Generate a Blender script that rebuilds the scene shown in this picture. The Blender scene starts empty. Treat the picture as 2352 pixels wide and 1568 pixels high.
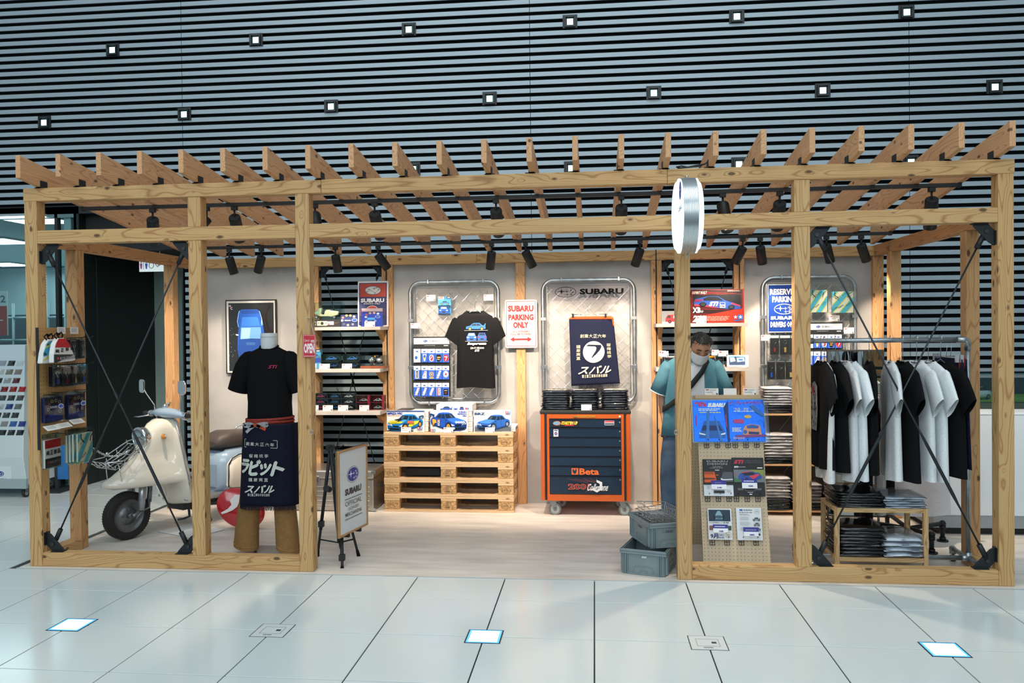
import bpy, bmesh, math, random
from mathutils import Vector, Matrix, Euler
random.seed(7)
SC = bpy.context.scene
COL = SC.collection
PI = math.pi
# ------------------------------------------------ camera
CAMP = Vector((4.12948, -5.44365, 1.66626)); F_PX = 1851.5
def cam_axes(yaw, pitch, roll):
    fwd = Vector((math.sin(yaw)*math.cos(pitch), math.cos(yaw)*math.cos(pitch), math.sin(pitch)))
    right = Vector((math.cos(yaw), -math.sin(yaw), 0)); up = right.cross(fwd)
    return (right*math.cos(roll)+up*math.sin(roll), -right*math.sin(roll)+up*math.cos(roll), fwd)
CR, CU, CF = cam_axes(-0.102009, -0.012081, -0.010197)
cd = bpy.data.cameras.new('camera'); cam = bpy.data.objects.new('camera', cd); COL.objects.link(cam)
cd.sensor_width = 36; cd.lens = F_PX/2352*36; cd.clip_end = 100
m = Matrix((CR, CU, -CF)).transposed().to_4x4(); m.translation = CAMP; cam.matrix_world = m
SC.camera = cam
SC.view_settings.view_transform = 'Standard'; SC.view_settings.look = 'None'
SC.view_settings.gamma = 1; SC.view_settings.use_curve_mapping = False; SC.view_settings.exposure = 0.0
# ------------------------------------------------ world and big lights
w = bpy.data.worlds.new('hall'); SC.world = w; w.use_nodes = True
bg = w.node_tree.nodes['Background']; bg.inputs[0].default_value = (0.62, 0.78, 0.86, 1); bg.inputs[1].default_value = 0.42
def area(name, loc, tgt, sx, sy, power, col):
    l = bpy.data.lights.new(name, 'AREA'); l.shape = 'RECTANGLE'; l.size = sx; l.size_y = sy; l.energy = power; l.color = col
    o = bpy.data.objects.new(name, l); COL.objects.link(o); o.location = loc
    o.rotation_euler = (Vector(tgt)-Vector(loc)).to_track_quat('-Z', 'Y').to_euler(); return o
area('hall_daylight_fill', (2.5, -13, 7.0), (3.5, 1, 0.8), 16, 5, 900, (0.83, 0.94, 1.0))  # unseen area light added to stand in for daylight from behind the camera
area('hall_overhead_fill', (3.5, -3.5, 8.5), (3.5, -1.5, 0), 12, 4, 330, (0.88, 0.97, 1.0))  # unseen overhead fill, added because the ambient alone would look flat
area('hall_front_overhead_fill', (3.4, -1.6, 8.5), (3.4, 2.0, 0.0), 9, 1.2, 60, (0.9, 0.97, 1.0))  # second unseen fill, added high in front and aimed into the shop

def W(px, py, Y):            # world point on the plane y = Y
    d = CF + CR*((px-1176)/F_PX) + CU*((784-py)/F_PX)
    return CAMP + d*((Y-CAMP.y)/d.y)
def Wz(px, py, z=0.0):
    d = CF + CR*((px-1176)/F_PX) + CU*((784-py)/F_PX)
    return CAMP + d*((z-CAMP.z)/d.z)
def ppm(Y, px=1176):         # pixels per metre at depth Y
    return (W(px+50, 800, Y)-W(px-50, 800, Y)).length**-1*100
# ------------------------------------------------ materials
def lin(c):
    if isinstance(c, str):
        c = c.lstrip('#'); c = [int(c[i:i+2], 16)/255 for i in (0, 2, 4)]
    return tuple((x/12.92 if x <= .04045 else ((x+.055)/1.055)**2.4) for x in c) + (1,)
MC = {}
ORD = ['lowest', 'second up', 'third up', 'fourth up', 'fifth up', 'sixth up', 'seventh up', 'eighth up', 'ninth up', 'tenth up']
def newmat(name):
    mt = bpy.data.materials.new(name); mt.use_nodes = True; nt = mt.node_tree; nt.nodes.clear()
    out = nt.nodes.new('ShaderNodeOutputMaterial'); b = nt.nodes.new('ShaderNodeBsdfPrincipled'); nt.links.new(b.outputs[0], out.inputs[0])
    return mt, nt, b
def P(hexc, rough=.6, metal=0, emis=0, var=0, bump=0, scale=30, coat=0, sheen=0):
    """procedural surface: colour, optional noise variation and fine relief"""
    k = (hexc, rough, metal, emis, var, bump, scale, coat, sheen)
    if k in MC: return MC[k]
    mt, nt, b = newmat('surface'); c = lin(hexc)
    b.inputs['Base Color'].default_value = c; b.inputs['Roughness'].default_value = rough; b.inputs['Metallic'].default_value = metal
    if rough >= .8: b.inputs['Specular IOR Level'].default_value = .15
    if coat: b.inputs['Coat Weight'].default_value = coat; b.inputs['Coat Roughness'].default_value = .08
    if sheen: b.inputs['Sheen Weight'].default_value = sheen
    if emis: b.inputs['Emission Color'].default_value = c; b.inputs['Emission Strength'].default_value = emis
    if var or bump:
        tc = nt.nodes.new('ShaderNodeTexCoord'); n = nt.nodes.new('ShaderNodeTexNoise'); n.inputs['Scale'].default_value = scale; n.inputs['Detail'].default_value = 4
        nt.links.new(tc.outputs['Object'], n.inputs['Vector'])
        if var:
            r = nt.nodes.new('ShaderNodeValToRGB'); r.color_ramp.elements[0].position = .35; r.color_ramp.elements[1].position = .65
            r.color_ramp.elements[0].color = tuple(x*(1-var) for x in c[:3])+(1,); r.color_ramp.elements[1].color = tuple(min(1, x*(1+var)) for x in c[:3])+(1,)
            nt.links.new(n.outputs[0], r.inputs[0]); nt.links.new(r.outputs[0], b.inputs['Base Color'])
        if bump:
            bm_ = nt.nodes.new('ShaderNodeBump'); bm_.inputs['Strength'].default_value = bump; bm_.inputs['Distance'].default_value = .005
            nt.links.new(n.outputs[0], bm_.inputs['Height']); nt.links.new(bm_.outputs[0], b.inputs['Normal'])
    MC[k] = mt; return mt
def math_(nt, op, a, b=None, c=None):
    n = nt.nodes.new('ShaderNodeMath'); n.operation = op
    for i, v in enumerate((a, b, c)):
        if v is None: continue
        if isinstance(v, (int, float)): n.inputs[i].default_value = v
        else: nt.links.new(v, n.inputs[i])
    return n.outputs[0]
def mix_(nt, f, a, b):
    n = nt.nodes.new('ShaderNodeMix'); n.data_type = 'RGBA'
    if isinstance(f, (int, float)): n.inputs[0].default_value = f
    else: nt.links.new(f, n.inputs[0])
    for i, v in ((6, a), (7, b)):
        if isinstance(v, tuple): n.inputs[i].default_value = v
        else: nt.links.new(v, n.inputs[i])
    return n.outputs[2]
def wood(axis, base='#c8a470', dark='#915d2e', knot='#40240f', knots=True, rough=.62, ringk=9.0, fine=1.0, seed=0.0):
    k = ('wood', axis, base, dark, knots, ringk, seed)
    if k in MC: return MC[k]
    mt, nt, b = newmat('sawn_timber'); b.inputs['Roughness'].default_value = rough
    tc = nt.nodes.new('ShaderNodeTexCoord')
    def coords(along, cross, off):
        mp = nt.nodes.new('ShaderNodeMapping'); s = [cross]*3; s['xyz'.index(axis)] = along
        mp.inputs['Scale'].default_value = s; mp.inputs['Location'].default_value = (off, off*.7, off*1.3)
        nt.links.new(tc.outputs['Object'], mp.inputs[0]); return mp.outputs[0]
    n1 = nt.nodes.new('ShaderNodeTexNoise'); n1.inputs['Scale'].default_value = 1; n1.inputs['Detail'].default_value = 1.2; n1.inputs['Roughness'].default_value = .35
    nt.links.new(coords(.75, 8.5, 3+seed), n1.inputs['Vector'])
    h = math_(nt, 'MULTIPLY', n1.outputs[0], ringk*2)
    if knots:
        vo = nt.nodes.new('ShaderNodeTexVoronoi'); vo.inputs['Scale'].default_value = 1; vo.inputs['Randomness'].default_value = .9
        nt.links.new(coords(5.2, 11.0, 1.7+seed), vo.inputs['Vector'])
        d = vo.outputs['Distance']
        near = math_(nt, 'MULTIPLY', math_(nt, 'POWER', 2.718, math_(nt, 'MULTIPLY', d, -7.0)), 2.6)
        h = math_(nt, 'ADD', h, near)
    ring = math_(nt, 'PINGPONG', h, .5)
    rr = nt.nodes.new('ShaderNodeValToRGB'); e = rr.color_ramp.elements
    e[0].position = 0; e[0].color = (1, 1, 1, 1); e[1].position = .17; e[1].color = (0, 0, 0, 1)
    nt.links.new(ring, rr.inputs[0])
    n2 = nt.nodes.new('ShaderNodeTexNoise'); n2.inputs['Scale'].default_value = 1; n2.inputs['Detail'].default_value = 3
    nt.links.new(coords(2.5, 120.0, 5), n2.inputs['Vector'])
    n3 = nt.nodes.new('ShaderNodeTexNoise'); n3.inputs['Scale'].default_value = 1; n3.inputs['Detail'].default_value = 2
    nt.links.new(coords(.7, 4.0, 9+seed), n3.inputs['Vector'])
    lb = lin(base); ld = lin(dark)
    warm = tuple(lb[i]*(1.05, .93, .82)[i] for i in range(3))+(1,)
    c = mix_(nt, math_(nt, 'MULTIPLY_ADD', n3.outputs[0], 1.6, -.4), lb, warm)
    c = mix_(nt, math_(nt, 'MULTIPLY', rr.outputs[0], .72), c, ld)
    c = mix_(nt, math_(nt, 'MULTIPLY', math_(nt, 'SUBTRACT', n2.outputs[0], .35), .55*fine), c, ld)
    if knots:
        vc = nt.nodes.new('ShaderNodeSeparateColor'); nt.links.new(vo.outputs['Color'], vc.inputs[0])
        gate = math_(nt, 'GREATER_THAN', vc.outputs[0], .2)
        kr = nt.nodes.new('ShaderNodeValToRGB'); kr.color_ramp.elements[0].position = .09; kr.color_ramp.elements[0].color = (1, 1, 1, 1)
        kr.color_ramp.elements[1].position = .16; kr.color_ramp.elements[1].color = (0, 0, 0, 1); nt.links.new(d, kr.inputs[0])
        c = mix_(nt, math_(nt, 'MULTIPLY', math_(nt, 'MULTIPLY', kr.outputs[0], gate), .85), c, lin(knot))
    nt.links.new(c, b.inputs['Base Color'])
    bp_ = nt.nodes.new('ShaderNodeBump'); bp_.inputs['Strength'].default_value = .15; bp_.inputs['Distance'].default_value = .002
    nt.links.new(n2.outputs[0], bp_.inputs['Height']); nt.links.new(bp_.outputs[0], b.inputs['Normal'])
    MC[k] = mt; return mt
def glassy(tint='#ffffff', rough=.03, alpha=.12, k=None):
    """clear plastic or glass sheet: mostly see-through, glossy at an angle"""
    key = ('glass', tint, rough, alpha)
    if key in MC: return MC[key]
    mt, nt, b = newmat('clear_sheet'); nt.nodes.remove(b); b = nt.nodes.new('ShaderNodeBsdfGlossy'); b.inputs['Color'].default_value = lin(tint); b.inputs['Roughness'].default_value = rough
    out = [n for n in nt.nodes if n.type == 'OUTPUT_MATERIAL'][0]
    tr = nt.nodes.new('ShaderNodeBsdfTransparent'); tr.inputs[0].default_value = tuple(.5+.5*x for x in lin(tint)[:3])+(1,); mx = nt.nodes.new('ShaderNodeMixShader'); fr = nt.nodes.new('ShaderNodeFresnel'); fr.inputs[0].default_value = 1.4
    nt.links.new(math_(nt, 'MULTIPLY_ADD', fr.outputs[0], .8, alpha*.35), mx.inputs[0]); nt.links.new(tr.outputs[0], mx.inputs[1]); nt.links.new(b.outputs[0], mx.inputs[2])
    nt.links.new(mx.outputs[0], out.inputs[0]); MC[key] = mt; return mt
BLK = P('#1a1b1d', .55); STEEL = P('#b9bdc0', .28, 1.0); CHROME = P('#dfe2e4', .08, 1.0); GALV = P('#a9b0b4', .35, .9, var=.25, scale=14)
# ------------------------------------------------ mesh builder
class MB:
    def __init__(s): s.v = []; s.f = []; s.mi = []; s.mats = []; s.sm = []; s.cur = 0; s.smooth = False
    def use(s, mat):
        if mat not in s.mats: s.mats.append(mat)
        s.cur = s.mats.index(mat); return s
    def face(s, idx): s.f.append(tuple(idx)); s.mi.append(s.cur); s.sm.append(s.smooth)
    def add(s, vs, fs, M=None):
        o = len(s.v); s.v += [tuple((M @ Vector(p)) if M is not None else p) for p in vs]
        for f in fs: s.face([i+o for i in f])
        return s
    def box(s, x0, y0, z0, x1, y1, z1, M=None):
        return s.add([(x0, y0, z0), (x1, y0, z0), (x1, y1, z0), (x0, y1, z0), (x0, y0, z1), (x1, y0, z1), (x1, y1, z1), (x0, y1, z1)],
                     [(0, 3, 2, 1), (4, 5, 6, 7), (0, 1, 5, 4), (1, 2, 6, 5), (2, 3, 7, 6), (3, 0, 4, 7)], M)
    def prism(s, pts, y0, y1, M=None):     # outline in x,z extruded along y
        n = len(pts); vs = [(x, y0, z) for x, z in pts]+[(x, y1, z) for x, z in pts]
        return s.add(vs, [tuple(range(n)), tuple(range(2*n-1, n-1, -1))]+[(i, i+n, (i+1) % n+n, (i+1) % n) for i in range(n)], M)
    def tube(s, path, r, n=8, closed=False, caps=True):
        path = [Vector(p) for p in path]; N = len(path); rs = r if isinstance(r, (list, tuple)) else [r]*N
        o = len(s.v); up = None; sm = s.smooth; s.smooth = n > 5
        for i, p in enumerate(path):
            if closed: t = path[(i+1) % N]-path[i-1]
            else: t = (path[min(i+1, N-1)]-path[max(i-1, 0)])
            t.normalize()
            if up is None: up = t.orthogonal().normalized()
            else:
                up = up-t*up.dot(t)
                up = up.normalized() if up.length > 1e-6 else t.orthogonal().normalized()
            b = t.cross(up)
            for k in range(n):
                a = 2*PI*k/n; s.v.append(tuple(p+(up*math.cos(a)+b*math.sin(a))*rs[i]))
        for i in range(N if closed else N-1):
            j = (i+1) % N
            for k in range(n): s.face((o+i*n+k, o+i*n+(k+1) % n, o+j*n+(k+1) % n, o+j*n+k))
        s.smooth = sm
        if caps and not closed: s.face([o+k for k in range(n)][::-1]); s.face([o+(N-1)*n+k for k in range(n)])
        return s
    def cyl(s, p0, p1, r0, r1=None, n=16): return s.tube([p0, p1], [r0, r0 if r1 is None else r1], n)
    def lathe(s, prof, n=24, M=None, caps=True):   # profile (r, z) round local z
        o = len(s.v); sm = s.smooth; s.smooth = True
        for r, z in prof:
            for k in range(n):
                p = Vector((r*math.cos(2*PI*k/n), r*math.sin(2*PI*k/n), z)); s.v.append(tuple(M @ p if M is not None else p))
        for i in range(len(prof)-1):
            for k in range(n): s.face((o+i*n+k, o+i*n+(k+1) % n, o+(i+1)*n+(k+1) % n, o+(i+1)*n+k))
        s.smooth = sm
        if caps:
            if prof[0][0] > 1e-5: s.face([o+k for k in range(n)][::-1])
            if prof[-1][0] > 1e-5: s.face([o+(len(prof)-1)*n+k for k in range(n)])
        return s
    def loft(s, rings, closed=True, cap=True):
        o = len(s.v); n = len(rings[0]); sm = s.smooth; s.smooth = True
        for r in rings: s.v += [tuple(p) for p in r]
        for i in range(len(rings)-1):
            for k in range(n if closed else n-1): s.face((o+i*n+k, o+i*n+(k+1) % n, o+(i+1)*n+(k+1) % n, o+(i+1)*n+k))
        s.smooth = sm
        if cap and closed: s.face([o+k for k in range(n)][::-1]); s.face([o+(len(rings)-1)*n+k for k in range(n)])
        return s
    def ball(s, c, r, n=12, sc=(1, 1, 1)):
        prof = [(r*math.sin(PI*i/(n//2))+1e-6, -r*math.cos(PI*i/(n//2))) for i in range(n//2+1)]
        return s.lathe(prof, n, Matrix.Translation(c) @ Matrix.Diagonal((*sc, 1)), caps=False)
    def build(s, name, mat=None, parent=None, bevel=0, sub=0, solid=0, smooth=None, loc=None, rot=None, label=None, kind=None, fix=True):
        me = bpy.data.meshes.new(name); me.from_pydata(s.v, [], s.f)
        for mt in (s.mats if s.mats else [mat]): me.materials.append(mt)
        if s.mats: me.polygons.foreach_set('material_index', s.mi)
        me.polygons.foreach_set('use_smooth', [bool(smooth) if smooth is not None else b for b in s.sm])
        me.update()
        if fix:
            b = bmesh.new(); b.from_mesh(me); bmesh.ops.recalc_face_normals(b, faces=b.faces); b.to_mesh(me); b.free()
        o = bpy.data.objects.new(name, me); COL.objects.link(o)
        if parent is not None: o.parent = parent
        if loc: o.location = loc
        if rot: o.rotation_euler = rot
        if bevel: md = o.modifiers.new('edge', 'BEVEL'); md.width = bevel; md.segments = 1 if bevel < .004 else 2; md.limit_method = 'ANGLE'; md.angle_limit = .8
        if solid: md = o.modifiers.new('thick', 'SOLIDIFY'); md.thickness = solid
        if sub: md = o.modifiers.new('smooth', 'SUBSURF'); md.levels = sub; md.render_levels = sub
        if label: o['label'] = label
        if kind: o['kind'] = kind
        return o
def thing(name, label, cat, loc=(0, 0, 0), rz=0, group=None, rot=None):
    o = bpy.data.objects.new(name, None); COL.objects.link(o); o.location = loc; o.rotation_euler = rot if rot else (0, 0, rz)
    o.empty_display_size = .1; o['label'] = label; o['category'] = cat
    if group: o['group'] = group
    return o
def tag(o, label, cat, group=None):
    o['label'] = label; o['category'] = cat
    if group: o['group'] = group
    return o
def struct(o): o['kind'] = 'structure'; return o
def setgroup(name, loc=(0, 0, 0)):
    o = bpy.data.objects.new(name, None); COL.objects.link(o); o.location = loc; o['kind'] = 'structure'; return o
KIDS = {}
def copy_tree(o, parent=None, **kw):
    """copy of a thing and of every part under it, mesh data shared"""
    c = o.copy(); COL.objects.link(c); c.parent = parent
    for ch in list(o.children): copy_tree(ch, c)
    for k_, v_ in kw.items():
        if k_ == 'loc': c.location = v_
        elif k_ == 'rz': c.rotation_euler = (0, 0, v_)
        elif k_ == 'rot': c.rotation_euler = v_
        elif k_ == 'scale': c.scale = v_
        else: c[k_] = v_
    return c
def rrect(w, h, r, n=4, cx=0, cy=0):
    pts = []
    for (sx, sy, a0) in ((1, 1, 0), (-1, 1, PI/2), (-1, -1, PI), (1, -1, 1.5*PI)):
        for i in range(n+1):
            a = a0+PI/2*i/n; pts.append((cx+sx*(w/2-r)+r*math.cos(a), cy+sy*(h/2-r)+r*math.sin(a)))
    return pts
# ------------------------------------------------ lettering and flat print
TXT = {}
def glyphs(s, bold=0, shear=0):
    k = (s, bold, shear)
    if k not in TXT:
        cu = bpy.data.curves.new('t', 'FONT'); cu.body = s; cu.size = 1; cu.resolution_u = 2 if len(s) < 12 else 1; cu.offset = bold; cu.shear = shear; cu.fill_mode = 'FRONT'
        ob = bpy.data.objects.new('t', cu); me = bpy.data.meshes.new_from_object(ob)
        vs = [v.co.copy() for v in me.vertices]; fs = [tuple(p.vertices) for p in me.polygons]
        bpy.data.objects.remove(ob); bpy.data.meshes.remove(me); bpy.data.curves.remove(cu)
        if not vs: TXT[k] = None
        else:
            x0 = min(v.x for v in vs); x1 = max(v.x for v in vs); y0 = min(v.y for v in vs); y1 = max(v.y for v in vs)
            TXT[k] = ([((v.x-x0)/(x1-x0), (v.y-y0)/(y1-y0)) for v in vs], fs)
    return TXT[k]
class Art:
    """flat print: drawn in the coordinates x0..x1, y0..y1 (y down) of a w by h metre face that looks along -y"""
    def __init__(s, x0, y0, x1, y1, w, h, rough=.5, step=.0005):
        s.b = (x0, y0, x1, y1); s.w = w; s.h = h; s.m = MB(); s.l = 1; s.rough = rough; s.step = step; s.wrap = None
    def q(s, x, y):
        x0, y0, x1, y1 = s.b; return ((x-x0)/(x1-x0)*s.w, (y1-y)/(y1-y0)*s.h)
    def poly(s, pts, c, up=True, mat=None):
        s.m.use(mat or P(c, s.rough)); y = -s.l*s.step
        s.m.add([(u, y, v) for u, v in [s.q(*p) for p in pts]], [tuple(range(len(pts)))])
        if up: s.l += 1
        return s
    def rect(s, a, b, c_, d, c, mat=None): return s.poly([(a, b), (c_, b), (c_, d), (a, d)], c, mat=mat)
    def ell(s, cx, cy, rx, ry, c, n=24, mat=None, up=True): return s.poly([(cx+rx*math.cos(2*PI*i/n), cy+ry*math.sin(2*PI*i/n)) for i in range(n)], c, up, mat)
    def ring(s, cx, cy, rx, ry, t, c, n=28):
        s.m.use(P(c, s.rough)); y = -s.l*s.step; vs = []
        for i in range(n):
            a = 2*PI*i/n
            for k in (1, 0): u, v = s.q(cx+(rx-t*k)*math.cos(a), cy+(ry-t*k)*math.sin(a)); vs.append((u, y, v))
        s.m.add(vs, [(2*i, 2*i+1, (2*i+3) % (2*n), (2*i+2) % (2*n)) for i in range(n)]); s.l += 1; return s
    def line(s, pts, t, c):
        for a, b in zip(pts[:-1], pts[1:]):
            d = Vector((b[0]-a[0], b[1]-a[1])); 
            if d.length == 0: continue
            n = Vector((-d.y, d.x)).normalized()*t/2
            s.poly([(a[0]+n.x, a[1]+n.y), (b[0]+n.x, b[1]+n.y), (b[0]-n.x, b[1]-n.y), (a[0]-n.x, a[1]-n.y)], c, up=False)
        s.l += 1; return s
    def frame(s, a, b, c_, d, t, c): return s.line([(a, b), (c_, b), (c_, d), (a, d), (a, b)], t, c)
    def text(s, t, a, b, c_, d, c, bold=0.0, shear=0, rot=0, mat=None):
        if bold > .015 and any(ord(ch_) > 0x2e80 for ch_ in t):
            k_ = bold*.55*(d-b)
            for ox, oy in ((-k_, 0), (k_, 0), (0, -k_), (0, k_)): s.text(t, a+ox, b+oy, c_+ox, d+oy, c, 0, shear, rot, mat); s.l -= 1
            s.l += 1; return s
        g = glyphs(t, bold, shear)
        if not g: return s
        s.m.use(mat or P(c, s.rough)); y = -s.l*s.step; vs = []
        cx, cy = (a+c_)/2, (b+d)/2
        for gx, gy in g[0]:
            dx, dy = (gx-.5)*(c_-a), (.5-gy)*(d-b)
            if rot: dx, dy = dx*math.cos(rot)-dy*math.sin(rot), dx*math.sin(rot)+dy*math.cos(rot)
            u, v = s.q(cx+dx, cy+dy); vs.append((u, y, v))
        s.m.add(vs, g[1]); s.l += 1; return s
    def lines(s, a, b, c_, d, n, c, fill=.45):     # rows of print too small to read
        h = (d-b)/n
        for i in range(n):
            e = c_-(c_-a)*random.random()*.25
            x = a
            while x < e:
                wd = (c_-a)*random.uniform(.05, .14); s.poly([(x, b+h*i), (min(e, x+wd), b+h*i), (min(e, x+wd), b+h*(i+fill)), (x, b+h*(i+fill))], c, up=False); x += wd*1.25
        s.l += 1; return s
    def stars(s, cx, cy, rx, ry, c='#ffffff', bgc='#1c3f9a', t=.07, ringc=None):
        """oval badge with one large and five small four-pointed stars"""
        if bgc: s.ell(cx, cy, rx, ry, bgc)
        s.ring(cx, cy, rx, ry, rx*t, ringc or c)
        def star(x, y, r, yr):
            p = []
            for i in range(8):
                a = PI/4*i; q_ = 1 if i % 2 == 0 else .22; p.append((x+r*q_*math.cos(a), y+yr*q_*math.sin(a)))
            s.poly(p, c, up=False)
        star(cx-.38*rx, cy-.12*ry, .5*rx, .55*ry)
        for x, y in ((.12, -.1), (.5, -.32), (.16, .5), (.52, .42), (.66, .04)): star(cx+x*rx, cy+y*ry, .22*rx, .3*ry)
        s.l += 1; return s
    def car(s, x0, y0, x1, y1, c, kind='side', accent=None, glass='#1b2a3c', rim='#c9a24a', flip=False):
        """car drawn side-on, three-quarter, or from the front / back"""
        def X(u): return x0+(x1-x0)*((1-u) if flip else u)
        def Y(v): return y0+(y1-y0)*v
        pl = lambda L, col: s.poly([(X(a), Y(b)) for a, b in L], col)
        dk = tuple(int(c[i:i+2], 16) for i in (1, 3, 5)); dk = '#%02x%02x%02x' % tuple(int(v*.62) for v in dk)
        if kind == 'side':
            pl([(.0, .62), (.03, .48), (.2, .4), (.34, .1), (.42, .03), (.68, .03), (.82, .34), (.9, .36), (.96, .1), (1, .1), (.97, .45), (.99, .75), (.93, .82), (.06, .82), (.0, .78)], c)
            pl([(.25, .4), (.37, .14), (.52, .12), (.52, .4)], glass); pl([(.54, .4), (.54, .12), (.66, .13), (.76, .38)], glass)
            for u in (.2, .8):
                s.ell(X(u), Y(.78), abs(x1-x0)*.095, (y1-y0)*.22, '#111213', 14); s.ell(X(u), Y(.78), abs(x1-x0)*.06, (y1-y0)*.14, rim, 12)
        elif kind in ('front', 'back'):
            pl([(.08, .38), (.2, .05), (.8, .05), (.92, .38), (1, .5), (.98, .92), (.9, .97), (.1, .97), (.02, .92), (0, .5)], c)
            pl([(.16, .36), (.25, .1), (.75, .1), (.84, .36)], '#dfe8f0' if kind == 'front' else glass)
            pl([(.05, .5), (.25, .52), (.25, .64), (.04, .62)], '#e8eef2' if kind == 'front' else '#b02020'); pl([(.95, .5), (.75, .52), (.75, .64), (.96, .62)], '#e8eef2' if kind == 'front' else '#b02020')
            pl([(.3, .72), (.7, .72), (.66, .86), (.34, .86)], '#10141c')
            pl([(.03, .92), (.16, .97), (.16, 1), (.04, 1)], '#111213'); pl([(.97, .92), (.84, .97), (.84, 1), (.96, 1)], '#111213')
        else:          # three-quarter, nose to the left
            sh_ = lambda f: '#%02x%02x%02x' % tuple(max(0, min(255, int(int(c[i:i+2], 16)*f+(255*(f-1)*.35 if f > 1 else 0)))) for i in (1, 3, 5))
            pl([(.0, .68), (.01, .5), (.07, .42), (.2, .34), (.31, .28), (.41, .08), (.5, .02), (.66, .01), (.77, .05), (.87, .25), (.97, .3), (1, .46), (.985, .62), (.93, .68), (.6, .9), (.42, .97), (.2, .97), (.05, .9), (.01, .82)], c)
            pl([(.07, .42), (.2, .34), (.31, .28), (.57, .34), (.46, .46), (.36, .55), (.12, .52)], sh_(1.22)); pl([(.43, .07), (.5, .02), (.66, .01), (.75, .05), (.6, .08)], sh_(1.15))
            pl([(.32, .29), (.43, .09), (.6, .1), (.56, .33)], glass); pl([(.595, .34), (.62, .11), (.68, .1), (.7, .31)], glass); pl([(.715, .3), (.7, .1), (.75, .1), (.84, .27)], glass); pl([(.36, .28), (.44, .12), (.49, .12), (.43, .29)], '#46586c')
            if accent: pl([(.02, .47), (.13, .39), (.46, .42), (.38, .52), (.1, .56)], accent); pl([(.55, .7), (.68, .42), (.9, .36), (.86, .5), (.68, .7)], accent)
            pl([(.01, .66), (.13, .72), (.36, .74), (.44, .68), (.43, .93), (.2, .97), (.05, .9), (.01, .82)], dk); pl([(.6, .9), (.93, .68), (.94, .62), (.6, .8)], dk)
            pl([(.02, .54), (.11, .58), (.14, .66), (.03, .62)], '#eef3f6'); pl([(.33, .68), (.45, .58), (.46, .65), (.39, .72)], '#eef3f6'); pl([(.04, .56), (.09, .585), (.1, .63), (.05, .61)], '#5a6a78')
            pl([(.15, .64), (.32, .67), (.31, .73), (.16, .7)], '#0d1016'); pl([(.06, .78), (.34, .82), (.33, .9), (.08, .87)], '#0d1016'); s.line([(X(.58), Y(.36)), (X(.6), Y(.78))], abs(x1-x0)*.006, dk); s.line([(X(.715), Y(.33)), (X(.74), Y(.68))], abs(x1-x0)*.006, dk)
            pl([(.53, .33), (.57, .3), (.6, .35), (.56, .39)], c); s.ell(X(.5), Y(.73), abs(x1-x0)*.088, (y1-y0)*.24, dk, 16); s.ell(X(.915), Y(.53), abs(x1-x0)*.052, (y1-y0)*.17, dk, 14)
            s.ell(X(.5), Y(.76), abs(x1-x0)*.075, (y1-y0)*.21, '#101112', 16); s.ell(X(.505), Y(.76), abs(x1-x0)*.055, (y1-y0)*.16, rim, 14)
            s.ell(X(.91), Y(.56), abs(x1-x0)*.045, (y1-y0)*.15, '#101112', 14); s.ell(X(.915), Y(.56), abs(x1-x0)*.033, (y1-y0)*.11, rim, 12)
            if accent or rim == '#b08a3a': pl([(.88, .12), (.99, .06), (1.03, .1), (1.01, .24), (.985, .26), (.99, .15), (.93, .18), (.92, .27), (.89, .25)], dk)
        return s
    def put(s, parent, loc=(0, 0, 0), rot=None, name='print', label=None):
        if s.wrap: s.m.v = [s.wrap(*p) for p in s.m.v]
        o = s.m.build(name, None, parent, loc=loc, rot=rot, fix=False, label=label); return o
def tile_copy(o, loc, parent=None):
    c = o.copy(); COL.objects.link(c); c.location = loc
    if parent is not None: c.parent = parent
    return c
# ================================================ THE SETTING
YW = 2.95                                   # slatted wall plane
# floor of big white tiles
def floor_mat():
    mt, nt, b = newmat('white_stone'); b.inputs['Roughness'].default_value = .16
    tc = nt.nodes.new('ShaderNodeTexCoord'); n = nt.nodes.new('ShaderNodeTexNoise'); n.inputs['Scale'].default_value = 1.3; n.inputs['Detail'].default_value = 3
    nt.links.new(tc.outputs['Object'], n.inputs['Vector'])
    nt.links.new(mix_(nt, n.outputs[0], lin('#c9d2d2'), lin('#d4dcdb')), b.inputs['Base Color'])
    b.inputs['Specular IOR Level'].default_value = .35
    return mt
TILE = floor_mat()
T = .6; TX0 = 1.1147-.6*12; TY0 = -.4906    # joint lines
fl = setgroup('floor', (0, 0, 0))
MB().box(-7, -7, -.06, 12, -.05, -.0085).use(P('#39393a', .8)).build('joint_bed', P('#4a4c4c', .8), fl)
MB().box(-7, -.05, -.06, -.02, 16, -.0085).build('joint_bed', P('#4a4c4c', .8), fl)
MB().box(-.02, YW, -.06, .6, 16, -.0085).build('joint_bed', P('#4a4c4c', .8), fl)
g = .0035
def tile_mb(x0, y0, x1, y1): return MB().box(x0+g, y0+g, -.008, x1-g, y1-g, 0)
proto = tile_mb(0, 0, T, T).build('floor_tile', TILE, fl, bevel=.0015)
proto.location = (TX0, TY0-T, 0); nt_ = 0
holes = {}
lampX = [W(175, 1428, 0).x]
LC = [TX0+T*k for k in range(0, 40) if abs(((TX0+T*k)-1.1147)/1.2-round(((TX0+T*k)-1.1147)/1.2)) < .01]
yl = TY0-T                                   # joint line that carries the square floor lights
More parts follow.
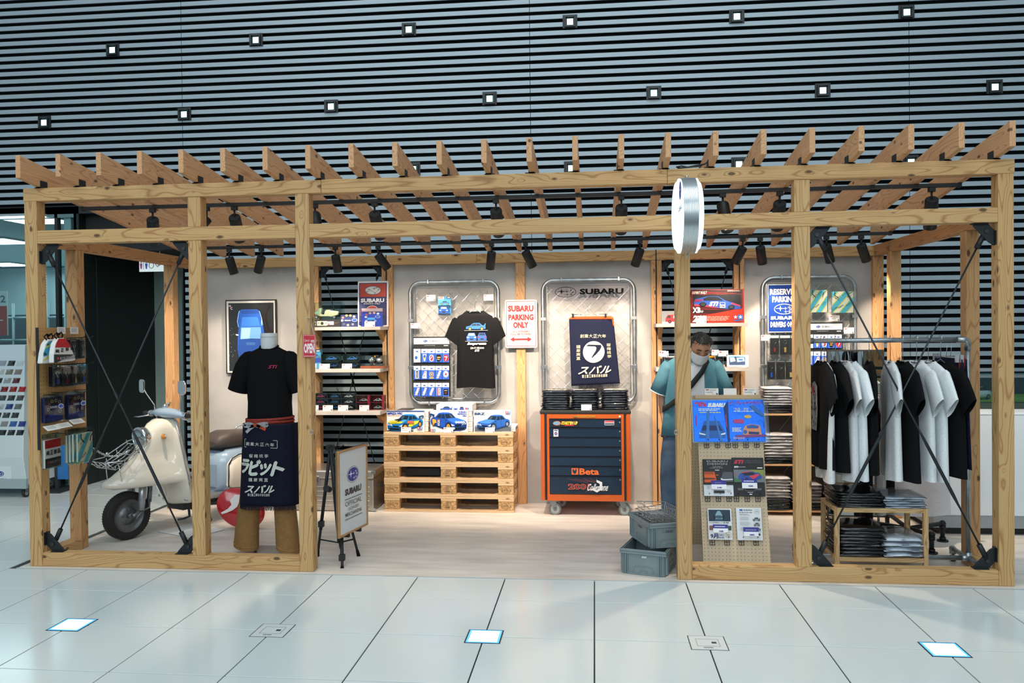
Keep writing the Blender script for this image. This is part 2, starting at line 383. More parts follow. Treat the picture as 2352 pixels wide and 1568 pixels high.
for j in range(-5, 12):
    for i in range(3, 27):
        x, y = TX0+i*T, TY0+j*T
        if j >= 0 and x+T > -.03 and not (y > 2.9 and x < -.1): 
            if y > -.6 and y < 0 and x > -.03: pass
            else: continue
        if j >= 0 and x > -.03: continue
        if x < -3.4 and j > 2: continue
        if x > 8.6 or x < -4.6 or (j >= 6 and x < -3): continue
        if (i, j) == (0, 0): continue
        if j == 0 and x > -.1: continue
        if i == 12 and j == 99: continue
        if nt_ < 285: c = tile_copy(proto, (x, y, 0)); nt_ += 1
# the strip of cut tiles in front of the stage and beside it
for i in range(3, 26):
    x = TX0+i*T
    if x > -.1: tile_mb(x, TY0, x+T, -.056).build('floor_tile', TILE, fl, bevel=.0015)
for j in range(0, 7):
    y = TY0+j*T if j else -.056; tile_mb(TX0+11*T, y, -.026, min(TY0+j*T+T, YW)).build('floor_tile', TILE, fl, bevel=.0015)
for j in range(5, 9):
    tile_mb(TX0+11*T, max(TY0+j*T, YW), .6, TY0+j*T+T).build('floor_tile', TILE, fl, bevel=.0015) if TY0+j*T+T > YW else None
bpy.data.objects.remove(proto)
# square floor lights and access covers on the joint crossings
FLT = P('#cdeaff', .3, emis=1.5); FLE = P('#4aa4f4', .3, emis=1.2)
for k, (px, py) in enumerate([(175, 1428), (623, 1450), (1110, 1470), (1627, 1481), (2158, 1487)]):
    X = 1.1147+1.2*k; Y = TY0-T; s_ = .098
    X = TX0+12*T+1.2*k
    if k % 2 == 0:
        t = thing('floor_light', ['square blue-white light let into the floor tiles, leftmost, in front of the scooter bay', '', 'square blue-white light let into the floor tiles in front of the shop entrance', '', 'square blue-white light let into the floor tiles, rightmost, in front of the clothes rail'][k], 'floor light', (X, Y, 0), group='square lights in the tiled floor')
        m_ = MB().use(P('#23272a', .5)); m_.box(-s_, -s_, -.006, s_, s_, .0012); m_.build('frame', None, t)
        MB().box(-s_+.008, -s_+.008, 0, s_-.008, s_-.008, .002).build('edge_glow', FLE, t); MB().box(-s_+.02, -s_+.02, 0, s_-.02, s_-.02, .0026).build('lens', FLT, t)
    else:
        t = thing('floor_box', 'square metal access cover in the floor tiles, %s' % ('left of the entrance below the mannequin' if k == 1 else 'right of the entrance below the pegboard stand'), 'floor box', (X, Y, 0))
        MB().box(-s_, -s_, -.006, s_, s_, .0008).build('frame', P('#2e3032', .5), t); MB().box(-s_+.005, -s_+.005, 0, s_-.005, s_-.005, .002).build('cover', P('#d3d8d6', .35), t, bevel=.001)
        m_ = MB(); m_.box(-.06, -.05, .002, .06, -.047, .0026); m_.box(-.06, .05, .002, .06, .047, .0026); m_.box(-.06, -.05, .002, -.057, .05, .0026); m_.box(.057, -.05, .002, .06, .05, .0026)
        m_.build('seam', P('#8c9292', .5), t); MB().box(.02, -.01, .002, .045, .012, .003).build('latch', P('#33373a', .4), t); MB().box(-.03, -.075, .002, .02, -.062, .003).build('lid', P('#8c9292', .4), t)
# stage floor of pale grey boards
def stage_mat():
    mt, nt, b = newmat('grey_laminate'); b.inputs['Roughness'].default_value = .42
    tc = nt.nodes.new('ShaderNodeTexCoord'); mp = nt.nodes.new('ShaderNodeMapping'); mp.inputs['Scale'].default_value = (1.1, 6, 1); nt.links.new(tc.outputs['Object'], mp.inputs[0])
    n = nt.nodes.new('ShaderNodeTexNoise'); n.inputs['Scale'].default_value = 1.5; n.inputs['Detail'].default_value = 6; n.inputs['Roughness'].default_value = .6
    nt.links.new(mp.outputs[0], n.inputs['Vector'])
    r = nt.nodes.new('ShaderNodeValToRGB'); r.color_ramp.elements[0].position = .3; r.color_ramp.elements[0].color = lin('#c0b7ad'); r.color_ramp.elements[1].position = .72; r.color_ramp.elements[1].color = lin('#e4ddd4')
    nt.links.new(n.outputs[0], r.inputs[0]); nt.links.new(r.outputs[0], b.inputs['Base Color']); return mt
struct(MB().box(-.02, -.05, -.02, 9.6, YW, .0015).build('trim_1', stage_mat(), None))
bpy.data.objects['trim_1'].name = 'floor_stage'; 
struct(MB().box(-.026, -.056, -.012, 9.6, -.05, .004).build('trim_2', P('#d9dcdd', .3, .6), None))
# ---- slatted wall
wb = setgroup('wall_back')
MB().box(-4.4, YW+.05, 3.10, 11.2, YW+.1, 6.2).box(-.33, YW+.05, 0, 11.2, YW+.1, 3.10).build('backing', P('#0b1013', .8), wb)
SL = P('#98a7af', .42, .15); PIT = .0838; Z0 = .0416
XJ = [-4.1, -.31, 3.487, 7.26, 11.04]
for b_ in range(4):
    pr = None
    for k in range(0, 68):
        z = Z0+k*PIT
        if b_ == 0 and z < 3.12: continue
        x0 = XJ[b_]
        if pr is None:
            m_ = MB(); L = XJ[b_+1]-x0-.006
            m_.prism([(0, 0)], 0, 0) if False else None
            m_.box(0, 0, 0, L, .012, .045); m_.add([(0, .012, 0), (L, .012, 0), (L, .03, .004), (0, .03, .004)], [(0, 1, 2, 3)])
            pr = m_.build('slat', SL, wb, loc=(x0+.003, YW, z))
        else: tile_copy(pr, (x0+.003, YW, z))
# black header over the corridor and the glass office
struct(MB().box(-4.4, YW-.0, 3.02, -.33, YW+.12, 3.11).box(-.345, YW, 0, -.33, YW+.12, 3.1).build('trim_3', P('#14181b', .5), None))
# ---- lamps let into the slatted wall
LM = P('#c4fff0', .3, emis=2.2); 
def wall_lamp(px, py, lab, z=None):
    p = W(px, py, YW-.03); t = thing('wall_lamp', lab, 'wall lamp', (p.x, YW, p.z if z is None else z), group='square lamps in the slatted wall')
    MB().box(-.075, -.012, -.062, .075, .0, .075).build('plate', P('#101518', .5), t)
    m_ = MB().use(P('#171d21', .45)); 
    m_.box(-.055, -.04, -.055, .055, -.012, -.045).box(-.055, -.04, .045, .055, -.012, .055).box(-.055, -.04, -.045, -.045, -.012, .045).box(.045, -.04, -.045, .055, -.012, .045).box(-.045, -.018, -.045, .045, -.012, .045)
    m_.build('housing', None, t)
    m_ = MB()
    for i in range(5):
        for j in range(5): m_.box(-.028+i*.0115, -.024, -.028+j*.0115, -.028+i*.0115+.010, -.018, -.028+j*.0115+.010)
    m_.box(-.03, -.0195, -.03, .031, -.018, .031)
    o = m_.build('led_array', LM, t); return t
if True:
    rows = [[(256, 114), (586, 91), (938, 67), (1309, 49), (1693, 37), (2084, 27)], [(99, 281), (421, 262), (759, 244), (1124, 226), (1502, 213), (1891, 207), (2287, 199)], [(948, 388), (1312, 386), (1698, 377), (2094, 372)]]
    nm = [['leftmost', 'second from the left', 'third from the left', 'third from the right', 'second from the right', 'rightmost'], ['leftmost', 'second from the left', 'third from the left', 'middle', 'third from the right', 'second from the right', 'rightmost'], ['behind the rafters left of the middle', 'behind the rafters at the middle', 'behind the rafters above the round sign', 'behind the rafters at the right']]
    for r_, row in enumerate(rows):
        for k, (px, py) in enumerate(row):
            wall_lamp(px, py, ('glowing square lamp in the slatted wall, %s row, %s' % (['top', 'second', 'lowest'][r_], nm[r_][k])) if r_ < 2 else 'square lamp in the slatted wall, partly hidden, '+nm[r_][k])
# ---- corridor at the left
XC = -1.53; YE = W(356, 800, 3).y
d_ = CF+CR*((356-1176)/F_PX); YE = CAMP.y+d_.y*((XC-CAMP.x)/d_.x)
DK = P('#121a17', .42, .2)
struct(MB().box(XC-.06, YW, 0, XC, YE, 3.1).build('wall_corridor_left', DK, None))
struct(MB().box(XC, YE, 0, .6, YE+.1, 3.1).build('wall_corridor_end', P('#8fa39a', .6), None))
struct(MB().box(XC, YW+.12, 2.62, -.33, YE, 3.1).build('ceiling_corridor', P('#0c0f10', .7), None))
struct(MB().box(XC-.001, YW+.3, 0, XC+.004, YW+.304, 2.55).box(XC, YW+.3, 2.55, XC+.004, YE-.2, 2.554).build('door_1', P('#2b332f', .5), None))
knob = MB().ball((XC+.03, W(209, 1085, 3.1).y+.25, .3), .028)
knob.build('door_stop', STEEL, bpy.data.objects['door_1'])
ts = thing('toilet_sign', 'white hanging toilet sign with a pink and a blue figure in the dark corridor', 'sign', tuple(W(320, 624, 3.25)))
k_ = 1/ppm(3.25, 345); sgn_w = 56*k_
MB().box(0, 0, 0, sgn_w, .02, .15).build('panel', P('#dfe9e6', .4, emis=.35), ts)
A = Art(320, 590, 376, 624, sgn_w, .15)
for cx, c in ((324.5, '#b04a9a'), (336.5, '#3a50c8')):
    A.ell(cx, 600, 1.6, 2, c, 10); A.poly([(cx-3, 603), (cx+3, 603), (cx+1.4, 617), (cx-1.4, 617)], c)
A.line([(330.3, 597), (330.3, 618)], .8, '#20282c'); A.ring(348, 608, 6, 8, 1.2, '#20282c', 16); A.line([(343, 600), (356, 603), (362, 612), (368, 606)], 1.3, '#20282c'); A.ring(366, 603, 4, 6, 1, '#20282c', 12)
A.put(ts)
for xx in (.05, sgn_w-.05): MB().cyl((xx, .01, .15), (xx, .01, .4), .004).build('hanger_rod', STEEL, ts)
# ---- glass fronted office at the left
OW = P('#a9bfc3', .6); 
struct(MB().box(-9, 14, 0, XC-.06, 14.1, 3.1).build('wall_office_back', OW, None))
struct(MB().box(-9, YW, 3.02, XC-.06, 14, 3.1).build('ceiling_office', P('#aabfc4', .7), None))
struct(MB().box(-9.1, YW, 0, -9, 14, 3.1).build('wall_office_left', OW, None))
fr = P('#101417', .4); 
wn = setgroup('window_1')
def xat(px, Y=YW): return W(px, 700, Y).x
m_ = MB(); m_.box(xat(128), YW, 0, xat(135), YW+.06, 3.02); m_.build('mullion', fr, wn)
MB().box(xat(147), YW+.02, 0, xat(163), YW+.08, 3.02).build('mullion', P('#5f8488', .4), wn)
MB().box(-5, YW, 2.98, XC-.05, YW+.06, 3.03).build('window_frame', P('#5f7a80', .4, .3), wn)
MB().box(-5, YW+.03, .02, XC-.06, YW+.036, 2.98).build('pane', glassy('#cfeaea', .02, .06), wn)
MB().box(XC-.06, YW, 0, XC-.03, YW+.07, 3.02).build('window_frame', P('#1d2b38', .4), wn)
struct(MB().box(-9, 7, -.02, XC-.06, 14, .0).build('floor_office', P('#b9c4c6', .4), None))
struct(MB().box(-9, YW+.04, -.02, -3.0, 7, .0).build('floor_office', P('#b9c4c6', .4), None))
area('office_fill', (-4.5, 6.5, 2.9), (-4.5, 6.5, 0), 4, 5, 170, (.86, .97, 1.0))  # added area light; its bounce off the floor brightens the office ceiling
LP = P('#f4fbff', .5, emis=5)
for k, (cx, cy) in enumerate([(78, 501), (-2, 551), (14, 605)]):
    p = Wz(cx, cy, 3.015); wx, wy = (.6, 1.3) if k == 0 else (.6, 1.2)
    t = thing('ceiling_panel_light', ['bright square panel light in the office ceiling, nearest the glass', 'bright panel light in the office ceiling, middle one at the left edge', 'bright panel light in the office ceiling, lowest and farthest'][k], 'ceiling light', (p.x, p.y, 3.0), group='panel lights in the office ceiling')
    MB().box(-wx/2-.02, -wx/2-.02, -.005, wx/2+.02, wx/2+.02, .02).build('frame', P('#8fa0a4', .5), t); MB().box(-wx/2, -wx/2, -.012, wx/2, wx/2, -.005).build('diffuser', LP, t)
# cupboards, blinds and a poster inside the office
struct(MB().box(-9, 7.0, 0, -2.5, 7.1, .3).build('baseboard_office', P('#5d7478', .5), None))
p = W(0, 770, 4.2); q_ = W(15, 660, 4.2)
t = thing('wall_poster', 'red and white poster behind the office glass at the left edge', 'poster', (q_.x-.6, 4.2, p.z-.0)); hh = W(0, 668, 4.2).z-p.z
MB().box(0, 0, 0, .6, .02, hh).build('board', P('#cfd8d8', .5), t)
A = Art(-60, 670, 15, 770, .6, hh); A.rect(-60, 704, 15, 770, '#b23a34'); A.rect(-60, 735, 8, 737, '#e8e8e6'); A.text('2', 4, 680, 13, 696, '#5a6468', .02); A.text('主催', 0, 759, 8, 763, '#e8e8e6', .02); A.put(t)
t = thing('office_machine', 'dark long bench with grey metal frame inside the glass office', 'bench', (W(-60, 800, 4.6).x, 4.6, 0))
a = W(10, 790, 4.6); b = W(128, 720, 4.6); base = t.location
MB().box(0, .3, .0, b.x-base.x+.9, .9, b.z).build('body', P('#3b4b54', .5), t)
m_ = MB()
for k in range(9): m_.cyl((k*.25, .1, 0), (k*.25, .1, b.z+.15), .018, n=6)
m_.cyl((0, .1, b.z-.05), (2.1, .1, b.z-.05), .018, n=6).cyl((0, .1, b.z-.35), (2.1, .1, b.z-.35), .018, n=6); m_.build('frame', P('#7d959b', .4, .5), t)
t = thing('window_blind', 'white horizontal blind at the back of the glass office', 'blind', (W(96, 700, 9).x, 9, W(96, 750, 9).z))
bw = W(104, 700, 9).x-W(96, 700, 9).x; bh = W(96, 605, 9).z-W(96, 750, 9).z
for k in range(24): MB().box(0, 0, 0, bw, .05, bh/24*.6).build('slat', P('#dfe9ea', .5), t, loc=(0, 0, bh/24*k))
struct(MB().box(W(106, 700, 9.2).x, 9.2, 0, XC-.1, 9.3, 3.0).box(-9, 9.2, 0, W(94, 700, 9.2).x, 9.3, 3.0).build('wall_office_partition', P('#9db4b9', .6), None))
# ---- paint sample display, far left
ds = thing('paint_sample_stand', 'white wheeled display stand with rows of car paint samples behind the left post', 'display stand', (0, 0, 0))
SX1 = -1.757; YS = 2.30
pt = lambda px, py, Y: W(px, py, Y)
zt = W(30, 792, YS+.22).z; zb = .14
YT = YS+.25
m_ = MB(); prof = [(YS, zb), (YS, .42), (YT, zt), (YT+.25, zt), (YS+.55, zb)]
X0 = -3.3
xr_t, xr_b = W(57, 800, YT).x, W(62, 1130, YS).x
for (xl, xr) in ((X0, None),):
    vs = [(X0, y, z) for y, z in prof]+[(xr_b+(xr_t-xr_b)*(z-zb)/(zt-zb), y, z) for y, z in prof]; n = 5
    m_.add(vs, [tuple(range(n)), tuple(range(2*n-1, n-1, -1))]+[(i, i+n, (i+1) % n+n, (i+1) % n) for i in range(n)])
m_.build('body', P('#b9c9cc', .45), ds, bevel=.006)
MB().box(X0, YS-.012, .10, xr_b, YS+.02, .20).build('plinth', P('#93a5a8', .45), ds)
cc = [['#9aa0ab', '#23272d', '#c9d2dc', '#c9d2dc'], ['#b9bfbf', '#7f7a6b', '#857b73', '#42474a'], ['#26282a', '#9a9fa2', '#571620', '#5a1a22'], ['#7c1620', '#8c0f18', '#a50f1a', '#6a1822'],
      ['#3c4449', '#2a3236', '#3f4243', '#a9b4c6'], ['#b8bcc0', '#203a7e', '#5e6466', '#121416'], ['#32383c', '#24292b', '#aab4b8', '#4a92a6'], ['#8a8a8a', '#1f56a0', '#112c84', '#6d7276'],
      ['#161a20', '#14171c', '#12151b', '#16191f'], [None, None, '#6f8a2c', '#b8a81c']]
slope = (YT-YS)/(zt-.42); tilt = math.atan(slope)
chip = MB().add([(-.046, 0, -.028), (.034, 0, -.028), (.046, 0, .028), (-.034, 0, .028), (-.012, -.02, .004), (.018, -.02, .006)], [(0, 1, 5, 4), (1, 2, 5), (2, 3, 4, 5), (3, 0, 4), (3, 2, 1, 0)])
protos = {}
for r_, row in enumerate(cc):
    py = 834+r_*19.9
    for k in range(-3, 4):
        if r_ == 9 and (k < 2 or k > 3): continue
        z = W(30, py, YS+.12).z; Y = YS+(z-.42)*slope; col = row[k] if k >= 0 else random.choice(random.choice(cc[:9]))
        p = W(6+20.3*k-(r_ % 3)*6+r_*1.4, py, Y)
        if p.x > W(61, py, Y).x-.03 or col is None: continue
        if r_ == 9: p = W((29, 49)[k-2], py, Y)
        key = col
        if key not in protos: protos[key] = chip.build('paint_chip', P(col, .12, .25, coat=1), ds); o = protos[key]
        else: o = protos[key].copy(); COL.objects.link(o)
        z = p.z; o.location = (p.x, YS+(z-.42)*slope-.001, z); o.rotation_euler = (-tilt, 0, 0)
A = Art(-40, 1073, 27, 1113, (W(27, 1090, YS).x-W(-40, 1090, YS).x), 40/ppm(YS, 0)); A.rect(-40, 1073, 27, 1113, '#c9d6d8'); A.stars(1, 1089, 10, 6.5, '#e8f0ff', '#1c3f80'); A.text('SUBARU', -14, 1098.5, 14, 1104, '#2c3a44', .02)
q_ = W(-40, 1113, YS); A.put(ds, (q_.x, YS-.001, q_.z), name='decal')
for xx in (X0+.15, xr_b-.06):
    for yy in (YS+.06, YS+.45):
        m_ = MB().use(P('#1c1e20', .5)); m_.cyl((xx-.012, yy, .045), (xx+.012, yy, .045), .045, n=18).use(STEEL).cyl((xx-.014, yy, .045), (xx+.014, yy, .045), .026, n=14).use(P('#7d8385', .4, .6)).box(xx-.018, yy-.02, .05, xx+.018, yy+.02, .13)
        m_.build('caster', None, ds)
# leaflet rack and coloured cubes behind the left post
t = thing('panel_stand', 'black footed stand with a blue panel beyond the left side posts', 'stand', (W(133, 1125, 2.75).x, 2.75, 0))
MB().box(-.14, -.2, 0, .16, .2, .015).build('base', P('#2a2f31', .5), t, bevel=.004)
MB().box(-.02, -.02, .015, .02, .02, W(133, 1010, 2.75).z).build('post', P('#2a2f31', .5), t)
MB().box(.02, -.03, .12, .14, .03, W(150, 1010, 2.75).z).build('panel', P('#2a6aa8', .5), t)
t = tag(MB().box(-.1, -.1, 0, .1, .1, .38).build('green_block', P('#2f8a4e', .5), None, bevel=.01, loc=(W(113, 1120, 2.95).x-.03, 3.1, 0)), 'green block standing on the floor beyond the left side posts', 'block')
t = tag(MB().box(-.13, -.13, 0, .13, .13, .42).build('red_block', P('#8e2440', .5), None, bevel=.01, loc=(W(128, 1120, 3.2).x, 3.35, 0)), 'dark red block standing beside the green one beyond the left side posts', 'block')
# ---- white counter and glass case, right
cx0 = W(2144, 1200, 1.32).x; ct = W(2300, 948, 1.32).z
t = thing('display_counter', 'long white counter with grey plinth beyond the right end of the timber frame', 'counter', (cx0, 1.32, 0))
MB().box(0, 0, .16, 3.2, 1.3, ct).build('body', P('#ccd5da', .4), t, bevel=.004)
MB().box(.0, .004, .06, 3.2, 1.3, .16).build('plinth', P('#8e979b', .4, .3), t); MB().box(.05, .06, .0, 3.2, 1.3, .06).build('toe_kick', P('#141618', .6), t)
MB().box(-.004, -.004, ct-.012, 3.2, 1.3, ct+.004).build('counter_edge', P('#dfe6e9', .3), t)
gc = thing('glass_case', 'glass case with a diorama on the white counter at the right edge', 'display case', (cx0+.15, 1.6, ct+.004))
gz = W(2300, 868, 1.6).z-ct
MB().box(0, .0, .0, 2.8, .9, .05).build('base', P('#20302a', .6), gc)
MB().box(.0, .9, 0, 2.8, .92, gz).build('back_panel', P('#1d2a30', .3), gc)
MB().box(0, 0, .05, 2.8, .006, gz).box(0, 0, gz, 2.8, .9, gz+.006).box(0, 0, .05, .006, .9, gz).build('pane', glassy('#cfe6ea', .02, .06), gc)
MB().box(-.01, -.01, gz, 2.81, .0, gz+.02).build('frame_rail', P('#7d8c92', .3, .7), gc)
MB().box(.2, .1, .05, 2.4, .85, .058).build('grass_mat', P('#6f9a3c', .9, var=.3, scale=60), gc)
def toy_car(name, lab, grp, loc, rz, body, L=.12, glassc='#15181c', parent=None, rimc='#8f9498'):
    """small scale model car with body, windows and wheels"""
    t = thing(name, lab, 'model car', loc, rz, grp); s = L/.44
    def sec(x, ws, zs): return [(x*s, y*s, z*s) for y, z in zip(ws, zs)]
    m_ = MB(); R_ = []
    for x, hw, z0, z1 in ((-.22, .07, .04, .07), (-.21, .085, .025, .095), (-.12, .09, .02, .105), (.02, .09, .02, .11), (.14, .09, .02, .11), (.205, .085, .025, .105), (.22, .075, .04, .09)):
        R_.append([(x*s, a*hw*s, (z0+(z1-z0)*b)*s) for a, b in ((-1, .15), (-1, .7), (-.85, 1), (.85, 1), (1, .7), (1, .15), (.8, 0), (-.8, 0))])
    m_.loft(R_).build('body', P(body, .2, .1, coat=1), t)
    m_ = MB(); R_ = []
    for x, hw, z1 in ((-.1, .082, .105), (-.03, .068, .152), (.08, .068, .155), (.17, .08, .108)):
        R_.append([(x*s, -hw*s, .1*s), (x*s, -hw*.85*s, z1*s), (x*s, hw*.85*s, z1*s), (x*s, hw*s, .1*s)])
    m_.loft(R_).build('windows', P(glassc, .08), t)
    m_ = MB().box(-.03*s, -.058*s, .153*s, .08*s, .058*s, .158*s); m_.build('roof', P(body, .2, .1, coat=1), t)
    for x in (-.13, .135):
        for y in (-1, 1):
            m_ = MB().use(P('#121314', .7)).cyl((x*s, y*.07*s, .033*s), (x*s, y*.093*s, .033*s), .033*s, n=12).use(P(rimc, .3, .8)).cyl((x*s, y*.08*s, .033*s), (x*s, y*.095*s, .033*s), .02*s, n=8)
            m_.build('wheel', None, t)
    return t
toy_car('model_car', 'white model car on green baize in the glass case, nearer one', 'model cars in the glass case', (cx0+.55, 1.85, ct+.065), .5, '#d5dade', .3)
toy_car('model_car', 'white model car on green baize in the glass case, farther one', 'model cars in the glass case', (cx0+.5, 2.25, ct+.065), .3, '#cfd6da', .24)
# ================================================ TIMBER FRAME
pg = thing('timber_pergola', 'open timber frame of knotty posts, beams and slanting rafters round the shop', 'pergola', (0, 0, 0))
WX, WY, WZ = wood('x'), wood('y'), wood('z')
WR = wood('y', base='#d0a47a', dark='#a67046', seed=2.0, ringk=12, fine=1.3)
WZb = wood('z', base='#c89d6c', dark='#996434', seed=4.0)
def timber(name, x0, y0, z0, x1, y1, z1, mt=None):
    d = (x1-x0, y1-y0, z1-z0); ax = d.index(max(d)); mt = mt or (WX, WY, WZ)[ax]
    # origin at one end so that each piece has a grain of its own
    off = Vector((random.uniform(-3, 3), random.uniform(-3, 3), random.uniform(-3, 3)))
    return MB().box(x0+off.x, y0+off.y, z0+off.z, x1+off.x, y1+off.y, z1+off.z).build(name, mt, pg, bevel=.003, loc=tuple(-off))
S = .095; ZM0, ZM1 = 2.335, 2.43; ZT0, ZT1 = 2.642, 2.735
post = [(.04, .135), (1.275, 1.37), (2.062, 2.16), (4.668, 4.765), (5.438, 5.538), (6.70, 6.795)]
for k, (a, b) in enumerate(post):
    if k in (1, 4): timber('post', a, 0.004, .1, b, S, ZM0); timber('post', a, 0.004, ZM1, b, S, ZT0)
    else: timber('post', a, 0, 0.002, b, S, ZT0)
timber('beam', .035, -.001, ZT0, 2.25, S, ZT1); timber('beam', 2.252, -.001, ZT0, 4.62, S, ZT1); timber('beam', 4.622, -.001, ZT0, 6.80, S, ZT1)
timber('beam', .135, 0.002, ZM0, 2.062, S, ZM1); timber('beam', 2.16, 0.002, ZM0, 4.668, S, ZM1); timber('beam', 4.765, 0.002, ZM0, 6.70, S, ZM1)
timber('sill', .135, .003, .002, 2.062, S, .1); timber('sill', 4.765, .003, .002, 6.70, S, .1)
# side frames
for (a, b) in ((.04, .132), (6.70, 6.79)):
    timber('post', a, .45, .002, b, .543, ZM0, WZb); timber('post', a, 1.885, .002, b, 1.98, ZM0, WZb); timber('sill', a, S, .002, b, .45, .09)
    timber('beam', a, S, ZM0, b, 2.34, ZM0+.093, wood('y', base='#bf8f5e', dark='#835028', seed=1.0))
# back frame
YB = 2.30
def bx(px): return W(px, 850, YB).x
BX = [(bx(717), bx(734)), (bx(879), bx(889)), (bx(891), bx(904)), (bx(1186), bx(1207.5)), (bx(1497), bx(1508)), (bx(1510), bx(1521.5)), (bx(1687), bx(1699)), (bx(1701), bx(1711.5)), (bx(2006), bx(2031))]
for a, b in BX: timber('post', a, YB, .002, b, YB+.09, 2.33, WZb)
timber('beam', .5, YB-.002, 2.332, 3.0, YB+.09, 2.425); timber('beam', 3.002, YB-.002, 2.332, bx(2031), YB+.09, 2.425)
timber('beam', .135, YB-.002, 2.332, .498, YB+.09, 2.425)
m_ = MB()
for px in (716, 890, 1509, 1700): m_.box(bx(px)-.006, YB-.004, .01, bx(px)+.004, YB+.0, 2.43)
m_.build('gap_shade_strip', P('#0d0e0f', .6), pg)  # black strips put the shade of the narrow gaps beside the posts into colour
# rafters
def rz_(Y): return 2.7445-.131*Y
for k in range(23):
    x = .131+.2985*k if k else .131
    x = W(34.4, 364, -.2).x+.019+(W(2334, 286, -.2).x-.019-W(34.4, 364, -.2).x-.019)*k/22
    y0, y1 = -.2, 2.32; h = .158; off = Vector((random.uniform(-3, 3), random.uniform(-3, 3), random.uniform(-3, 3)))
    m_ = MB(); pts = [(y0, rz_(y0)), (y1, rz_(y1)), (y1, rz_(y1)+h), (y0, rz_(y0)+h)]
    vs = [(x-.018+off.x, y+off.y, z+off.z) for y, z in pts]+[(x+.018+off.x, y+off.y, z+off.z) for y, z in pts]
    m_.add(vs, [(0, 1, 2, 3), (7, 6, 5, 4), (0, 4, 5, 1), (1, 5, 6, 2), (2, 6, 7, 3), (3, 7, 4, 0)]); m_.build('rafter', WR, pg, bevel=.002, loc=tuple(-off))
    m_ = MB().box(x-.024, .0, 2.735, x+.045, .075, 2.741).box(x+.019, .0, 2.735, x+.022, .075, 2.79) if k < 12 else MB().box(x-.045, .0, 2.735, x+.024, .075, 2.741).box(x-.022, .0, 2.735, x-.019, .075, 2.79)
    m_.box(x-.02, .0, 2.741, x+.02, .075, rz_(.075)).build('rafter_clip', BLK, pg)
# wall panels of grey board
GP = P('#aaa7a3', .75, var=.10, scale=3.0, bump=.1)
def panel(a, b): 
    MB().box(a, YB+.045, .002, b, YB+.06, 2.335).build('wall_panel', GP, pg)
panel(bx(452), bx(715)); panel(bx(904), bx(1186)); panel(bx(1207.5), bx(1497)); panel(bx(1711.5), bx(2006))
# brackets and crossed tie rods
IR = P('#23272a', .5, .3)
def bracket(x, z, sx, sz, Y, s=1.0):
    pts = [(0, .05), (.045, 0), (.14, 0), (.128, .022), (.035, .125), (0, .145)]
    pts = [(x+sx*a*s, z+sz*b*s) for a, b in pts]
    o = MB().prism(pts, Y-.006, Y+.006).build('bracket_plate', IR, pg, bevel=.001)
    c = (x+sx*.052*s, z+sz*.052*s)
    MB().cyl((c[0], Y-.014, c[1]), (c[0], Y-.006, c[1]), .014*s, n=6).build('bolt', P('#3c4144', .4, .6), o)
    MB().box(min(x, x+sx*.006), Y-.03, min(z+sz*.05*s, z+sz*.14*s), max(x, x+sx*.006), Y+.03, max(z+sz*.05*s, z+sz*.14*s)).build('flange', IR, o)
    MB().box(min(x+sx*.05*s, x+sx*.14*s), Y-.03, min(z, z+sz*.006), max(x+sx*.05*s, x+sx*.14*s), Y+.03, max(z, z+sz*.006)).build('flange', IR, o)
    return c
def brace(x0, x1, z0, z1, Y, s=1.0, r=.006, tb=True):
    cs = {}
    for sx, X in ((1, x0), (-1, x1)):
        for sz, Z in ((1, z0), (-1, z1)): cs[(sx, sz)] = bracket(X, Z, sx, sz, Y, s)
    for k, (a, b) in enumerate((((1, -1), (-1, 1)), ((-1, -1), (1, 1)))):
        p = Vector((cs[a][0], Y-.01+.02*k, cs[a][1])); q_ = Vector((cs[b][0], Y-.01+.02*k, cs[b][1])); d = (q_-p).normalized(); L = (q_-p).length
        p2, q2 = p+d*.03*s, q_-d*.03*s
        rod = MB().cyl(p+d*.09*s, q_-d*.09*s, r*s, n=8).build('brace_rod', P('#33383b', .35, .6), pg)
        MB().cyl(p2, p+d*.12*s, .017*s, n=6).build('rod_end', IR, rod); MB().cyl(q2, q_-d*.12*s, .017*s, n=6).build('rod_end', IR, rod)
        if tb: MB().tube([p+d*L*.60, p+d*L*.62, p+d*L*.645, p+d*L*.80, p+d*L*.825, p+d*L*.84], [r, r*1.3, r*1.7, r*1.9, r*1.3, r], n=8).build('turnbuckle', IR, rod)
        if k == 0: MB().cyl(p+d*(L*.5-.05), p+d*(L*.5+.05), r*1.6, n=8).build('coupling', IR, rod)
brace(.135, 1.275, .10, 2.335, .05); brace(5.538, 6.70, .10, 2.335, .05)
brace(bx(734), bx(879), .10, 2.332, YB+.05, .8, .006, False); brace(bx(1521.5), bx(1687), .10, 2.332, YB+.05, .8, .006, False)
# eyelets
for (px, py) in ((717, 992), (1552, 992)):
    p = W(px, py, 0); MB().tube([(p.x+.011*math.cos(a), p.y-.012, p.z+.014*math.sin(a)) for a in [2*PI*i/12 for i in range(12)]], .0028, 6, closed=True).build('eyelet', STEEL, pg)
cable = MB().tube([tuple(W(px, py, .05)) for px, py in ((1553, 384), (1565, 381), (1580, 384), (1597, 380), (1612, 378), (1618, 377), (1624, 373), (1630, 381))], .005, 6)
cable.tube([tuple(W(px, py, .03)) for px, py in ((1556, 386), (1570, 385), (1590, 383), (1604, 382), (1612, 380), (1606, 386))], .005, 6)
tag(cable.build('power_cable', BLK, None), 'coiled black cable lying on the top beam above the round sign', 'cable')
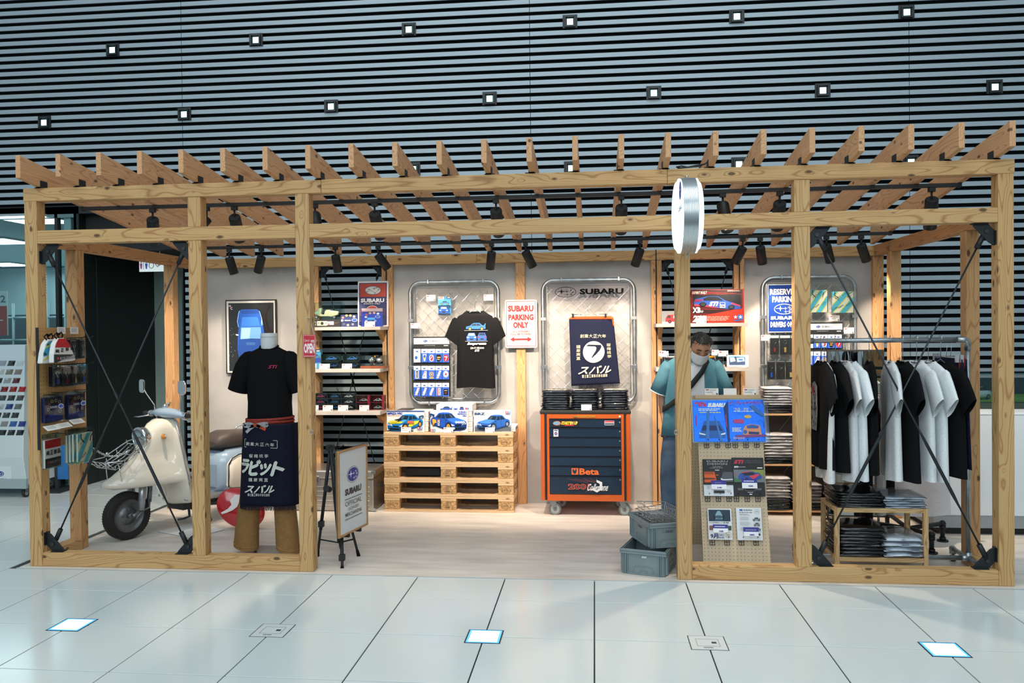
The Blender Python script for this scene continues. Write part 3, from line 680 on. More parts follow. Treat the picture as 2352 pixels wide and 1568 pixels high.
# ================================================ LIGHTING TRACKS AND SPOTS
def track(px0, px1, Y, z, lab):
    t = thing('lighting_track', lab, 'lighting track', (W(px0, 480, Y).x, Y, z)); L = W(px1, 480, Y).x-W(px0, 480, Y).x
    MB().box(0, -.018, -.014, L, .018, .012).build('rail', BLK, t); 
    for x in (-.02, L): MB().box(x, -.02, -.018, x+.02, .02, .014).build('end_cap', BLK, t)
    return t
Y1, Z1, Y2, Z2 = .52, 2.665, 1.86, 2.487
track(192, 2200, Y1, Z1, 'front black lighting track under the rafters'); track(470, 2042, Y2, Z2, 'rear black lighting track under the rafters')
SPOTC = (1.0, .82, .64)
heads = [  # px of the stem, track, tilt sideways (deg), tilt to the back (deg), spot power, label
 (350, 0, -22, 35, 40, 'spotlight on the front track, leftmost, above the pegboard'),
 (474, 0, -35, -20, 0, 'spotlight on the front track, half hidden behind the second post'),
 (538, 0, -12, 46, 40, 'spotlight on the front track above the mannequin'),
 (723, 0, 20, -38, 26, 'spotlight on the front track beside the third post, tilted forward'),
 (860, 0, 0, 46, 42, 'upright spotlight on the front track above the shelf bay of model cars'),
 (1139, 0, 0, 46, 60, 'upright spotlight on the front track above the pallets'),
 (1427, 0, 0, 46, 60, 'upright spotlight on the front track above the tool cabinet'),
 (1660, 0, 4, -30, 26, 'spotlight on the front track just right of the round sign, tilted forward'),
 (1791, 0, 5, 46, 42, 'spotlight on the front track left of the fifth post'),
 (2140, 0, 12, 35, 45, 'spotlight on the front track, rightmost'),
 (526, 1, 10, 18, 10, 'spotlight on the rear track above the framed car poster, left one'),
 (600, 1, -25, 22, 16, 'lit spotlight on the rear track above the framed car poster'),
 (770, 1, 2, 22, 16, 'spotlight on the rear track above the left shelf bay, left one'),
 (868, 1, 32, 20, 16, 'spotlight on the rear track above the left shelf bay, right one'),
 (1129, 1, -10, 24, 18, 'spotlight on the rear track above the black shirt'),
 (1207, 1, 25, 24, 9, 'spotlight on the rear track above the red parking sign'),
 (1470, 1, -18, 24, 20, 'spotlight on the rear track right of the hanging apron'),
 (1706, 1, -25, 22, 16, 'spotlight on the rear track above the red model box, left one of the pair'),
 (1746, 1, 12, 22, 30, 'spotlight on the rear track above the blue sign, right one of the pair'),
 (1898, 1, 20, 22, 20, 'lit spotlight on the rear track beside the blue bracket'),
 (1978, 1, 25, 20, 14, 'spotlight on the rear track, rightmost')]
def spot(px, tr, sx, sy, pw, lab):
    Y, z = ((Y1, Z1), (Y2, Z2))[tr]; x = W(px, (450, 552)[tr], Y).x
    t = thing('track_spotlight', lab, 'spotlight', (x, Y, z-.014), group='black spotlights on the lighting tracks')
    MB().box(-.022, -.016, -.03, .022, .016, 0).build('adapter', BLK, t, bevel=.002)
    MB().cyl((0, 0, -.03), (0, 0, -.085), .008, n=8).build('stem', BLK, t)
    L, r = (.225, .045) if tr == 0 else (.155, .041)
    M_ = Matrix.Translation((0, 0, -.085)) @ Euler((math.radians(sy), math.radians(-sx), 0), 'XYZ').to_matrix().to_4x4()
    m_ = MB(); m_.lathe([(r*.86, .008), (r*.96, .004), (r, -.006), (r, -L), (r*.88, -L), (r*.84, -L+.03)], 20, M_, caps=True)
    h = m_.build('head', P('#17181a', .5, .1), t)
    MB().lathe([(r*.82, -L+.035), (r*.8, -L+.028), (.001, -L+.026)], 18, M_, caps=False).build('lens', P('#fff1dc', .3, emis=(14 if pw > 12 else 3)), t)
    if pw:
        l = bpy.data.lights.new('track_lamp', 'SPOT'); l.energy = pw*SPK[tr]; l.color = SPOTC; l.spot_size = math.radians(64 if tr else 76); l.spot_blend = .55; l.shadow_soft_size = .025
        lo = bpy.data.objects.new('track_lamp', l); COL.objects.link(lo); lo.parent = t; lo.matrix_local = M_ @ Matrix.Translation((0, 0, -L-.005))
SPK = (3.0, 2.3)
for h_ in heads: spot(*h_)
# ================================================ ITEMS ON THE BACK WALL AND SHELVES
def RC(x0, y0, x1, y1, Y):
    cx, cy = (x0+x1)/2, (y0+y1)/2
    a, b = W(x0, cy, Y).x, W(x1, cy, Y).x; c, d = W(cx, y1, Y).z, W(cx, y0, Y).z
    return a, c, b-a, d-c
def board(name, label, cat, px, Y, th=.01, col='#ffffff', group=None, rough=.5, rad=0, part='board', coords=None, rot=None, edge=None, step=.0005, art_rough=.5, z=None, metal=0, mat=None):
    x, z_, w_, h = RC(*px, Y)
    if z is not None: z_ = z
    t = thing(name, label, cat, (x, Y, z_), group=group, rot=rot)
    if rad: MB().prism([(a+w_/2, b+h/2) for a, b in rrect(w_, h, rad)], 0, th).build(part, mat or P(col, rough, metal), t)
    else: MB().box(0, 0, 0, w_, th, h).build(part, mat or P(col, rough, metal), t, bevel=.0008)
    c = coords or px
    return t, Art(*c, w_, h, art_rough, step), w_, h
def price_card(px, Y, lab, tilt=-.25, red=True, z=None, base=True, blank=False):
    t, A, w_, h = board('price_card', lab, 'price card', px, Y, .002, '#efece6', 'white price cards', coords=(0, 0, 100, 60), part='card', rot=(tilt, 0, 0), z=z)
    if not blank:
        if red: A.rect(8, 8, 30, 18, '#b3443c')
        A.lines(36, 10, 92, 24, 2, '#8b8c90'); A.lines(8, 30, 70, 44, 2, '#8b8c90'); A.text('¥', 56, 46, 62, 54, '#55565a'); A.rect(82, 42, 94, 56, '#66676b'); A.put(t)
    if base: MB().box(-.004, -.004, -.003, w_+.004, .03, .0).build('clear_foot', glassy('#ffffff', .05, .1), t)
    return t
# ---- chain link frames
def pipe_frame(px, Y, lab, diamonds=True):
    x, z, w_, h = RC(*px, Y); r = .019
    t = thing('mesh_panel', lab, 'mesh panel', (x, Y, z), group='pipe framed mesh panels on the wall')
    pts = [(a+w_/2, 0, b+h/2) for a, b in rrect(w_-2*r, h-2*r, .1, 6)]
    MB().tube(pts, r, 12, closed=True).build('pipe_frame', GALV, t)
    i = .058; m_ = MB(); y = .012
    for a, b in (((i, y, i), (w_-i, y, i)), ((w_-i, y, i), (w_-i, y, h-i)), ((w_-i, y, h-i), (i, y, h-i)), ((i, y, h-i), (i, y, i))): m_.cyl(a, b, .003, n=5)
    m_.build('tension_bar', STEEL, t)
    m_ = MB(); x0, x1, z0, z1 = i, w_-i, i, h-i; d = .105; s_ = d/2*1.0; k = -int(h/d)-2
    xs = x0-h*1.0
    while xs < x1+h:
        for sg in (1, -1):
            # a run of slope sg, clipped to the panel, bowed a little so that wires cross over and under
            pts_ = []
            for q_ in range(0, int((z1-z0)/s_)+2):
                zz = z0+q_*s_; xx = (xs if sg > 0 else xs+h)+sg*q_*s_
                if x0-1e-6 <= xx <= x1 and zz <= z1+1e-6: pts_.append((xx, y+(.004 if q_ % 2 else -.004)*sg, zz))
            if len(pts_) > 1: m_.tube(pts_, .0014, 4, caps=False)
        xs += d
    o = m_.build('wire_mesh', P('#c2c6c8', .25, .9), t, kind='stuff')
    for (u, v) in ((.22, 1), (.82, 1), (.22, 0), (.82, 0)):
        MB().box(u*w_-.008, -.024, (h if v else 0)-.03 if v else -.006, u*w_+.008, .03, (h+.006 if v else .03)).build('clamp', STEEL, t, bevel=.002)
    for (u, v) in ((0, .3), (0, .68), (1, .3), (1, .68)):
        MB().box((w_-.05 if u else -.004), -.022, v*h-.016, (w_+.004 if u else .05), .03, v*h+.016).build('clamp', STEEL, t, bevel=.002)
    return t, w_, h
YF = 2.27
pipe_frame((939, 643, 1150, 929), YF, 'pipe framed wire mesh panel holding the black shirt, left of the three')
pipe_frame((1243, 638, 1462, 929), YF, 'pipe framed wire mesh panel holding the navy apron, middle of the three')
pipe_frame((1747, 632, 1969, 929), YF, 'pipe framed wire mesh panel behind the blue sign, right of the three')
def hook(pts, lab, Y=2.235, grp='metal hooks on the mesh panels'):
    p0 = W(*pts[0], Y); t = thing('s_hook', lab, 'hook', tuple(p0), group=grp)
    m_ = MB().tube([tuple(W(*p, Y)-p0) for p in pts], .0022, 6); m_.build('wire', CHROME, t); return t
hook([(958, 668), (956, 673), (960, 678), (962, 682), (958, 686), (955, 683)], 'empty wire hook at the top left of the mesh panel with the black shirt')
for px, lab in (((979, 677, 1000, 691), 'white price card at the top left of the black shirt panel'), ((1111, 676, 1133, 690), 'white price card at the top right of the black shirt panel'), ((944, 742, 964, 754), 'white price card left of the sticker rack on the black shirt panel')):
    t = price_card(px, 2.22, lab, 0, base=False); MB().cyl((.03, .002, .05), (.032, .03, .10), .002, n=5).build('clip', STEEL, t)
t, A, w_, h = board('toy_blister', 'blue blister card with a small rally car hanging on the mesh panel', 'toy pack', (1006, 681, 1036, 724), 2.225, .003, '#3f9bd0', coords=(495, 318, 613, 487), rad=.006, part='card')
A.rect(497, 318, 550, 342, '#e9dcd6'); A.text('HW', 500, 322, 545, 338, '#b04a2a', .04); A.rect(575, 318, 611, 334, '#15181a'); A.rect(580, 322, 606, 330, '#eef0f0'); A.rect(497, 345, 611, 398, '#48b0dd'); A.car(510, 355, 600, 392, '#3a86c0'); A.rect(497, 398, 611, 420, '#27506e'); A.car(505, 405, 590, 470, '#2a6ad0', 'front'); A.rect(500, 470, 608, 484, '#14324a'); A.put(t)
MB().box(.01, -.03, .01, w_-.01, 0, h*.55).build('blister', glassy('#dff0ff', .05, .05), t, bevel=.004)
# ---- sticker racks
def sticker_rack(x0, y0, lab, tag_, sc_=1.0, cols=5, seed=1):
    rnd = random.Random(seed); X = lambda v: x0+v*sc_; Y_ = lambda v: y0+v*sc_; YY = 2.20
    hd = tag_
    t, A, w_, h = board('sticker_rack', lab, 'display rack', (X(0), Y_(0), X(84), Y_(137)), YY+.02, .01, '#16181b', coords=(0, 0, 84, 137), part='back_board')
    A.rect(1, 3, 83, 17, '#e9edef'); A.stars(28, 10, 5.5, 3, '#dfe8ff', '#1d3f88'); A.text('SUBARU', 36, 8, 60, 12, '#6b6f73', .03); A.lines(25, 20, 58, 21.4, 1, '#c8c8c8'); A.rect(70, 19.5, 80, 21.5, '#c8c8c8'); A.put(t)
    for k in range(3): MB().box(0, -.03, h*(1-(23+39*k)/137), w_, 0, h*(1-(27+39*k)/137)+.0).build('hanging_bar', P('#101214', .5), t)
    des = ['badge', 'blue', 'oval', 'dark', 'seven', 'strip', 'redst', 'gold', 'kana', 'oval2', 'kana2', 'kana3', 'kana4', 'red', 'black']
    words_ = ['white card with a small oval badge', 'card with a blue crest', 'card with a red oval', 'card with a dark shield', 'card with a red disc', 'card with white characters on a strip', 'card with a red slanting mark', 'card with a gold ring', 'card with black and white slanting characters', 'card with a white dotted oval', 'card with red slanting characters', 'card with blue slanting characters', 'card with red round characters', 'card with a red ribbon', 'card with a black square']
    for r_ in range(3):
        for c_ in range(cols):
            cx = 1+16.3*c_+(0 if c_ else -.6); cy = 28+r_*39
            q_, A, ww, hh = board('sticker_pack', words_[r_*5+c_]+', %s row, %s' % (('top', 'middle', 'bottom')[r_], hd), 'sticker', (X(cx), Y_(cy), X(cx+15.3), Y_(cy+31)), YY-.012+.001*c_, .003, '#2f55b4', 'carded stickers on %s' % hd, coords=(0, 0, 15, 31), part='card', art_rough=.25)
            A.rect(0, 0, 15, 9.5, '#e6ebf2'); A.ell(7.5, 6, 3, 1.6, '#2c57a8', 12); A.rect(0, 9.5, 5, 31, '#3566c8'); d = des[r_*5+c_]
            if d == 'badge': A.rect(0, 9.5, 15, 31, '#eceef0'); A.ell(5.5, 20, 3.4, 4, '#2f5fae', 12); A.rect(10, 15, 13, 27, '#d2d6da')
            elif d == 'blue': A.poly([(4, 12), (12, 12), (9, 28), (6, 28)], '#f2f4f6'); A.ell(7.8, 18, 2.6, 5, '#1f50c0', 12); A.rect(5, 20, 10, 23, '#d8b03a')
            elif d in ('oval', 'redst'): A.ell(7.5, 21, 5, 8, '#f1f1f1', 18) if d == 'oval' else A.poly([(3, 25), (8, 12), (12, 12), (12, 29), (3, 28)], '#f1f1f1'); A.ell(7.5, 21, 3.6, 6.4, '#c22f3a', 16) if d == 'oval' else A.poly([(4, 24), (9, 13), (11, 14), (7, 25)], '#c22f3a'); A.line([(4, 24), (10, 16)], 1.2, '#ffffff')
            elif d == 'dark': A.poly([(2.5, 13), (12.5, 13), (13, 22), (10, 29), (4, 29), (2, 22)], '#17191c'); A.rect(4, 18, 11.5, 21, '#e39a50'); A.rect(4, 23, 10, 25, '#e39a50')
            elif d == 'seven': A.ell(7.8, 21, 6, 8, '#c8262c', 18); A.poly([(4.5, 17), (11.5, 17), (7.5, 27), (6.3, 27), (8.8, 19), (4.5, 19)], '#ffffff')
            elif d == 'strip': A.rect(3.5, 11, 11, 29, '#f3f3f3'); A.rect(5, 12, 10, 15, '#20242a'); [A.rect(5, 16+3*i, 10, 18+3*i, '#20242a') for i in range(4)]
            elif d == 'gold': A.ring(7.5, 19, 5, 5.4, 1.4, '#c9a24a'); A.ell(7.5, 19, 2, 2.2, '#c9a24a', 10); A.rect(3, 26, 12, 29, '#c9a24a')
            elif d == 'oval2': A.ell(7.8, 19, 5.6, 7.6, '#f2f2f2', 18); [A.ell(7.8+3.6*math.cos(i), 19+5.2*math.sin(i), .9, 1.2, '#3c62b8', 8) for i in (0, 1, 2, 3, 4, 5, 6)]; A.ell(7.8, 19, 2.2, 2.6, '#c6272d', 12)
            elif d == 'black': A.rect(2.4, 14, 12.8, 28, '#17181a'); A.rect(4, 17, 11, 18.4, '#b9a58a'); A.ell(7.5, 23, 3, 2, '#6d2f28', 10)
            elif d == 'red': A.rect(3.5, 12, 11.5, 28, '#f0f0f0'); A.rect(4, 12, 6.4, 28, '#c2242c'); [A.rect(8, 14+3.4*i, 10.4, 16+3.4*i, '#23262b') for i in range(4)]
            else:
                colr = {'kana': '#14171c', 'kana2': '#c2242c', 'kana3': '#1d4f9c', 'kana4': '#d03040'}[d]; A.poly([(2, 27), (8.5, 11), (13.5, 12), (7, 29)], '#f4f4f4'); A.text({'kana': 'スバル', 'kana2': 'スバル', 'kana3': 'スバル', 'kana4': 'ラビット'}[d], -1, 17, 16, 23, colr, .04, 0, -1.15)
            A.put(q_)
    return t
sticker_rack(950, 773, 'black tiered sticker rack under a white header, beside the black shirt', 'the rack by the black shirt')
sticker_rack(1852, 740, 'black tiered sticker rack under a white header, behind the clothes rail', 'the rack behind the rail', 1.0, 5, 3)
# ---- red and white parking sign
t, A, w_, h = board('parking_sign', 'white enamel parking sign with red lettering and double arrow', 'sign', (1160, 688, 1233.5, 798.5), 2.262, .004, '#d9d6d2', coords=(1098, 345, 1385, 778), rad=.02, part='plate', rough=.25)
RD = '#c01c22'; 
for a, b, c_, d in ((1112, 359, 1371, 363), (1112, 760, 1371, 764), (1110, 361, 1114, 762), (1369, 361, 1373, 762)): A.rect(a, b, c_, d, RD)
A.text('SUBARU', 1125, 397, 1355, 452, RD, .045).text('PARKING', 1128, 477, 1355, 530, RD, .045).text('ONLY', 1172, 545, 1308, 600, RD, .045).text('ALL OTHERS', 1165, 623, 1317, 641, RD, .005).text('WILL BE TOWED', 1143, 646, 1337, 664, RD, .005)
A.rect(1175, 694, 1305, 708, RD).poly([(1143, 701), (1180, 680), (1180, 722)], RD).poly([(1337, 701), (1300, 680), (1300, 722)], RD); A.lines(1282, 742, 1350, 745, 1, RD); A.ell(1241, 362, 4, 4, '#8f8f8f', 8).ell(1241, 757, 4, 4, '#8f8f8f', 8); A.put(t)
# ---- clear board with the oval badge and name
t, A, w_, h = board('acrylic_sign', 'clear board with black star badge and lettering on the middle mesh panel', 'sign', (1263.5, 652, 1445, 689), 2.225, .004, '#ffffff', coords=(445, 205, 1155, 350), part='clear_sheet', mat=glassy('#f3f0f4', .05, .04), art_rough=.9)
A.stars(585, 275, 97, 47, '#08090a', None, .05); A.text('SUBARU', 712, 247, 1105, 298, '#08090a', .045); [A.ell(x, y, 5, 5, '#6d7073', 8) for x in (463, 1137) for y in (238, 318)]; A.put(t)
# ---- blue reserved parking sign
t, A, w_, h = board('reserved_sign', 'dark blue enamel sign with white lettering half hidden by the fifth post', 'sign', (1763.4, 652.5, 1838.5, 763), 2.2, .004, '#1f3f8f', coords=(108, 150, 452, 660), rad=.006, part='plate', rough=.18)
WH = '#eef1f4'; A.frame(120, 162, 440, 648, 0, WH) if False else None
for a, b, c_, d in ((108, 150, 452, 158), (108, 652, 452, 660), (108, 150, 115, 660), (445, 150, 452, 660)): A.rect(a, b, c_, d, WH)
A.text('RESERVED', 130, 198, 432, 262, WH, .045).text('PARKING', 155, 277, 405, 341, WH, .045); A.stars(280, 413, 106, 56, WH, None, .06); A.text('SUBARU', 136, 488, 424, 526, WH, .05).text('DRIVERS ONLY', 134, 545, 428, 607, WH, .045); A.put(t)
# ---- clothes hung on the wall
def tee(t, col, L=.68, hw=.25, sl=.21, thick=.035, neck=.085, drop=1.1, fold=.012, seed=0, opn=.5, vneck=False, rough=.85, rib=None):
    """short sleeved shirt hanging with its neck at z = 0, width along x, parts body, sleeve, neckband"""
    rnd = random.Random(seed); ph = [rnd.uniform(0, 6) for _ in range(4)]; mt = P(col, rough, var=.06, bump=.12, scale=90); N = 28
    R_ = []
    prof = [(-.0, neck*.98, .55), (-.012, neck*1.25, .75), (-.03, hw*.66, .85), (-.055, hw*.9, .95), (-.10, hw*.99, 1.0), (-.2, hw*.97, 1.15), (-.32, hw*.95, 1.25), (-.45, hw*.97, 1.3), (-L*.85, hw, 1.35), (-L, hw*1.02, 1.4)]
    for z, w_, d in prof:
        k = min(1, max(0, (-z-.08)/(L-.08))); ring = []
        for i in range(N):
            a = 2*PI*i/N; c, s_ = math.cos(a), math.sin(a)
            x = w_*(abs(c)**.8)*(1 if c >= 0 else -1); f = fold*k*(math.sin(x*26+ph[0])+.6*math.sin(x*43+ph[1]))
            y = thick*d*(abs(s_)**.7)*(1 if s_ >= 0 else -1)+f
            zz = z+(.018*(1-abs(c)) if False else 0)-(.03*k*0)
            if z > -.02: zz = z-(.022*abs(s_))*(1 if s_ < 0 else .4)
            ring.append((x, y, zz+.006*k*math.sin(x*17+ph[2])))
        R_.append(ring)
    MB().loft(R_, cap=False).build('body', mt, t, fix=True)
    MB().tube([(neck*1.02*math.cos(a), thick*.62*math.sin(a), -.004-.022*abs(math.sin(a))*(1 if math.sin(a) < 0 else .4)) for a in [2*PI*i/20 for i in range(20)]], .006, 6, closed=True).build('neckband', rib or mt, t)
    for sg in (-1, 1):
        R_ = []; an = drop; ax = Vector((sg*math.cos(an), 0, -math.sin(an))); nx = Vector((sg*math.sin(an), 0, math.cos(an)))
        for q_, (u, r1, r2) in enumerate(((-.12, .075, thick*.7), (.0, .09, thick*.9), (.3, .092, thick*.9), (.65, .090, thick*.8), (1.0, .088, thick*.62))):
            c_ = Vector((sg*(hw*.86-.02), 0, -.115))+ax*sl*u
            R_.append([tuple(c_+nx*r1*math.cos(a)+Vector((0, 1, 0))*r2*math.sin(a)*(1+.15*math.sin(3*a+ph[3]))-ax*(.02*math.cos(a) if u == 1.0 else 0)) for a in [2*PI*i/16 for i in range(16)]])
        MB().loft(R_, cap=False).build('sleeve', mt, t)
    return mt
def hanger(loc, lab, rz=0, grp='wire hangers', w_=.19, up=.13, parent=None):
    t = thing('hanger', lab, 'hanger', loc, rz, grp)
    MB().tube([(-.0, 0, up-.03), (-.018, 0, up-.012), (-.012, 0, up+.008), (.004, 0, up+.014), (.016, 0, up+.004), (.016, 0, up-.012), (.003, 0, up-.035), (0, 0, .03)], .0024, 6).build('hook', CHROME, t)
    MB().tube([(0, 0, .03), (-.05, 0, .005), (-w_, 0, -.05), (-w_+.004, 0, -.056), (0, 0, -.056), (w_-.004, 0, -.056), (w_, 0, -.05), (.05, 0, .005), (0, 0, .03)], .0026, 6).build('shoulder_wire', CHROME, t); return t
p = W(1091, 713, 2.17); ts_ = ppm(2.17)
t = thing('t_shirt', 'black short-sleeved shirt printed with three blue cars, hung on the mesh panel', 'shirt', (p.x, p.y, p.z), group=None)
tee(t, '#121315', L=.735, hw=.185, sl=.2, thick=.03, neck=.08, drop=1.15, seed=3)
A = Art(735, 545, 950, 815, 215/3.919/ts_, 270/3.919/ts_, .6)
A.car(750, 553, 930, 622, '#2b6fd6', 'side'); A.rect(735, 620, 948, 624, '#9b9ea2'); A.car(755, 640, 846, 716, '#2b62cc', 'front'); A.car(853, 640, 938, 714, '#2b62cc', 'back'); A.rect(742, 716, 945, 720, '#9b9ea2')
A.text('Impreza', 760, 727, 936, 757, '#e9eaec', .06, .3); A.text('22B-STi VERSION', 790, 770, 912, 788, '#d8d9db', .02); A.text('STi', 828, 793, 872, 812, '#e6e6e8', .05, .3)
A.put(t, (W(880+735/3.919, 700, 2.17).x-p.x, -.046, W(1080, 600+815/3.919, 2.17).z-p.z))
hanger((p.x, p.y, p.z-.02), 'white wire hanger carrying the black printed shirt on the mesh panel', 0, None, .14, .125)
# ---- navy apron on the middle panel
def sheet(t, name, cor, Y, mat, f, nu=24, nv=24, thick=.003, base=(0, 0, 0), label=None):
    """cloth hung between four corners given as points; f(u, v) bows it towards the viewer"""
    c = [Vector(q_)-Vector(base) for q_ in cor]; m_ = MB(); m_.smooth = True
    def pt_(u, v):
        p_ = (c[0]*(1-u)+c[1]*u)*(1-v)+(c[3]*(1-u)+c[2]*u)*v; return p_+Vector((0, f(u, v), 0))
    m_.v = [tuple(pt_(i/nu, j/nv)) for j in range(nv+1) for i in range(nu+1)]
    for j in range(nv):
        for i in range(nu): m_.face((j*(nu+1)+i, j*(nu+1)+i+1, (j+1)*(nu+1)+i+1, (j+1)*(nu+1)+i))
    o = m_.build(name, mat, t, solid=thick, fix=False, label=label); return o, pt_
NAVY = P('#1c2036', .9, var=.12, bump=.2, scale=180); CREAM = '#e6dcc0'
ya = 2.15; base = W(1306, 735, ya)
t = thing('hanging_apron', 'navy workman apron with cream disc and characters clipped to the mesh panel', 'apron', tuple(base))
cor = [W(1307, 731, ya), W(1409, 733, ya), W(1424, 880, ya), W(1312.5, 886, ya)]
fw = lambda u, v: -.003*math.sin(u*9+1)*v-.004*math.sin(u*4)*(1-v)+.02*max(0, u-.85)*6*(1-v)
o, ptf = sheet(t, 'cloth', cor, ya, NAVY, fw, base=base)
A = Art(1307, 731, 1424, 886, 1, 1, .85, .0008)
inv = lambda X, Y_: (1150+X/3.919, 600+Y_/3.919)
def wrapper(u, y, v):
    p_ = ptf(u, 1-v); return (p_.x, p_.y+y-.006, p_.z)
def wrap_q(A, x0l, x1l, x0r, x1r, y0, y1):    # trapezium coordinates
    def q(x, y):
        v = (y-y0)/(y1-y0); a = x0l+(x0r-x0l)*v; b = x1l+(x1r-x1l)*v; return ((x-a)/(b-a), 1-v)
    A.q = q
wrap_q(A, 1307, 1409, 1312.5, 1424, 732, 883); A.wrap = wrapper
T7 = lambda s, a, b, c_, d, bold=.02, shear=0: A.text(s, *inv(a, b), *inv(c_, d), CREAM, bold, shear)
for i, ch in enumerate('創業大正六年'): T7(ch, 716+39.5*i, 656-2*i*0, 750+39.5*i, 688)
A.ell(*inv(838, 815), 97/3.919, 97/3.919, CREAM, 36)
A.poly([inv(*q_) for q_ in ((768, 762), (790, 748), (903, 752), (908, 770), (893, 800), (862, 835), (828, 865), (800, 893), (838, 832), (858, 800), (862, 776), (850, 766))], '#1c2036')
for i, ch in enumerate('謹厳実直'): T7(ch, 682, 752+34*i, 718, 780+34*i)
for i, ch in enumerate('桜梅桃李'): T7(ch, 953+2*i, 738+35*i, 989+2*i, 767+35*i)
T7('スバル', 700, 940, 993, 1008, .07, .35)
for i, ch in enumerate('富士重工業株式會社謹製'): T7(ch, 733+21*i, 1015, 750+21*i, 1042, .03)
A.put(t, name='printing')
m_ = MB()
for i in range(70):
    u = i/69; p_ = ptf(u, 1); m_.tube([tuple(p_), tuple(p_+Vector((random.uniform(-.004, .004), random.uniform(-.004, 0), -.02-random.random()*.006)))], .0016, 3, caps=False)
m_.build('fringe', NAVY, t, kind='stuff')
ob = P('#c2532c', .8); c2 = [W(1312, 727, ya-.004), W(1404, 725, ya-.004), W(1408, 733, ya-.004), W(1306.5, 733, ya-.004)]
sheet(t, 'waistband', c2, ya, ob, lambda u, v: -.004*math.sin(u*4), 12, 3, .003, base)
sheet(t, 'tie_strap', [W(1404, 726, ya+.01), W(1409, 728, ya+.01), W(1411, 750, ya+.01), W(1408, 748, ya+.01)], ya, ob, lambda u, v: 0, 3, 6, .003, base)
for px in (1316, 1391):
    p_ = W(px, 724, ya-.01)-base; MB().box(p_.x-.009, p_.y-.008, p_.z-.02, p_.x+.009, p_.y+.012, p_.z+.016).build('clip', P('#2a2b2e', .3, .5), t, bevel=.002)
MB().tube([tuple(W(*q_, ya)-base) for q_ in ((1311, 722), (1353, 722.5), (1396, 721))], .0028, 6).tube([tuple(W(*q_, ya)-base) for q_ in ((1353, 722), (1350, 712), (1356, 706), (1350, 702), (1347, 705))], .0025, 6).build('hanger_wire', CHROME, t)
# ---- framed car poster
t, A, w_, h = board('framed_poster', 'black framed poster of a blue car seen from the front and above', 'poster', (518.7, 688, 635, 858), 2.30, .025, '#15171a', coords=(230, 345, 690, 1010), part='frame', rough=.35)
A.rect(240, 356, 680, 1000, '#d9d4cf'); A.rect(258, 374, 668, 985, '#14171b')
for k in range(9): A.line([(270+40*k, 380+random.random()*40), (290+35*k, 520), (262+42*k, 660), (300+35*k, 820), (270+40*k, 975)], 2, '#1d2229')
A.line([(640, 385), (600, 470), (590, 530), (620, 590), (655, 640)], 9, '#4a3128'); A.text('W', 262, 390, 284, 410, '#d9dde0'); A.text('C', 280, 410, 298, 432, '#d9dde0'); A.text('/', 275, 398, 286, 422, '#c23a3a')
A.poly([(362, 445), (380, 432), (520, 432), (545, 450), (565, 520), (572, 570), (585, 650), (588, 780), (570, 860), (350, 860), (338, 780), (342, 680), (352, 590), (342, 540), (352, 480)], '#17489a')
A.poly([(372, 450), (385, 438), (515, 438), (535, 455), (530, 470), (380, 470)], '#123a80'); A.poly([(385, 500), (525, 500), (548, 585), (372, 585)], '#2a66b8'); A.poly([(372, 592), (552, 592), (560, 695), (365, 700)], '#5c8cc2'); A.poly([(380, 600), (460, 600), (450, 690), (372, 695)], '#86b0dc')
A.poly([(358, 705), (575, 700), (575, 780), (540, 850), (360, 850), (345, 780)], '#143f88'); A.line([(385, 705), (470, 695), (540, 700)], 3, '#0e2346'); A.line([(420, 735), (500, 735)], 4, '#5c8cc2'); A.line([(420, 748), (500, 748)], 3, '#5c8cc2'); A.poly([(325, 652), (350, 655), (350, 668), (328, 664)], '#bcd8f0'); A.poly([(560, 525), (570, 540), (556, 590)], '#7fb4ee')
A.line([(362, 445), (352, 480), (342, 540), (352, 590)], 4, '#8fc0f2'); A.line([(545, 450), (565, 520), (572, 575)], 4, '#8fc0f2')
for k in range(14): A.ell(random.uniform(265, 330), random.uniform(530, 960), 2, 3, '#c8ccd0', 6, up=False)
A.l += 1; A.put(t); MB().box(.006, -.006, .006, w_-.006, -.005, h-.006).build('glazing', glassy('#ffffff', .02, .0), t)
# ---- OPEN sign on the third post
t, A, w_, h = board('open_sign', 'small red OPEN sign hanging on a chain from the third post', 'sign', (695.5, 768.5, 725, 820), -.03, .004, '#c4303c', coords=(922, 662, 1038, 862), rad=.004, part='plate', rough=.3)
PK = '#f1dfe0'; A.frame(928, 668, 1032, 855, 2, PK); A.text('Come in', 936, 700, 982, 724, PK, 0, .3); A.text("WE'RE", 994, 708, 1027, 733, PK, .03); A.text('OPEN', 934, 738, 1028, 828, PK, .05); A.line([(934, 850), (1028, 850)], 2, PK); A.put(t)
p0 = Vector(t.location)
for a, b in (((932, 662), (977, 520)), ((1027, 662), (996, 565))):
    c_ = [W(460+a[0]/3.92, 600+a[1]/3.92, -.03)-p0, W(460+b[0]/3.92, 600+b[1]/3.92, -.012)-p0]; m_ = MB(); n = 22
    for i in range(n):
        q_ = c_[0].lerp(c_[1], (i+.5)/n); d = (c_[1]-c_[0]).normalized()*.0045; s_ = Vector((.0022, 0, 0)) if i % 2 else Vector((0, .0022, 0)); m_.tube([tuple(q_+d), tuple(q_+s_), tuple(q_-d), tuple(q_-s_)], .0009, 4, closed=True)
    m_.build('chain', STEEL, t, kind='stuff')
MB().cyl((W(709, 732, 0).x-p0.x, .03, W(709, 732, 0).z-p0.z), (W(709, 732, 0).x-p0.x, -.004, W(709, 732, 0).z-p0.z), .004).build('nail', STEEL, t)
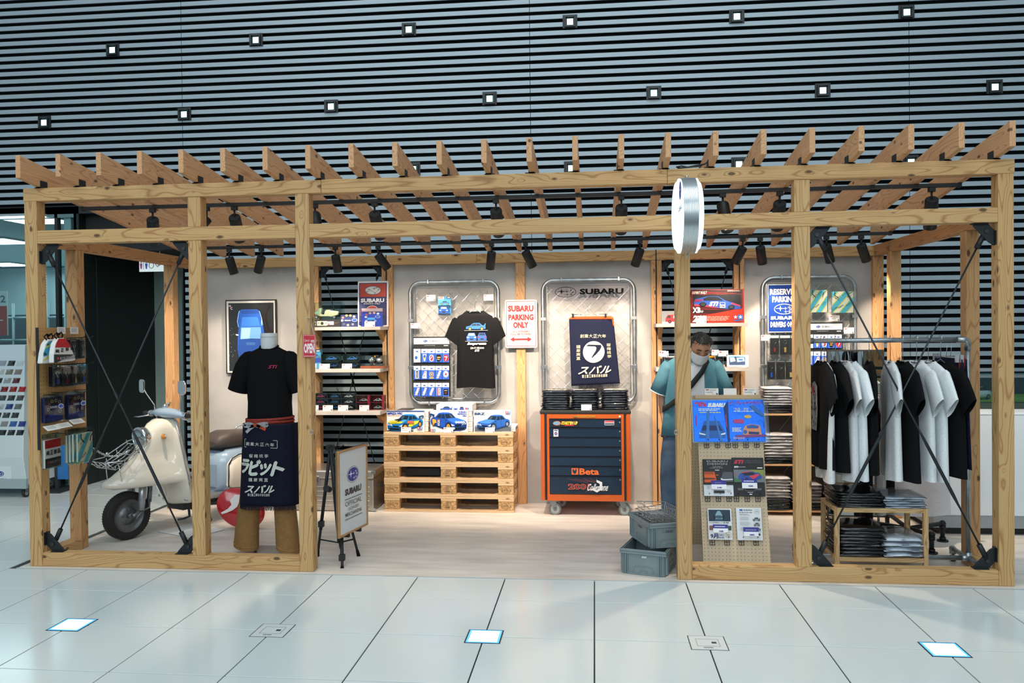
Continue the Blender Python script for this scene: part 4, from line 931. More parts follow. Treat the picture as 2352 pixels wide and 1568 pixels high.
# ---- round lit sign on the fourth post
cs = W(1587, 496, -.29); R0 = .236
rs = thing('round_light_sign', 'round two-sided lit sign with ribbed metal rim projecting from the fourth post', 'sign', (4.715, -.29, cs.z))
MX = Matrix.Rotation(PI/2, 4, 'Y')
prof = [(R0-.004, -.045)]
for k in range(10): prof += [(R0, -.045+.009*k+.001), (R0, -.045+.009*k+.006), (R0-.0025, -.045+.009*k+.0075)]
prof += [(R0-.004, .046)]
MB().lathe(prof, 64, MX).build('rim_band', P('#d3d9dc', .32, 1), rs)
GL = P('#e8f4f8', .6, emis=.75); GLb = P('#eafcff', .4, emis=1.5)
for sg in (-1, 1):
    MB().lathe([(R0-.004, 0), (R0-.004, .012), (R0-.018, .018), (R0-.03, .03), (R0-.045, .034)], 64, Matrix.Scale(sg, 4, (1, 0, 0)) @ Matrix.Translation((.045, 0, 0)) @ MX, caps=False).build('glowing_edge', GLb, rs)
    MB().lathe([(.0005, .034), (R0-.045, .034)], 64, Matrix.Scale(sg, 4, (1, 0, 0)) @ Matrix.Translation((.045, 0, 0)) @ MX, caps=False).build('lit_face', GL, rs)
    A = Art(-1, -1, 1, 1, .36, .36, .5, .0004); A.stars(0, -.56, .34, .30, '#eef4ff', '#2b45b0', .06, '#6f86d8'); A.text('SUBARU', -.55, -.08, .55, .10, '#33363a', .05); A.rect(-.6, .2, .6, .215, '#8fa6a8')
    A.text('OFFICIAL', -.56, .28, .56, .42, '#b9c2c6', .0); A.text('LICENSED', -.4, .48, .4, .57, '#b9c2c6', 0); A.text('MERCHANDISE', -.56, .62, .56, .72, '#b9c2c6', 0); A.rect(-.6, .78, .6, .795, '#8fa6a8')
    A.put(rs, (sg*.0795, .18*(-sg)*-1, -.18), (0, 0, -sg*PI/2*-1 if sg > 0 else -PI/2))
MB().box(-.045, R0-.02, -.03, .045, .29, .03).build('mounting_arm', P('#9ba1a4', .4, .8), rs)
for z in (R0, -R0-.02): MB().cyl((0, 0, z-.004), (0, 0, z+.02), .006, n=8).build('fixing_bolt', STEEL, rs)
# ================================================ SHELF BAYS
SHM = P('#c3b9b0', .5, var=.06, scale=8); YS0 = 1.99; YS1 = 2.30
def shelf(pxl, pxr, pyt, pyb, lab, xl=None):
    z1 = W((pxl+pxr)/2, pyt, YS0).z; z0 = W((pxl+pxr)/2, pyb, YS0).z; xa = W(pxl, pyt, YS0).x; xb = W(pxr, pyt, YS0).x
    t = thing('display_shelf', lab, 'shelf', (xa, YS0, z0), group=None)
    h = z1-z0; MB().prism([(0, 0), (xb-xa, 0), (xb-xa, h), (0, h)], 0, YS1-YS0-.002).build('board', SHM, t, bevel=.001)
    for x in (.04, xb-xa-.07): MB().add([(x, YS1-YS0-.01, 0), (x, YS1-YS0-.01, -.11), (x, .08, 0), (x+.03, YS1-YS0-.01, 0), (x+.03, YS1-YS0-.01, -.11), (x+.03, .08, 0)], [(0, 1, 2), (5, 4, 3), (0, 3, 4, 1), (1, 4, 5, 2), (2, 5, 3, 0)]).build('bracket', P('#b98d5c', .6), t)
    return z1+.001
zs1 = shelf(699, 873, 750.5, 758, 'top shelf of the left bay carrying the scooter model and tin sign')
zs2 = shelf(699, 873, 847.5, 855, 'middle shelf of the left bay carrying the engine model')
zs3 = shelf(699, 873, 944.5, 953, 'bottom shelf of the left bay carrying small boxed cars')
zr1 = shelf(1507, 1717, 742, 750, 'upper shelf of the right bay carrying the red model box')
zr2 = shelf(1507, 1717, 844, 852.5, 'lower shelf of the right bay carrying the tablet')
CLR = glassy('#eaf4f2', .03, .04)
def clear_box(x, y, z, w_, d, h, t, tint=None, part='clear_cover'):
    return MB().box(x, y, z, x+w_, y+d, z+h).build(part, tint or CLR, t)
# model scooter in its case
x, z, w_, h = RC(713, 695, 782, 734, 2.06); 
t = thing('scooter_model', 'cream and mint scale model scooter in a clear case on the top left shelf', 'model scooter', (x, 2.06, zs1))
hb = .072; MB().box(0, 0, 0, w_, .14, hb).build('base', P('#1c1b1c', .4), t, bevel=.001); clear_box(.0, 0, hb+.0005, w_, .13, h, t, glassy('#d2e8e2', .03, .05))
A = Art(150, 1050, 915, 1245, w_, hb); A.rect(315, 1090, 572, 1208, '#e8dfb6'); A.ell(445, 1150, 40, 42, '#1b1c1a', 20); A.rect(342, 1130, 380, 1152, '#5f5b3a'); A.rect(515, 1130, 552, 1148, '#5f5b3a'); A.rect(225, 1095, 295, 1205, '#8a8a86'); A.ell(260, 1150, 22, 30, '#121212', 14); A.rect(585, 1100, 745, 1190, '#d9d5d4'); A.ell(620, 1170, 22, 20, '#c23a30', 10); A.line([(765, 1160), (790, 1130), (800, 1150), (875, 1125)], 4, '#a8865a'); A.put(t)
m_ = MB(); sx = lambda X: (X-150)/765*w_; sz = lambda Y_: hb+.002+(1045-Y_)/11.2/ppm(2.06)
yy = .065
m_.prism([(sx(a), sz(b)) for a, b in ((330, 760), (380, 740), (400, 770), (365, 870), (380, 905), (450, 915), (480, 815), (600, 810), (780, 830), (820, 860), (800, 930), (640, 975), (540, 965), (380, 965), (320, 950))], yy-.018, yy+.018); m_.build('body', P('#e4dcb8', .3), t, bevel=.003)
MB().prism([(sx(a), sz(b)) for a, b in ((320, 750), (345, 740), (335, 960), (290, 900), (190, 890), (195, 875), (280, 830))], yy-.022, yy+.022).build('leg_shield', P('#9cc4a8', .3), t, bevel=.002)
for X in (245, 705): MB().use(P('#17181a', .6)).cyl((sx(X), yy-.008, sz(985)), (sx(X), yy+.008, sz(985)), 52/11.2/ppm(2.06), n=18).use(STEEL).cyl((sx(X), yy-.01, sz(985)), (sx(X), yy+.01, sz(985)), 30/11.2/ppm(2.06), n=12).build('wheel', None, t)
MB().tube([(sx(360), yy-.03, sz(700)), (sx(375), yy, sz(735)), (sx(400), yy+.03, sz(730))], .002, 5).build('handlebar', CHROME, t); MB().box(sx(500), yy-.012, sz(810), sx(600), yy+.012, sz(795)).build('seat', P('#d9cba6', .5), t, bevel=.002)
# badge plaque
t, A, w_, h = board('badge_plaque', 'dark blue plaque ringed with small round badges on the top left shelf', 'plaque', (782, 722, 822, 750), 2.07, .004, '#1a2a5c', coords=(920, 930, 1370, 1245), z=zs1, part='card')
A.rect(930, 1000, 1360, 1100, '#26366e'); [A.ell(x, y, 34, 30, c, 14) for x, y, c in ((985, 1005, '#d07a70'), (1080, 955, '#c8a860'), (1180, 955, '#c8a860'), (1275, 985, '#cfd3d8'), (965, 1080, '#d8dbe0'), (1010, 1170, '#50545c'), (1115, 1200, '#9a9a92'), (1240, 1180, '#7d8288'))]; A.ell(1290, 1075, 72, 42, '#e8edf8'); A.ell(1290, 1075, 62, 34, '#2a58b8'); A.text('SUBARU', 1030, 1068, 1190, 1096, '#eef1f6', .05); A.put(t)
# tin sign
t, A, w_, h = board('tin_sign', 'worn red and blue tin sign standing on the top left shelf', 'sign', (821, 646, 891.5, 751), 2.22, .003, '#e2dcd8', coords=(1355, 65, 2140, 1245), z=zs1, rad=.006, part='plate', rot=(-.05, 0, 0), rough=.3)
A.rect(1390, 110, 2100, 1205, '#26305e'); A.rect(1410, 130, 2075, 475, '#b5402f'); A.ell(1745, 305, 205, 112, '#1d2648', 32).ell(1745, 305, 195, 102, '#d5d2cd', 32)
for a in (((1640, 270), (1800, 375), (1900, 285)), ((1590, 340), (1640, 335)), ((1740, 265), (1850, 230))): A.line(a, 7, '#2c3038')
for x, y in ((1640, 285), (1775, 262), (1850, 232), (1895, 285), (1800, 378), (1590, 338)): A.line([(x-30, y), (x+30, y)], 6, '#2c3038'); A.line([(x, y-26), (x, y+26)], 6, '#2c3038')
A.text('SUBARU', 1438, 515, 2040, 620, '#e6e4e6', .05); A.text('PARKING ONLY', 1520, 632, 1945, 672, '#d8d6da', .02); A.ell(1735, 850, 165, 150, '#e8e0dc').ell(1735, 850, 155, 140, '#b5402f')
for k in range(8): A.rect(1410, 795+22*k, 1590, 801+22*k, '#8a3a48'); A.rect(1880, 795+22*k, 2070, 801+22*k, '#8a3a48')
A.text('VIOLATORS', 1430, 1090, 1620, 1120, '#c04a44', .02); A.rect(1400, 1120, 2080, 1195, '#23306a')
for k in range(30): x = random.choice((1370, 1392, 2100, 2122)); A.poly([(x, 100+36*k), (x+18, 108+36*k), (x+10, 122+36*k)], random.choice(['#8a6a5c', '#f0ecea']), up=False)
A.l += 1; A.put(t)
t, A, w_, h = board('badge_pack', 'clear packed blue badge card leaning on the tin sign', 'badge pack', (831, 709, 879, 751), 2.10, .006, '#3a4fb8', coords=(1450, 740, 2000, 1245), z=zs1, part='card', rough=.2)
A.rect(1450, 740, 2000, 830, '#b9a0a6'); A.rect(1490, 830, 1990, 860, '#2a2f6a'); [A.ell(x, y, 36, 28, c, 14) for x, y, c in ((1575, 915, '#b0524a'), (1670, 875, '#c8a07a'), (1780, 870, '#d8b090'), (1880, 890, '#dfe2ec'), (1560, 980, '#c8cede'), (1570, 1080, '#a8b0c0'), (1690, 1100, '#5a6a9a'), (1810, 1085, '#9aa8c8'))]; A.ell(1870, 975, 70, 36, '#dfe8fa').ell(1870, 975, 60, 28, '#3060c8'); A.rect(1600, 1000, 1800, 1060, '#58a8e8'); A.put(t); clear_box(-.002, -.012, 0, w_+.004, .02, h+.002, t)
price_card((837, 739, 861, 751), 2.04, 'white price card before the badge pack on the top left shelf', -.2, z=zs1)
# middle shelf
t, A, w_, h = board('toy_box', 'light blue carded toy box at the left end of the middle left shelf', 'toy box', (714, 804, 737, 848), 2.12, .05, '#4e9cc4', coords=(125, 205, 325, 590), z=zs2, part='carton')
A.rect(225, 205, 322, 258, '#2a3a44'); A.text('TOY', 240, 218, 305, 248, '#dfe6ea', .05) if False else None; A.rect(240, 224, 305, 246, '#dfe6ea'); A.rect(125, 375, 325, 470, '#2f4aa0'); A.car(130, 300, 320, 370, '#3a88b4'); A.put(t)
def cased_car(px0, px1, py, Y, zb, body, lab, grp, tint='#16301f', hpx=16, back=None, red=False):
    x, z, w_, h = RC(px0, py-hpx, px1, py, Y); t = thing('boxed_model_car', lab, 'boxed model car', (x, Y, zb), group=grp); d = .075
    bc = P('#5e1620' if red else tint, .3, coat=.3)
    MB().box(0, 0, 0, w_, d, .006).box(0, d-.003, .006, w_, d, h).box(0, 0, .006, .004, d, h).build('tray', bc, t)
    if red: MB().box(w_*.86, -.001, .0, w_, .003, h).build('red_end', P('#7a1a28', .3), t)
    clear_box(.004, 0.0, .006, w_-.008, d-.004, h-.007, t)
    m_ = MB(); cw = w_*.6; x0 = w_*.22; z0 = .010
    m_.prism([(x0+cw*a, z0+cw*b) for a, b in ((0, .06), (.02, .17), (.2, .2), (.33, .33), (.68, .34), (.84, .22), (.98, .2), (1, .06))], .018, .05); m_.build('car_body', P(body, .2, .1, coat=1), t, bevel=.002)
    for u in (.2, .8): MB().cyl((x0+cw*u, .016, z0+cw*.06), (x0+cw*u, .052, z0+cw*.06), cw*.085, n=10).build('wheel', P('#101113', .6), t)
    MB().prism([(x0+cw*a, z0+cw*b) for a, b in ((.3, .2), (.37, .3), (.64, .31), (.74, .2))], .0175, .0505).build('windows', P('#10161d', .1), t)
    return t, h
zc = zs2
for c_, (a, b) in enumerate(((738, 779), (787, 825))):
    t, h = cased_car(a, b, 848, 2.12, zs2, '#27497e', 'green cased rally car under another, %s on the middle left shelf' % ('left pair' if c_ == 0 else 'right pair'), 'green cases on the middle left shelf')
    cased_car(a, b, 848, 2.12, zs2+h+.001, '#3f7fd0', 'green cased blue rally car on top of the %s on the middle left shelf' % ('left pair' if c_ == 0 else 'right pair'), 'green cases on the middle left shelf')
x, z, w_, h = RC(827, 809, 884, 848, 2.08)
t = thing('engine_model', 'silver and black scale engine model under a clear cover on the middle left shelf', 'engine model', (x, 2.08, zs2)); MB().box(0, 0, 0, w_, .16, .024).build('base', P('#8c4a2c', .4, var=.2, scale=20), t, bevel=.002); clear_box(.004, .004, .0245, w_-.008, .15, h-.026, t)
ex = lambda X: (X-1105)/(1600-1105)*w_; ez = lambda Y_: (590-Y_)/340*h; ey = .08
m_ = MB().use(P('#cfd3d6', .3, .8)); 
for a, b, r in ((1290, 430, .03), (1440, 430, .032)): m_.ball((ex(a), ey, ez(b)), r, 10, (1.1, .8, .8))
m_.use(P('#1d1f22', .4)).ball((ex(1360), ey-.02, ez(440)), .016, 10).ball((ex(1380), ey, ez(350)), .03, 10, (1.6, .8, .5)).box(ex(1300), ey-.03, ez(520), ex(1330), ey+.03, ez(460)).cyl((ex(1420), ey-.03, ez(490)), (ex(1420), ey+.02, ez(490)), .013, n=12)
m_.use(P('#cfd3d6', .2, .9)).cyl((ex(1260), ey, ez(510)), (ex(1370), ey, ez(510)), .012, n=10).tube([(ex(1340), ey-.03, ez(360)), (ex(1300), ey-.035, ez(400)), (ex(1330), ey-.035, ez(450)), (ex(1350), ey-.03, ez(500))], .004, 6).cyl((ex(1360), ey-.04, ez(440)), (ex(1360), ey-.03, ez(440)), .006, n=10)
m_.use(P('#e0a020', .4)).ball((ex(1375), ey-.03, ez(357)), .009, 8).box(ex(1480), ey-.02, ez(375), ex(1495), ey, ez(362)); m_.build('engine', None, t)
for k, (a, b) in enumerate(((714, 726), (733, 757), (785, 808))): price_card((a, 836, b, 848), 2.03, 'white price card on the middle left shelf, %s' % ['leftmost', 'before the left green cases', 'before the right green cases'][k], -.2, z=zs2)
# bottom shelf
for c_, (a, b, col, nm_) in enumerate(((719, 749, '#b03058', 'pink'), (751, 781, '#2f6ea8', 'blue'), (783, 814, '#e6e4e0', 'white'))):
    zb = zs3
    for r_ in range(3): t, h = cased_car(a, b, 944, 2.12, zb, col, 'clear box with a %s model car, %s of its stack on the bottom left shelf' % (nm_, ('lowest', 'middle', 'topmost')[r_]), 'small boxed cars on the bottom left shelf', '#23262a', 12.5); zb += h+.001
for c_, (a, b) in enumerate(((818, 849), (850, 882))):
    zb = zs3
    for r_ in range(2): t, h = cased_car(a, b, 944, 2.12, zb, '#cfcfd0', 'dark red box with a silver model, %s %s on the bottom left shelf' % (('lower', 'upper')[r_], ('left', 'right')[c_]), 'red boxes on the bottom left shelf', '#5e1620', 16.5, red=True); zb += h+.001
for k, (a, b) in enumerate(((714, 731), (741, 764), (776, 799), (825, 847))): price_card((a, 933, b, 946), 2.03, 'white price card on the bottom left shelf, %s' % ['before the pink cars', 'before the blue cars', 'before the white cars', 'before the red boxes'][k], -.2, z=zs3)
# right bay: upper shelf
t, A, w_, h = board('toy_box', 'grey box with a red fire engine picture on the upper right shelf', 'toy box', (1520, 713, 1566, 742), 2.12, .08, '#cfcac6', coords=(175, 490, 375, 618), z=zr1, part='carton')
A.rect(176, 490, 374, 600, '#8d8f90'); A.poly([(212, 580), (215, 560), (235, 530), (320, 528), (370, 528), (370, 600), (212, 600)], '#b3242c'); A.rect(290, 535, 360, 565, '#c8c4b8'); A.poly([(222, 560), (238, 537), (262, 537), (262, 562)], '#2a3038'); A.ell(255, 600, 18, 16, '#141414', 14).ell(255, 600, 8, 7, '#b3242c', 10); A.ell(340, 600, 18, 16, '#141414', 14); A.rect(262, 520, 275, 530, '#e08a5a'); A.put(t)
t, A, w_, h = board('model_car_box', 'large red and black box with a racing car on the upper right shelf', 'model box', (1588, 665, 1709, 742), 2.04, .12, '#a51c1c', coords=(473, 280, 1000, 618), z=zr1, part='carton', rough=.25, art_rough=.25)
A.rect(476, 284, 985, 520, '#2a1012'); A.rect(476, 520, 985, 614, '#5a1414'); [A.poly([(476, 290+14*k), (985, 330+12*k), (985, 334+12*k), (476, 297+14*k)], '#8e1c1a', up=False) for k in range(14)]; A.l += 1
A.poly([(600, 540), (985, 470), (985, 614), (640, 614)], '#b8301c'); A.text('EXPERT BUILT', 479, 297, 632, 325, '#d8c8c0', .04, .3); A.lines(835, 290, 980, 306, 2, '#c8a090')
A.poly([(492, 332), (968, 332), (972, 480), (860, 484), (520, 445), (490, 438)], '#15171b'); A.poly([(500, 400), (512, 375), (580, 360), (640, 348), (740, 350), (820, 395), (900, 420), (965, 455), (968, 478), (870, 482), (500, 440)], '#2a50a8')
A.poly([(590, 372), (645, 352), (735, 354), (800, 394), (600, 392)], '#12151b'); A.poly([(502, 425), (640, 440), (760, 468), (500, 442)], '#c23a50'); A.poly([(510, 376), (600, 382), (560, 398), (506, 402)], '#8a2440'); A.poly([(880, 415), (960, 440), (965, 455), (870, 430)], '#b83a50')
A.text('STi', 648, 402, 745, 448, '#eef0f4', .06, .35); A.rect(758, 412, 812, 466, '#e8eaec'); A.text('106', 764, 438, 806, 462, '#1c1e22', .04); A.rect(762, 415, 808, 432, '#2848a8')
for cx, cy, r in ((588, 430, 36), (872, 460, 34)): A.ell(cx, cy, r, r*.62, '#0e0f11', 18).ell(cx, cy, r*.66, r*.42, '#33363b', 14)
A.text('XB', 483, 458, 565, 514, '#f2ece8', .04); A.text('PRO', 540, 490, 590, 512, '#f2ece8', .02, .3); A.text('240', 482, 540, 612, 608, '#f0ece8', .04, .2); A.lines(622, 552, 860, 600, 4, '#e0b0a0')
A.rect(888, 538, 936, 584, '#c8303a').rect(936, 538, 986, 584, '#2f6fc0')
for cx in (912, 961):
    A.poly([(cx+(20 if i % 2 == 0 else 8)*math.sin(PI*i/5), 561-(20 if i % 2 == 0 else 8)*math.cos(PI*i/5)) for i in range(10)], '#f0f0f0')
A.text('TAMIYA', 890, 588, 985, 602, '#3a78b8', .04); A.put(t)
price_card((1599, 726, 1623, 743), 1.995, 'white price card before the red model box on the upper right shelf', -.2, z=zr1)
# right bay: lower shelf
t, A, w_, h = board('tablet_screen', 'small white framed screen showing a blue car on the lower right shelf', 'screen', (1669.5, 815.5, 1719, 843), 2.08, .02, '#d9dadb', coords=(825, 937, 1045, 1060), z=zr2, rad=.008, part='casing', rot=(-.2, 0, -.1))
A.rect(848, 950, 1012, 1042, '#6ab8ee', mat=P('#57a8e6', .3, emis=.8)); A.poly([(850, 960), (905, 952), (1010, 962), (1010, 1040), (850, 1040)], '#163a66'); A.poly([(856, 962), (900, 958), (915, 1000), (860, 1010)], '#9fdcf4', mat=P('#9fdcf4', .3, emis=.8)); A.poly([(925, 965), (1000, 965), (1005, 1000), (930, 1010)], '#bfe8fa', mat=P('#bfe8fa', .3, emis=.8)); A.poly([(940, 975), (985, 975), (990, 995), (950, 995)], '#2a6aa8'); A.rect(1020, 965, 1026, 985, '#9a9c9e'); A.put(t)
MB().box(w_*.3, .0, 0, w_*.7, .09, .006).build('foot', P('#c9cacb', .5), t)
t = thing('display_riser', 'stepped black riser for model cars on the lower right shelf', 'riser', (W(1520, 844, 2.05).x, 2.05, zr2)); rw = W(1663, 844, 2.05).x-t.location.x
MB().box(0, .1, 0, rw, .2, .075).build('rear_step', BLK, t, bevel=.002); MB().box(0, .0, 0, rw, .099, .006).build('front_step', BLK, t, bevel=.002)
xx = lambda px, Y=2.19: W(px, 820, Y).x
toy_car('model_car', 'silver model car on the black riser at the left of the lower right shelf', 'model cars on the lower right shelf', (xx(1541), 2.2, zr2+.076), .15, '#9ea3a8', .10)
toy_car('model_car', 'orange-yellow model car on the black riser beside the man', 'model cars on the lower right shelf', (xx(1631), 2.2, zr2+.076), PI+.15, '#e0951c', .095)
toy_car('model_car', 'silver wagon model car on the shelf left of the small screen', 'model cars on the lower right shelf', (xx(1648, 2.09), 2.09, zr2+.007), PI+.1, '#c9cdd0', .085)
for k, (a, b, c_, lab) in enumerate(((1514, 1530, 806, 'rear one'), (1519, 1535.5, 807, 'front one'), (1636, 1652, 804, 'rear one right'), (1651, 1672.5, 806, 'front one right'))):
    Yk = (2.0, 1.995, 2.03, 2.0)[k]; cx = (a+b)/2; foot = thing('price_stand', 'price card on a wire stem, %s on the lower right shelf' % ['leftmost', 'second from the left', 'rear one beside the man', 'beside the small screen'][k], 'price card', (W(cx, 830, Yk).x, Yk+.012+.02*(k in (0, 2)), zr2)); hz = W(cx, c_+12, Yk).z-zr2
    MB().box(-.012, -.01, 0, .012, .01, .022).build('wooden_block', P('#c49a6c', .6), foot); MB().cyl((0, 0, .022), (0, 0, hz), .0015, n=6).build('stem', STEEL, foot)
    ww = (b-a)/ppm(Yk); MB().box(-ww/2, -.002, hz, ww/2, .0, hz+12.5/ppm(Yk)).build('card', P('#efece6', .5), foot); A = Art(0, 0, 100, 60, ww, 12.5/ppm(Yk)); A.ell(22, 16, 14, 8, '#b84a44'); A.lines(45, 10, 92, 24, 2, '#8b8c90'); A.lines(8, 32, 70, 46, 2, '#8b8c90'); A.rect(80, 40, 94, 56, '#66676b'); A.put(foot, (-ww/2, -.002, hz))
# ---- packs hung on the right mesh panel
def keychain(px, Y, lab, grp, charm='#b9a24a', card='#2c2a2c', white_top=True, X=None, parent_rot=None, hookup=True):
    t, A, w_, h = board('keychain_pack', lab, 'keychain', px, Y, .002, card, grp, coords=(0, 0, 40, 100), part='card', rough=.35, art_rough=.3) if X is None else X
    A.rect(0, 0, 40, 14, '#d9d9da') if white_top else A.rect(2, 3, 38, 6, '#9a9a9c'); A.put(t)
    MB().tube([(w_*.5+w_*.16*math.cos(a), -.008, h*.66+w_*.16*math.sin(a)) for a in [2*PI*i/14 for i in range(14)]], .0014, 5, closed=True).tube([(w_*.5, -.008, h*.66-w_*.16), (w_*.47, -.009, h*.48), (w_*.53, -.008, h*.40)], .0014, 5).build('key_ring', CHROME, t)
    MB().box(w_*.38, -.012, h*.12, w_*.62, -.007, h*.38).build('charm', P(charm, .3, .3), t, bevel=.002)
    clear_box(-.002, -.014, -.002, w_+.004, .018, h+.02, t, part='clear_bag'); return t
g3 = 'keychains on the right mesh panel'; cm = ['#a8323a', '#c9a24a', '#4a50b0', '#2f62c0', '#3a3a3c', '#c8b070']; nmk = ['a red charm', 'a gold charm', 'a violet charm', 'a blue charm', 'a black charm', 'a pale gold charm']
for k, (a, b) in enumerate(((769, 789), (791.5, 814.5), (816.5, 838))): keychain((1000+a, 770, 1000+b, 814), 2.17, 'bagged keychain with %s, upper row under the blue sign' % nmk[k], g3, cm[k])
for k, (a, b) in enumerate(((762.5, 780.5), (782.5, 803), (804.5, 827))): keychain((1000+a, 828, 1000+b, 871), 2.17, 'bagged keychain with %s, lower row under the blue sign' % nmk[k+3], g3, cm[k+3], white_top=False)
for k, q_ in enumerate([[(1778, 764), (1782, 768), (1779, 773)], [(1803, 764), (1806, 768), (1803, 773)], [(1786, 812), (1790, 820), (1793, 826), (1791, 830)], [(1812, 815), (1817, 822), (1819, 828), (1816, 831)]]): hook(q_, 'bright wire hook below the blue sign, %s' % ['upper left', 'upper right', 'lower left', 'lower right'][k], 2.2)
def striped_bag(px, Y, lab, grp, T_=None):
    t, A, w_, h = T_ or board('drawstring_pouch', lab, 'pouch', px, Y, .012, '#e6e2d6', grp, coords=(0, 0, 100, 110), part='pouch', rough=.7, art_rough=.7)
    for k in range(-1, 3):
        o_ = k*62
        def clip(L):
            # keep the stripe inside the pouch face
            out = []
            for (x, y) in L: out.append((x, y))
            return out
        for d0, d1, c in ((0, 30, '#4fb4d0'), (-5, 0, '#e4d84a'), (30, 35, '#e4d84a')):
            P_ = []; import itertools
            # stripe region: d0 <= x + y*.8 - o_ <= d1 , clipped to the square by scanning rows
            rows = [(i*10, max(0, min(100, o_+d0-i*10*.8+60)), max(0, min(100, o_+d1-i*10*.8+60))) for i in range(12)]
            rows = [r for r in rows if r[2]-r[1] > .01]
            if len(rows) > 1: A.poly([(r[1], r[0]) for r in rows]+[(r[2], r[0]) for r in rows[::-1]], c, up=False)
        A.l += 0
    A.l += 1
    for (x, y) in ((26, 30), (58, 14), (40, 78), (78, 66), (14, 88)): A.text('THE 友の会' if x == 40 else 'スバル', x-14, y-4, x+14, y+4, '#22262a', .03, 0, -.62)
    A.put(t)
    MB().tube([(w_*.12, -.012, h*1.0), (w_*.1, -.016, h*.82), (w_*.3, -.016, h*.68)], .003, 6).tube([(w_*.95, -.012, h*.98), (w_*.75, -.016, h*.86), (w_*.7, -.016, h*.7)], .003, 6).build('cord', P('#17181a', .7), t)
    clear_box(-.004, -.02, -.004, w_+.008, .036, h+.05, t, part='clear_bag'); return t
striped_bag((1861, 666, 1900, 717), 2.17, 'blue and yellow striped pouch in a clear bag, just right of the fifth post', 'striped pouches on the right mesh panel')
striped_bag((1911, 669, 1960, 718), 2.17, 'blue and yellow striped pouch in a clear bag, at the right of the mesh panel', 'striped pouches on the right mesh panel')
for px, lab in (((1748, 769, 1770, 782), 'white price card left of the keychains under the blue sign'), ((1904.5, 724, 1928.5, 737), 'white price card under the striped pouches'), ((1938.5, 752, 1961.5, 766), 'tilted price card right of the rear sticker rack')): price_card(px, 2.2, lab, 0, base=False)
# ================================================ FLOOR-STANDING FURNITURE AND GOODS
# ---- pallets
PIN = wood('x', base='#cbb08c', dark='#b3946c', knots=True, ringk=6, seed=7, fine=.8); CHIP = P('#b08d62', .8, var=.35, scale=60, bump=.4)
PY = 1.90; pl = Wz(884, 1177); PX0 = W(883, 1178, PY).x; PWD = W(1180.5, 1180, PY).x-PX0; PH = .1472
# hidden depth of the pallets reaches the panel
PD = 2.285-PY
def pallet(z, lab):
    t = thing('wooden_pallet', lab, 'pallet', (PX0, PY, z), group='stacked wooden pallets')
    for y0, y1 in ((0, .10), (.125, .255), (.28, PD)): MB().box(0, y0, PH-.022, PWD, y1, PH-.001).build('deck_board', PIN, t, bevel=.002)
    bw = .145; xs = (0, (PWD-bw)/2, PWD-bw)
    for i, x in enumerate(xs):
        MB().box(x-.0, .0, PH-.044, x+bw, PD, PH-.0225).build('cross_board', PIN, t, bevel=.002)
        for j, y in enumerate((.003, PD-.103)):
            b = MB().box(x+.002, y, .0225, x+bw-.002, y+.1, PH-.0445).build('block', CHIP, t, bevel=.003)
            if j == 0:
                A = Art(0, 0, 100, 60, bw-.004, PH-.067)
                if i == 1: A.frame(28, 8, 66, 30, 2, '#4a3420'); A.lines(31, 12, 62, 26, 3, '#4a3420'); A.lines(28, 38, 70, 52, 2, '#3a2a1a', .6)
                else: A.ring(50, 30, 33, 21, 2.2, '#5c4630', 26); A.text('EPAL', 28, 23, 72, 38, '#4f3b28')
                A.put(b, (x+.002, y, .0225))
    for y0, y1 in ((0, .10), (PD-.1, PD)):
        m_ = MB(); c_ = .02
        pts = [(0, .0005), (PWD, .0005), (PWD, .0215), (xs[2]-.02, .0215), (xs[2]-.045, .0215-.006), (xs[1]+bw+.045, .0155), (xs[1]+bw+.02, .0215), (xs[1]-.02, .0215), (xs[1]-.045, .0155), (bw+.045, .0155), (bw+.02, .0215), (0, .0215)]
        m_.prism(pts, y0, y1); m_.build('bottom_board', PIN, t)
for k in range(5): pallet(.002+k*PH, 'wooden pallet, %s of the stack of five against the wall' % ['lowest', 'second from the bottom', 'middle', 'second from the top', 'topmost, carrying the model car boxes'][k])
ZP = .003+5*PH
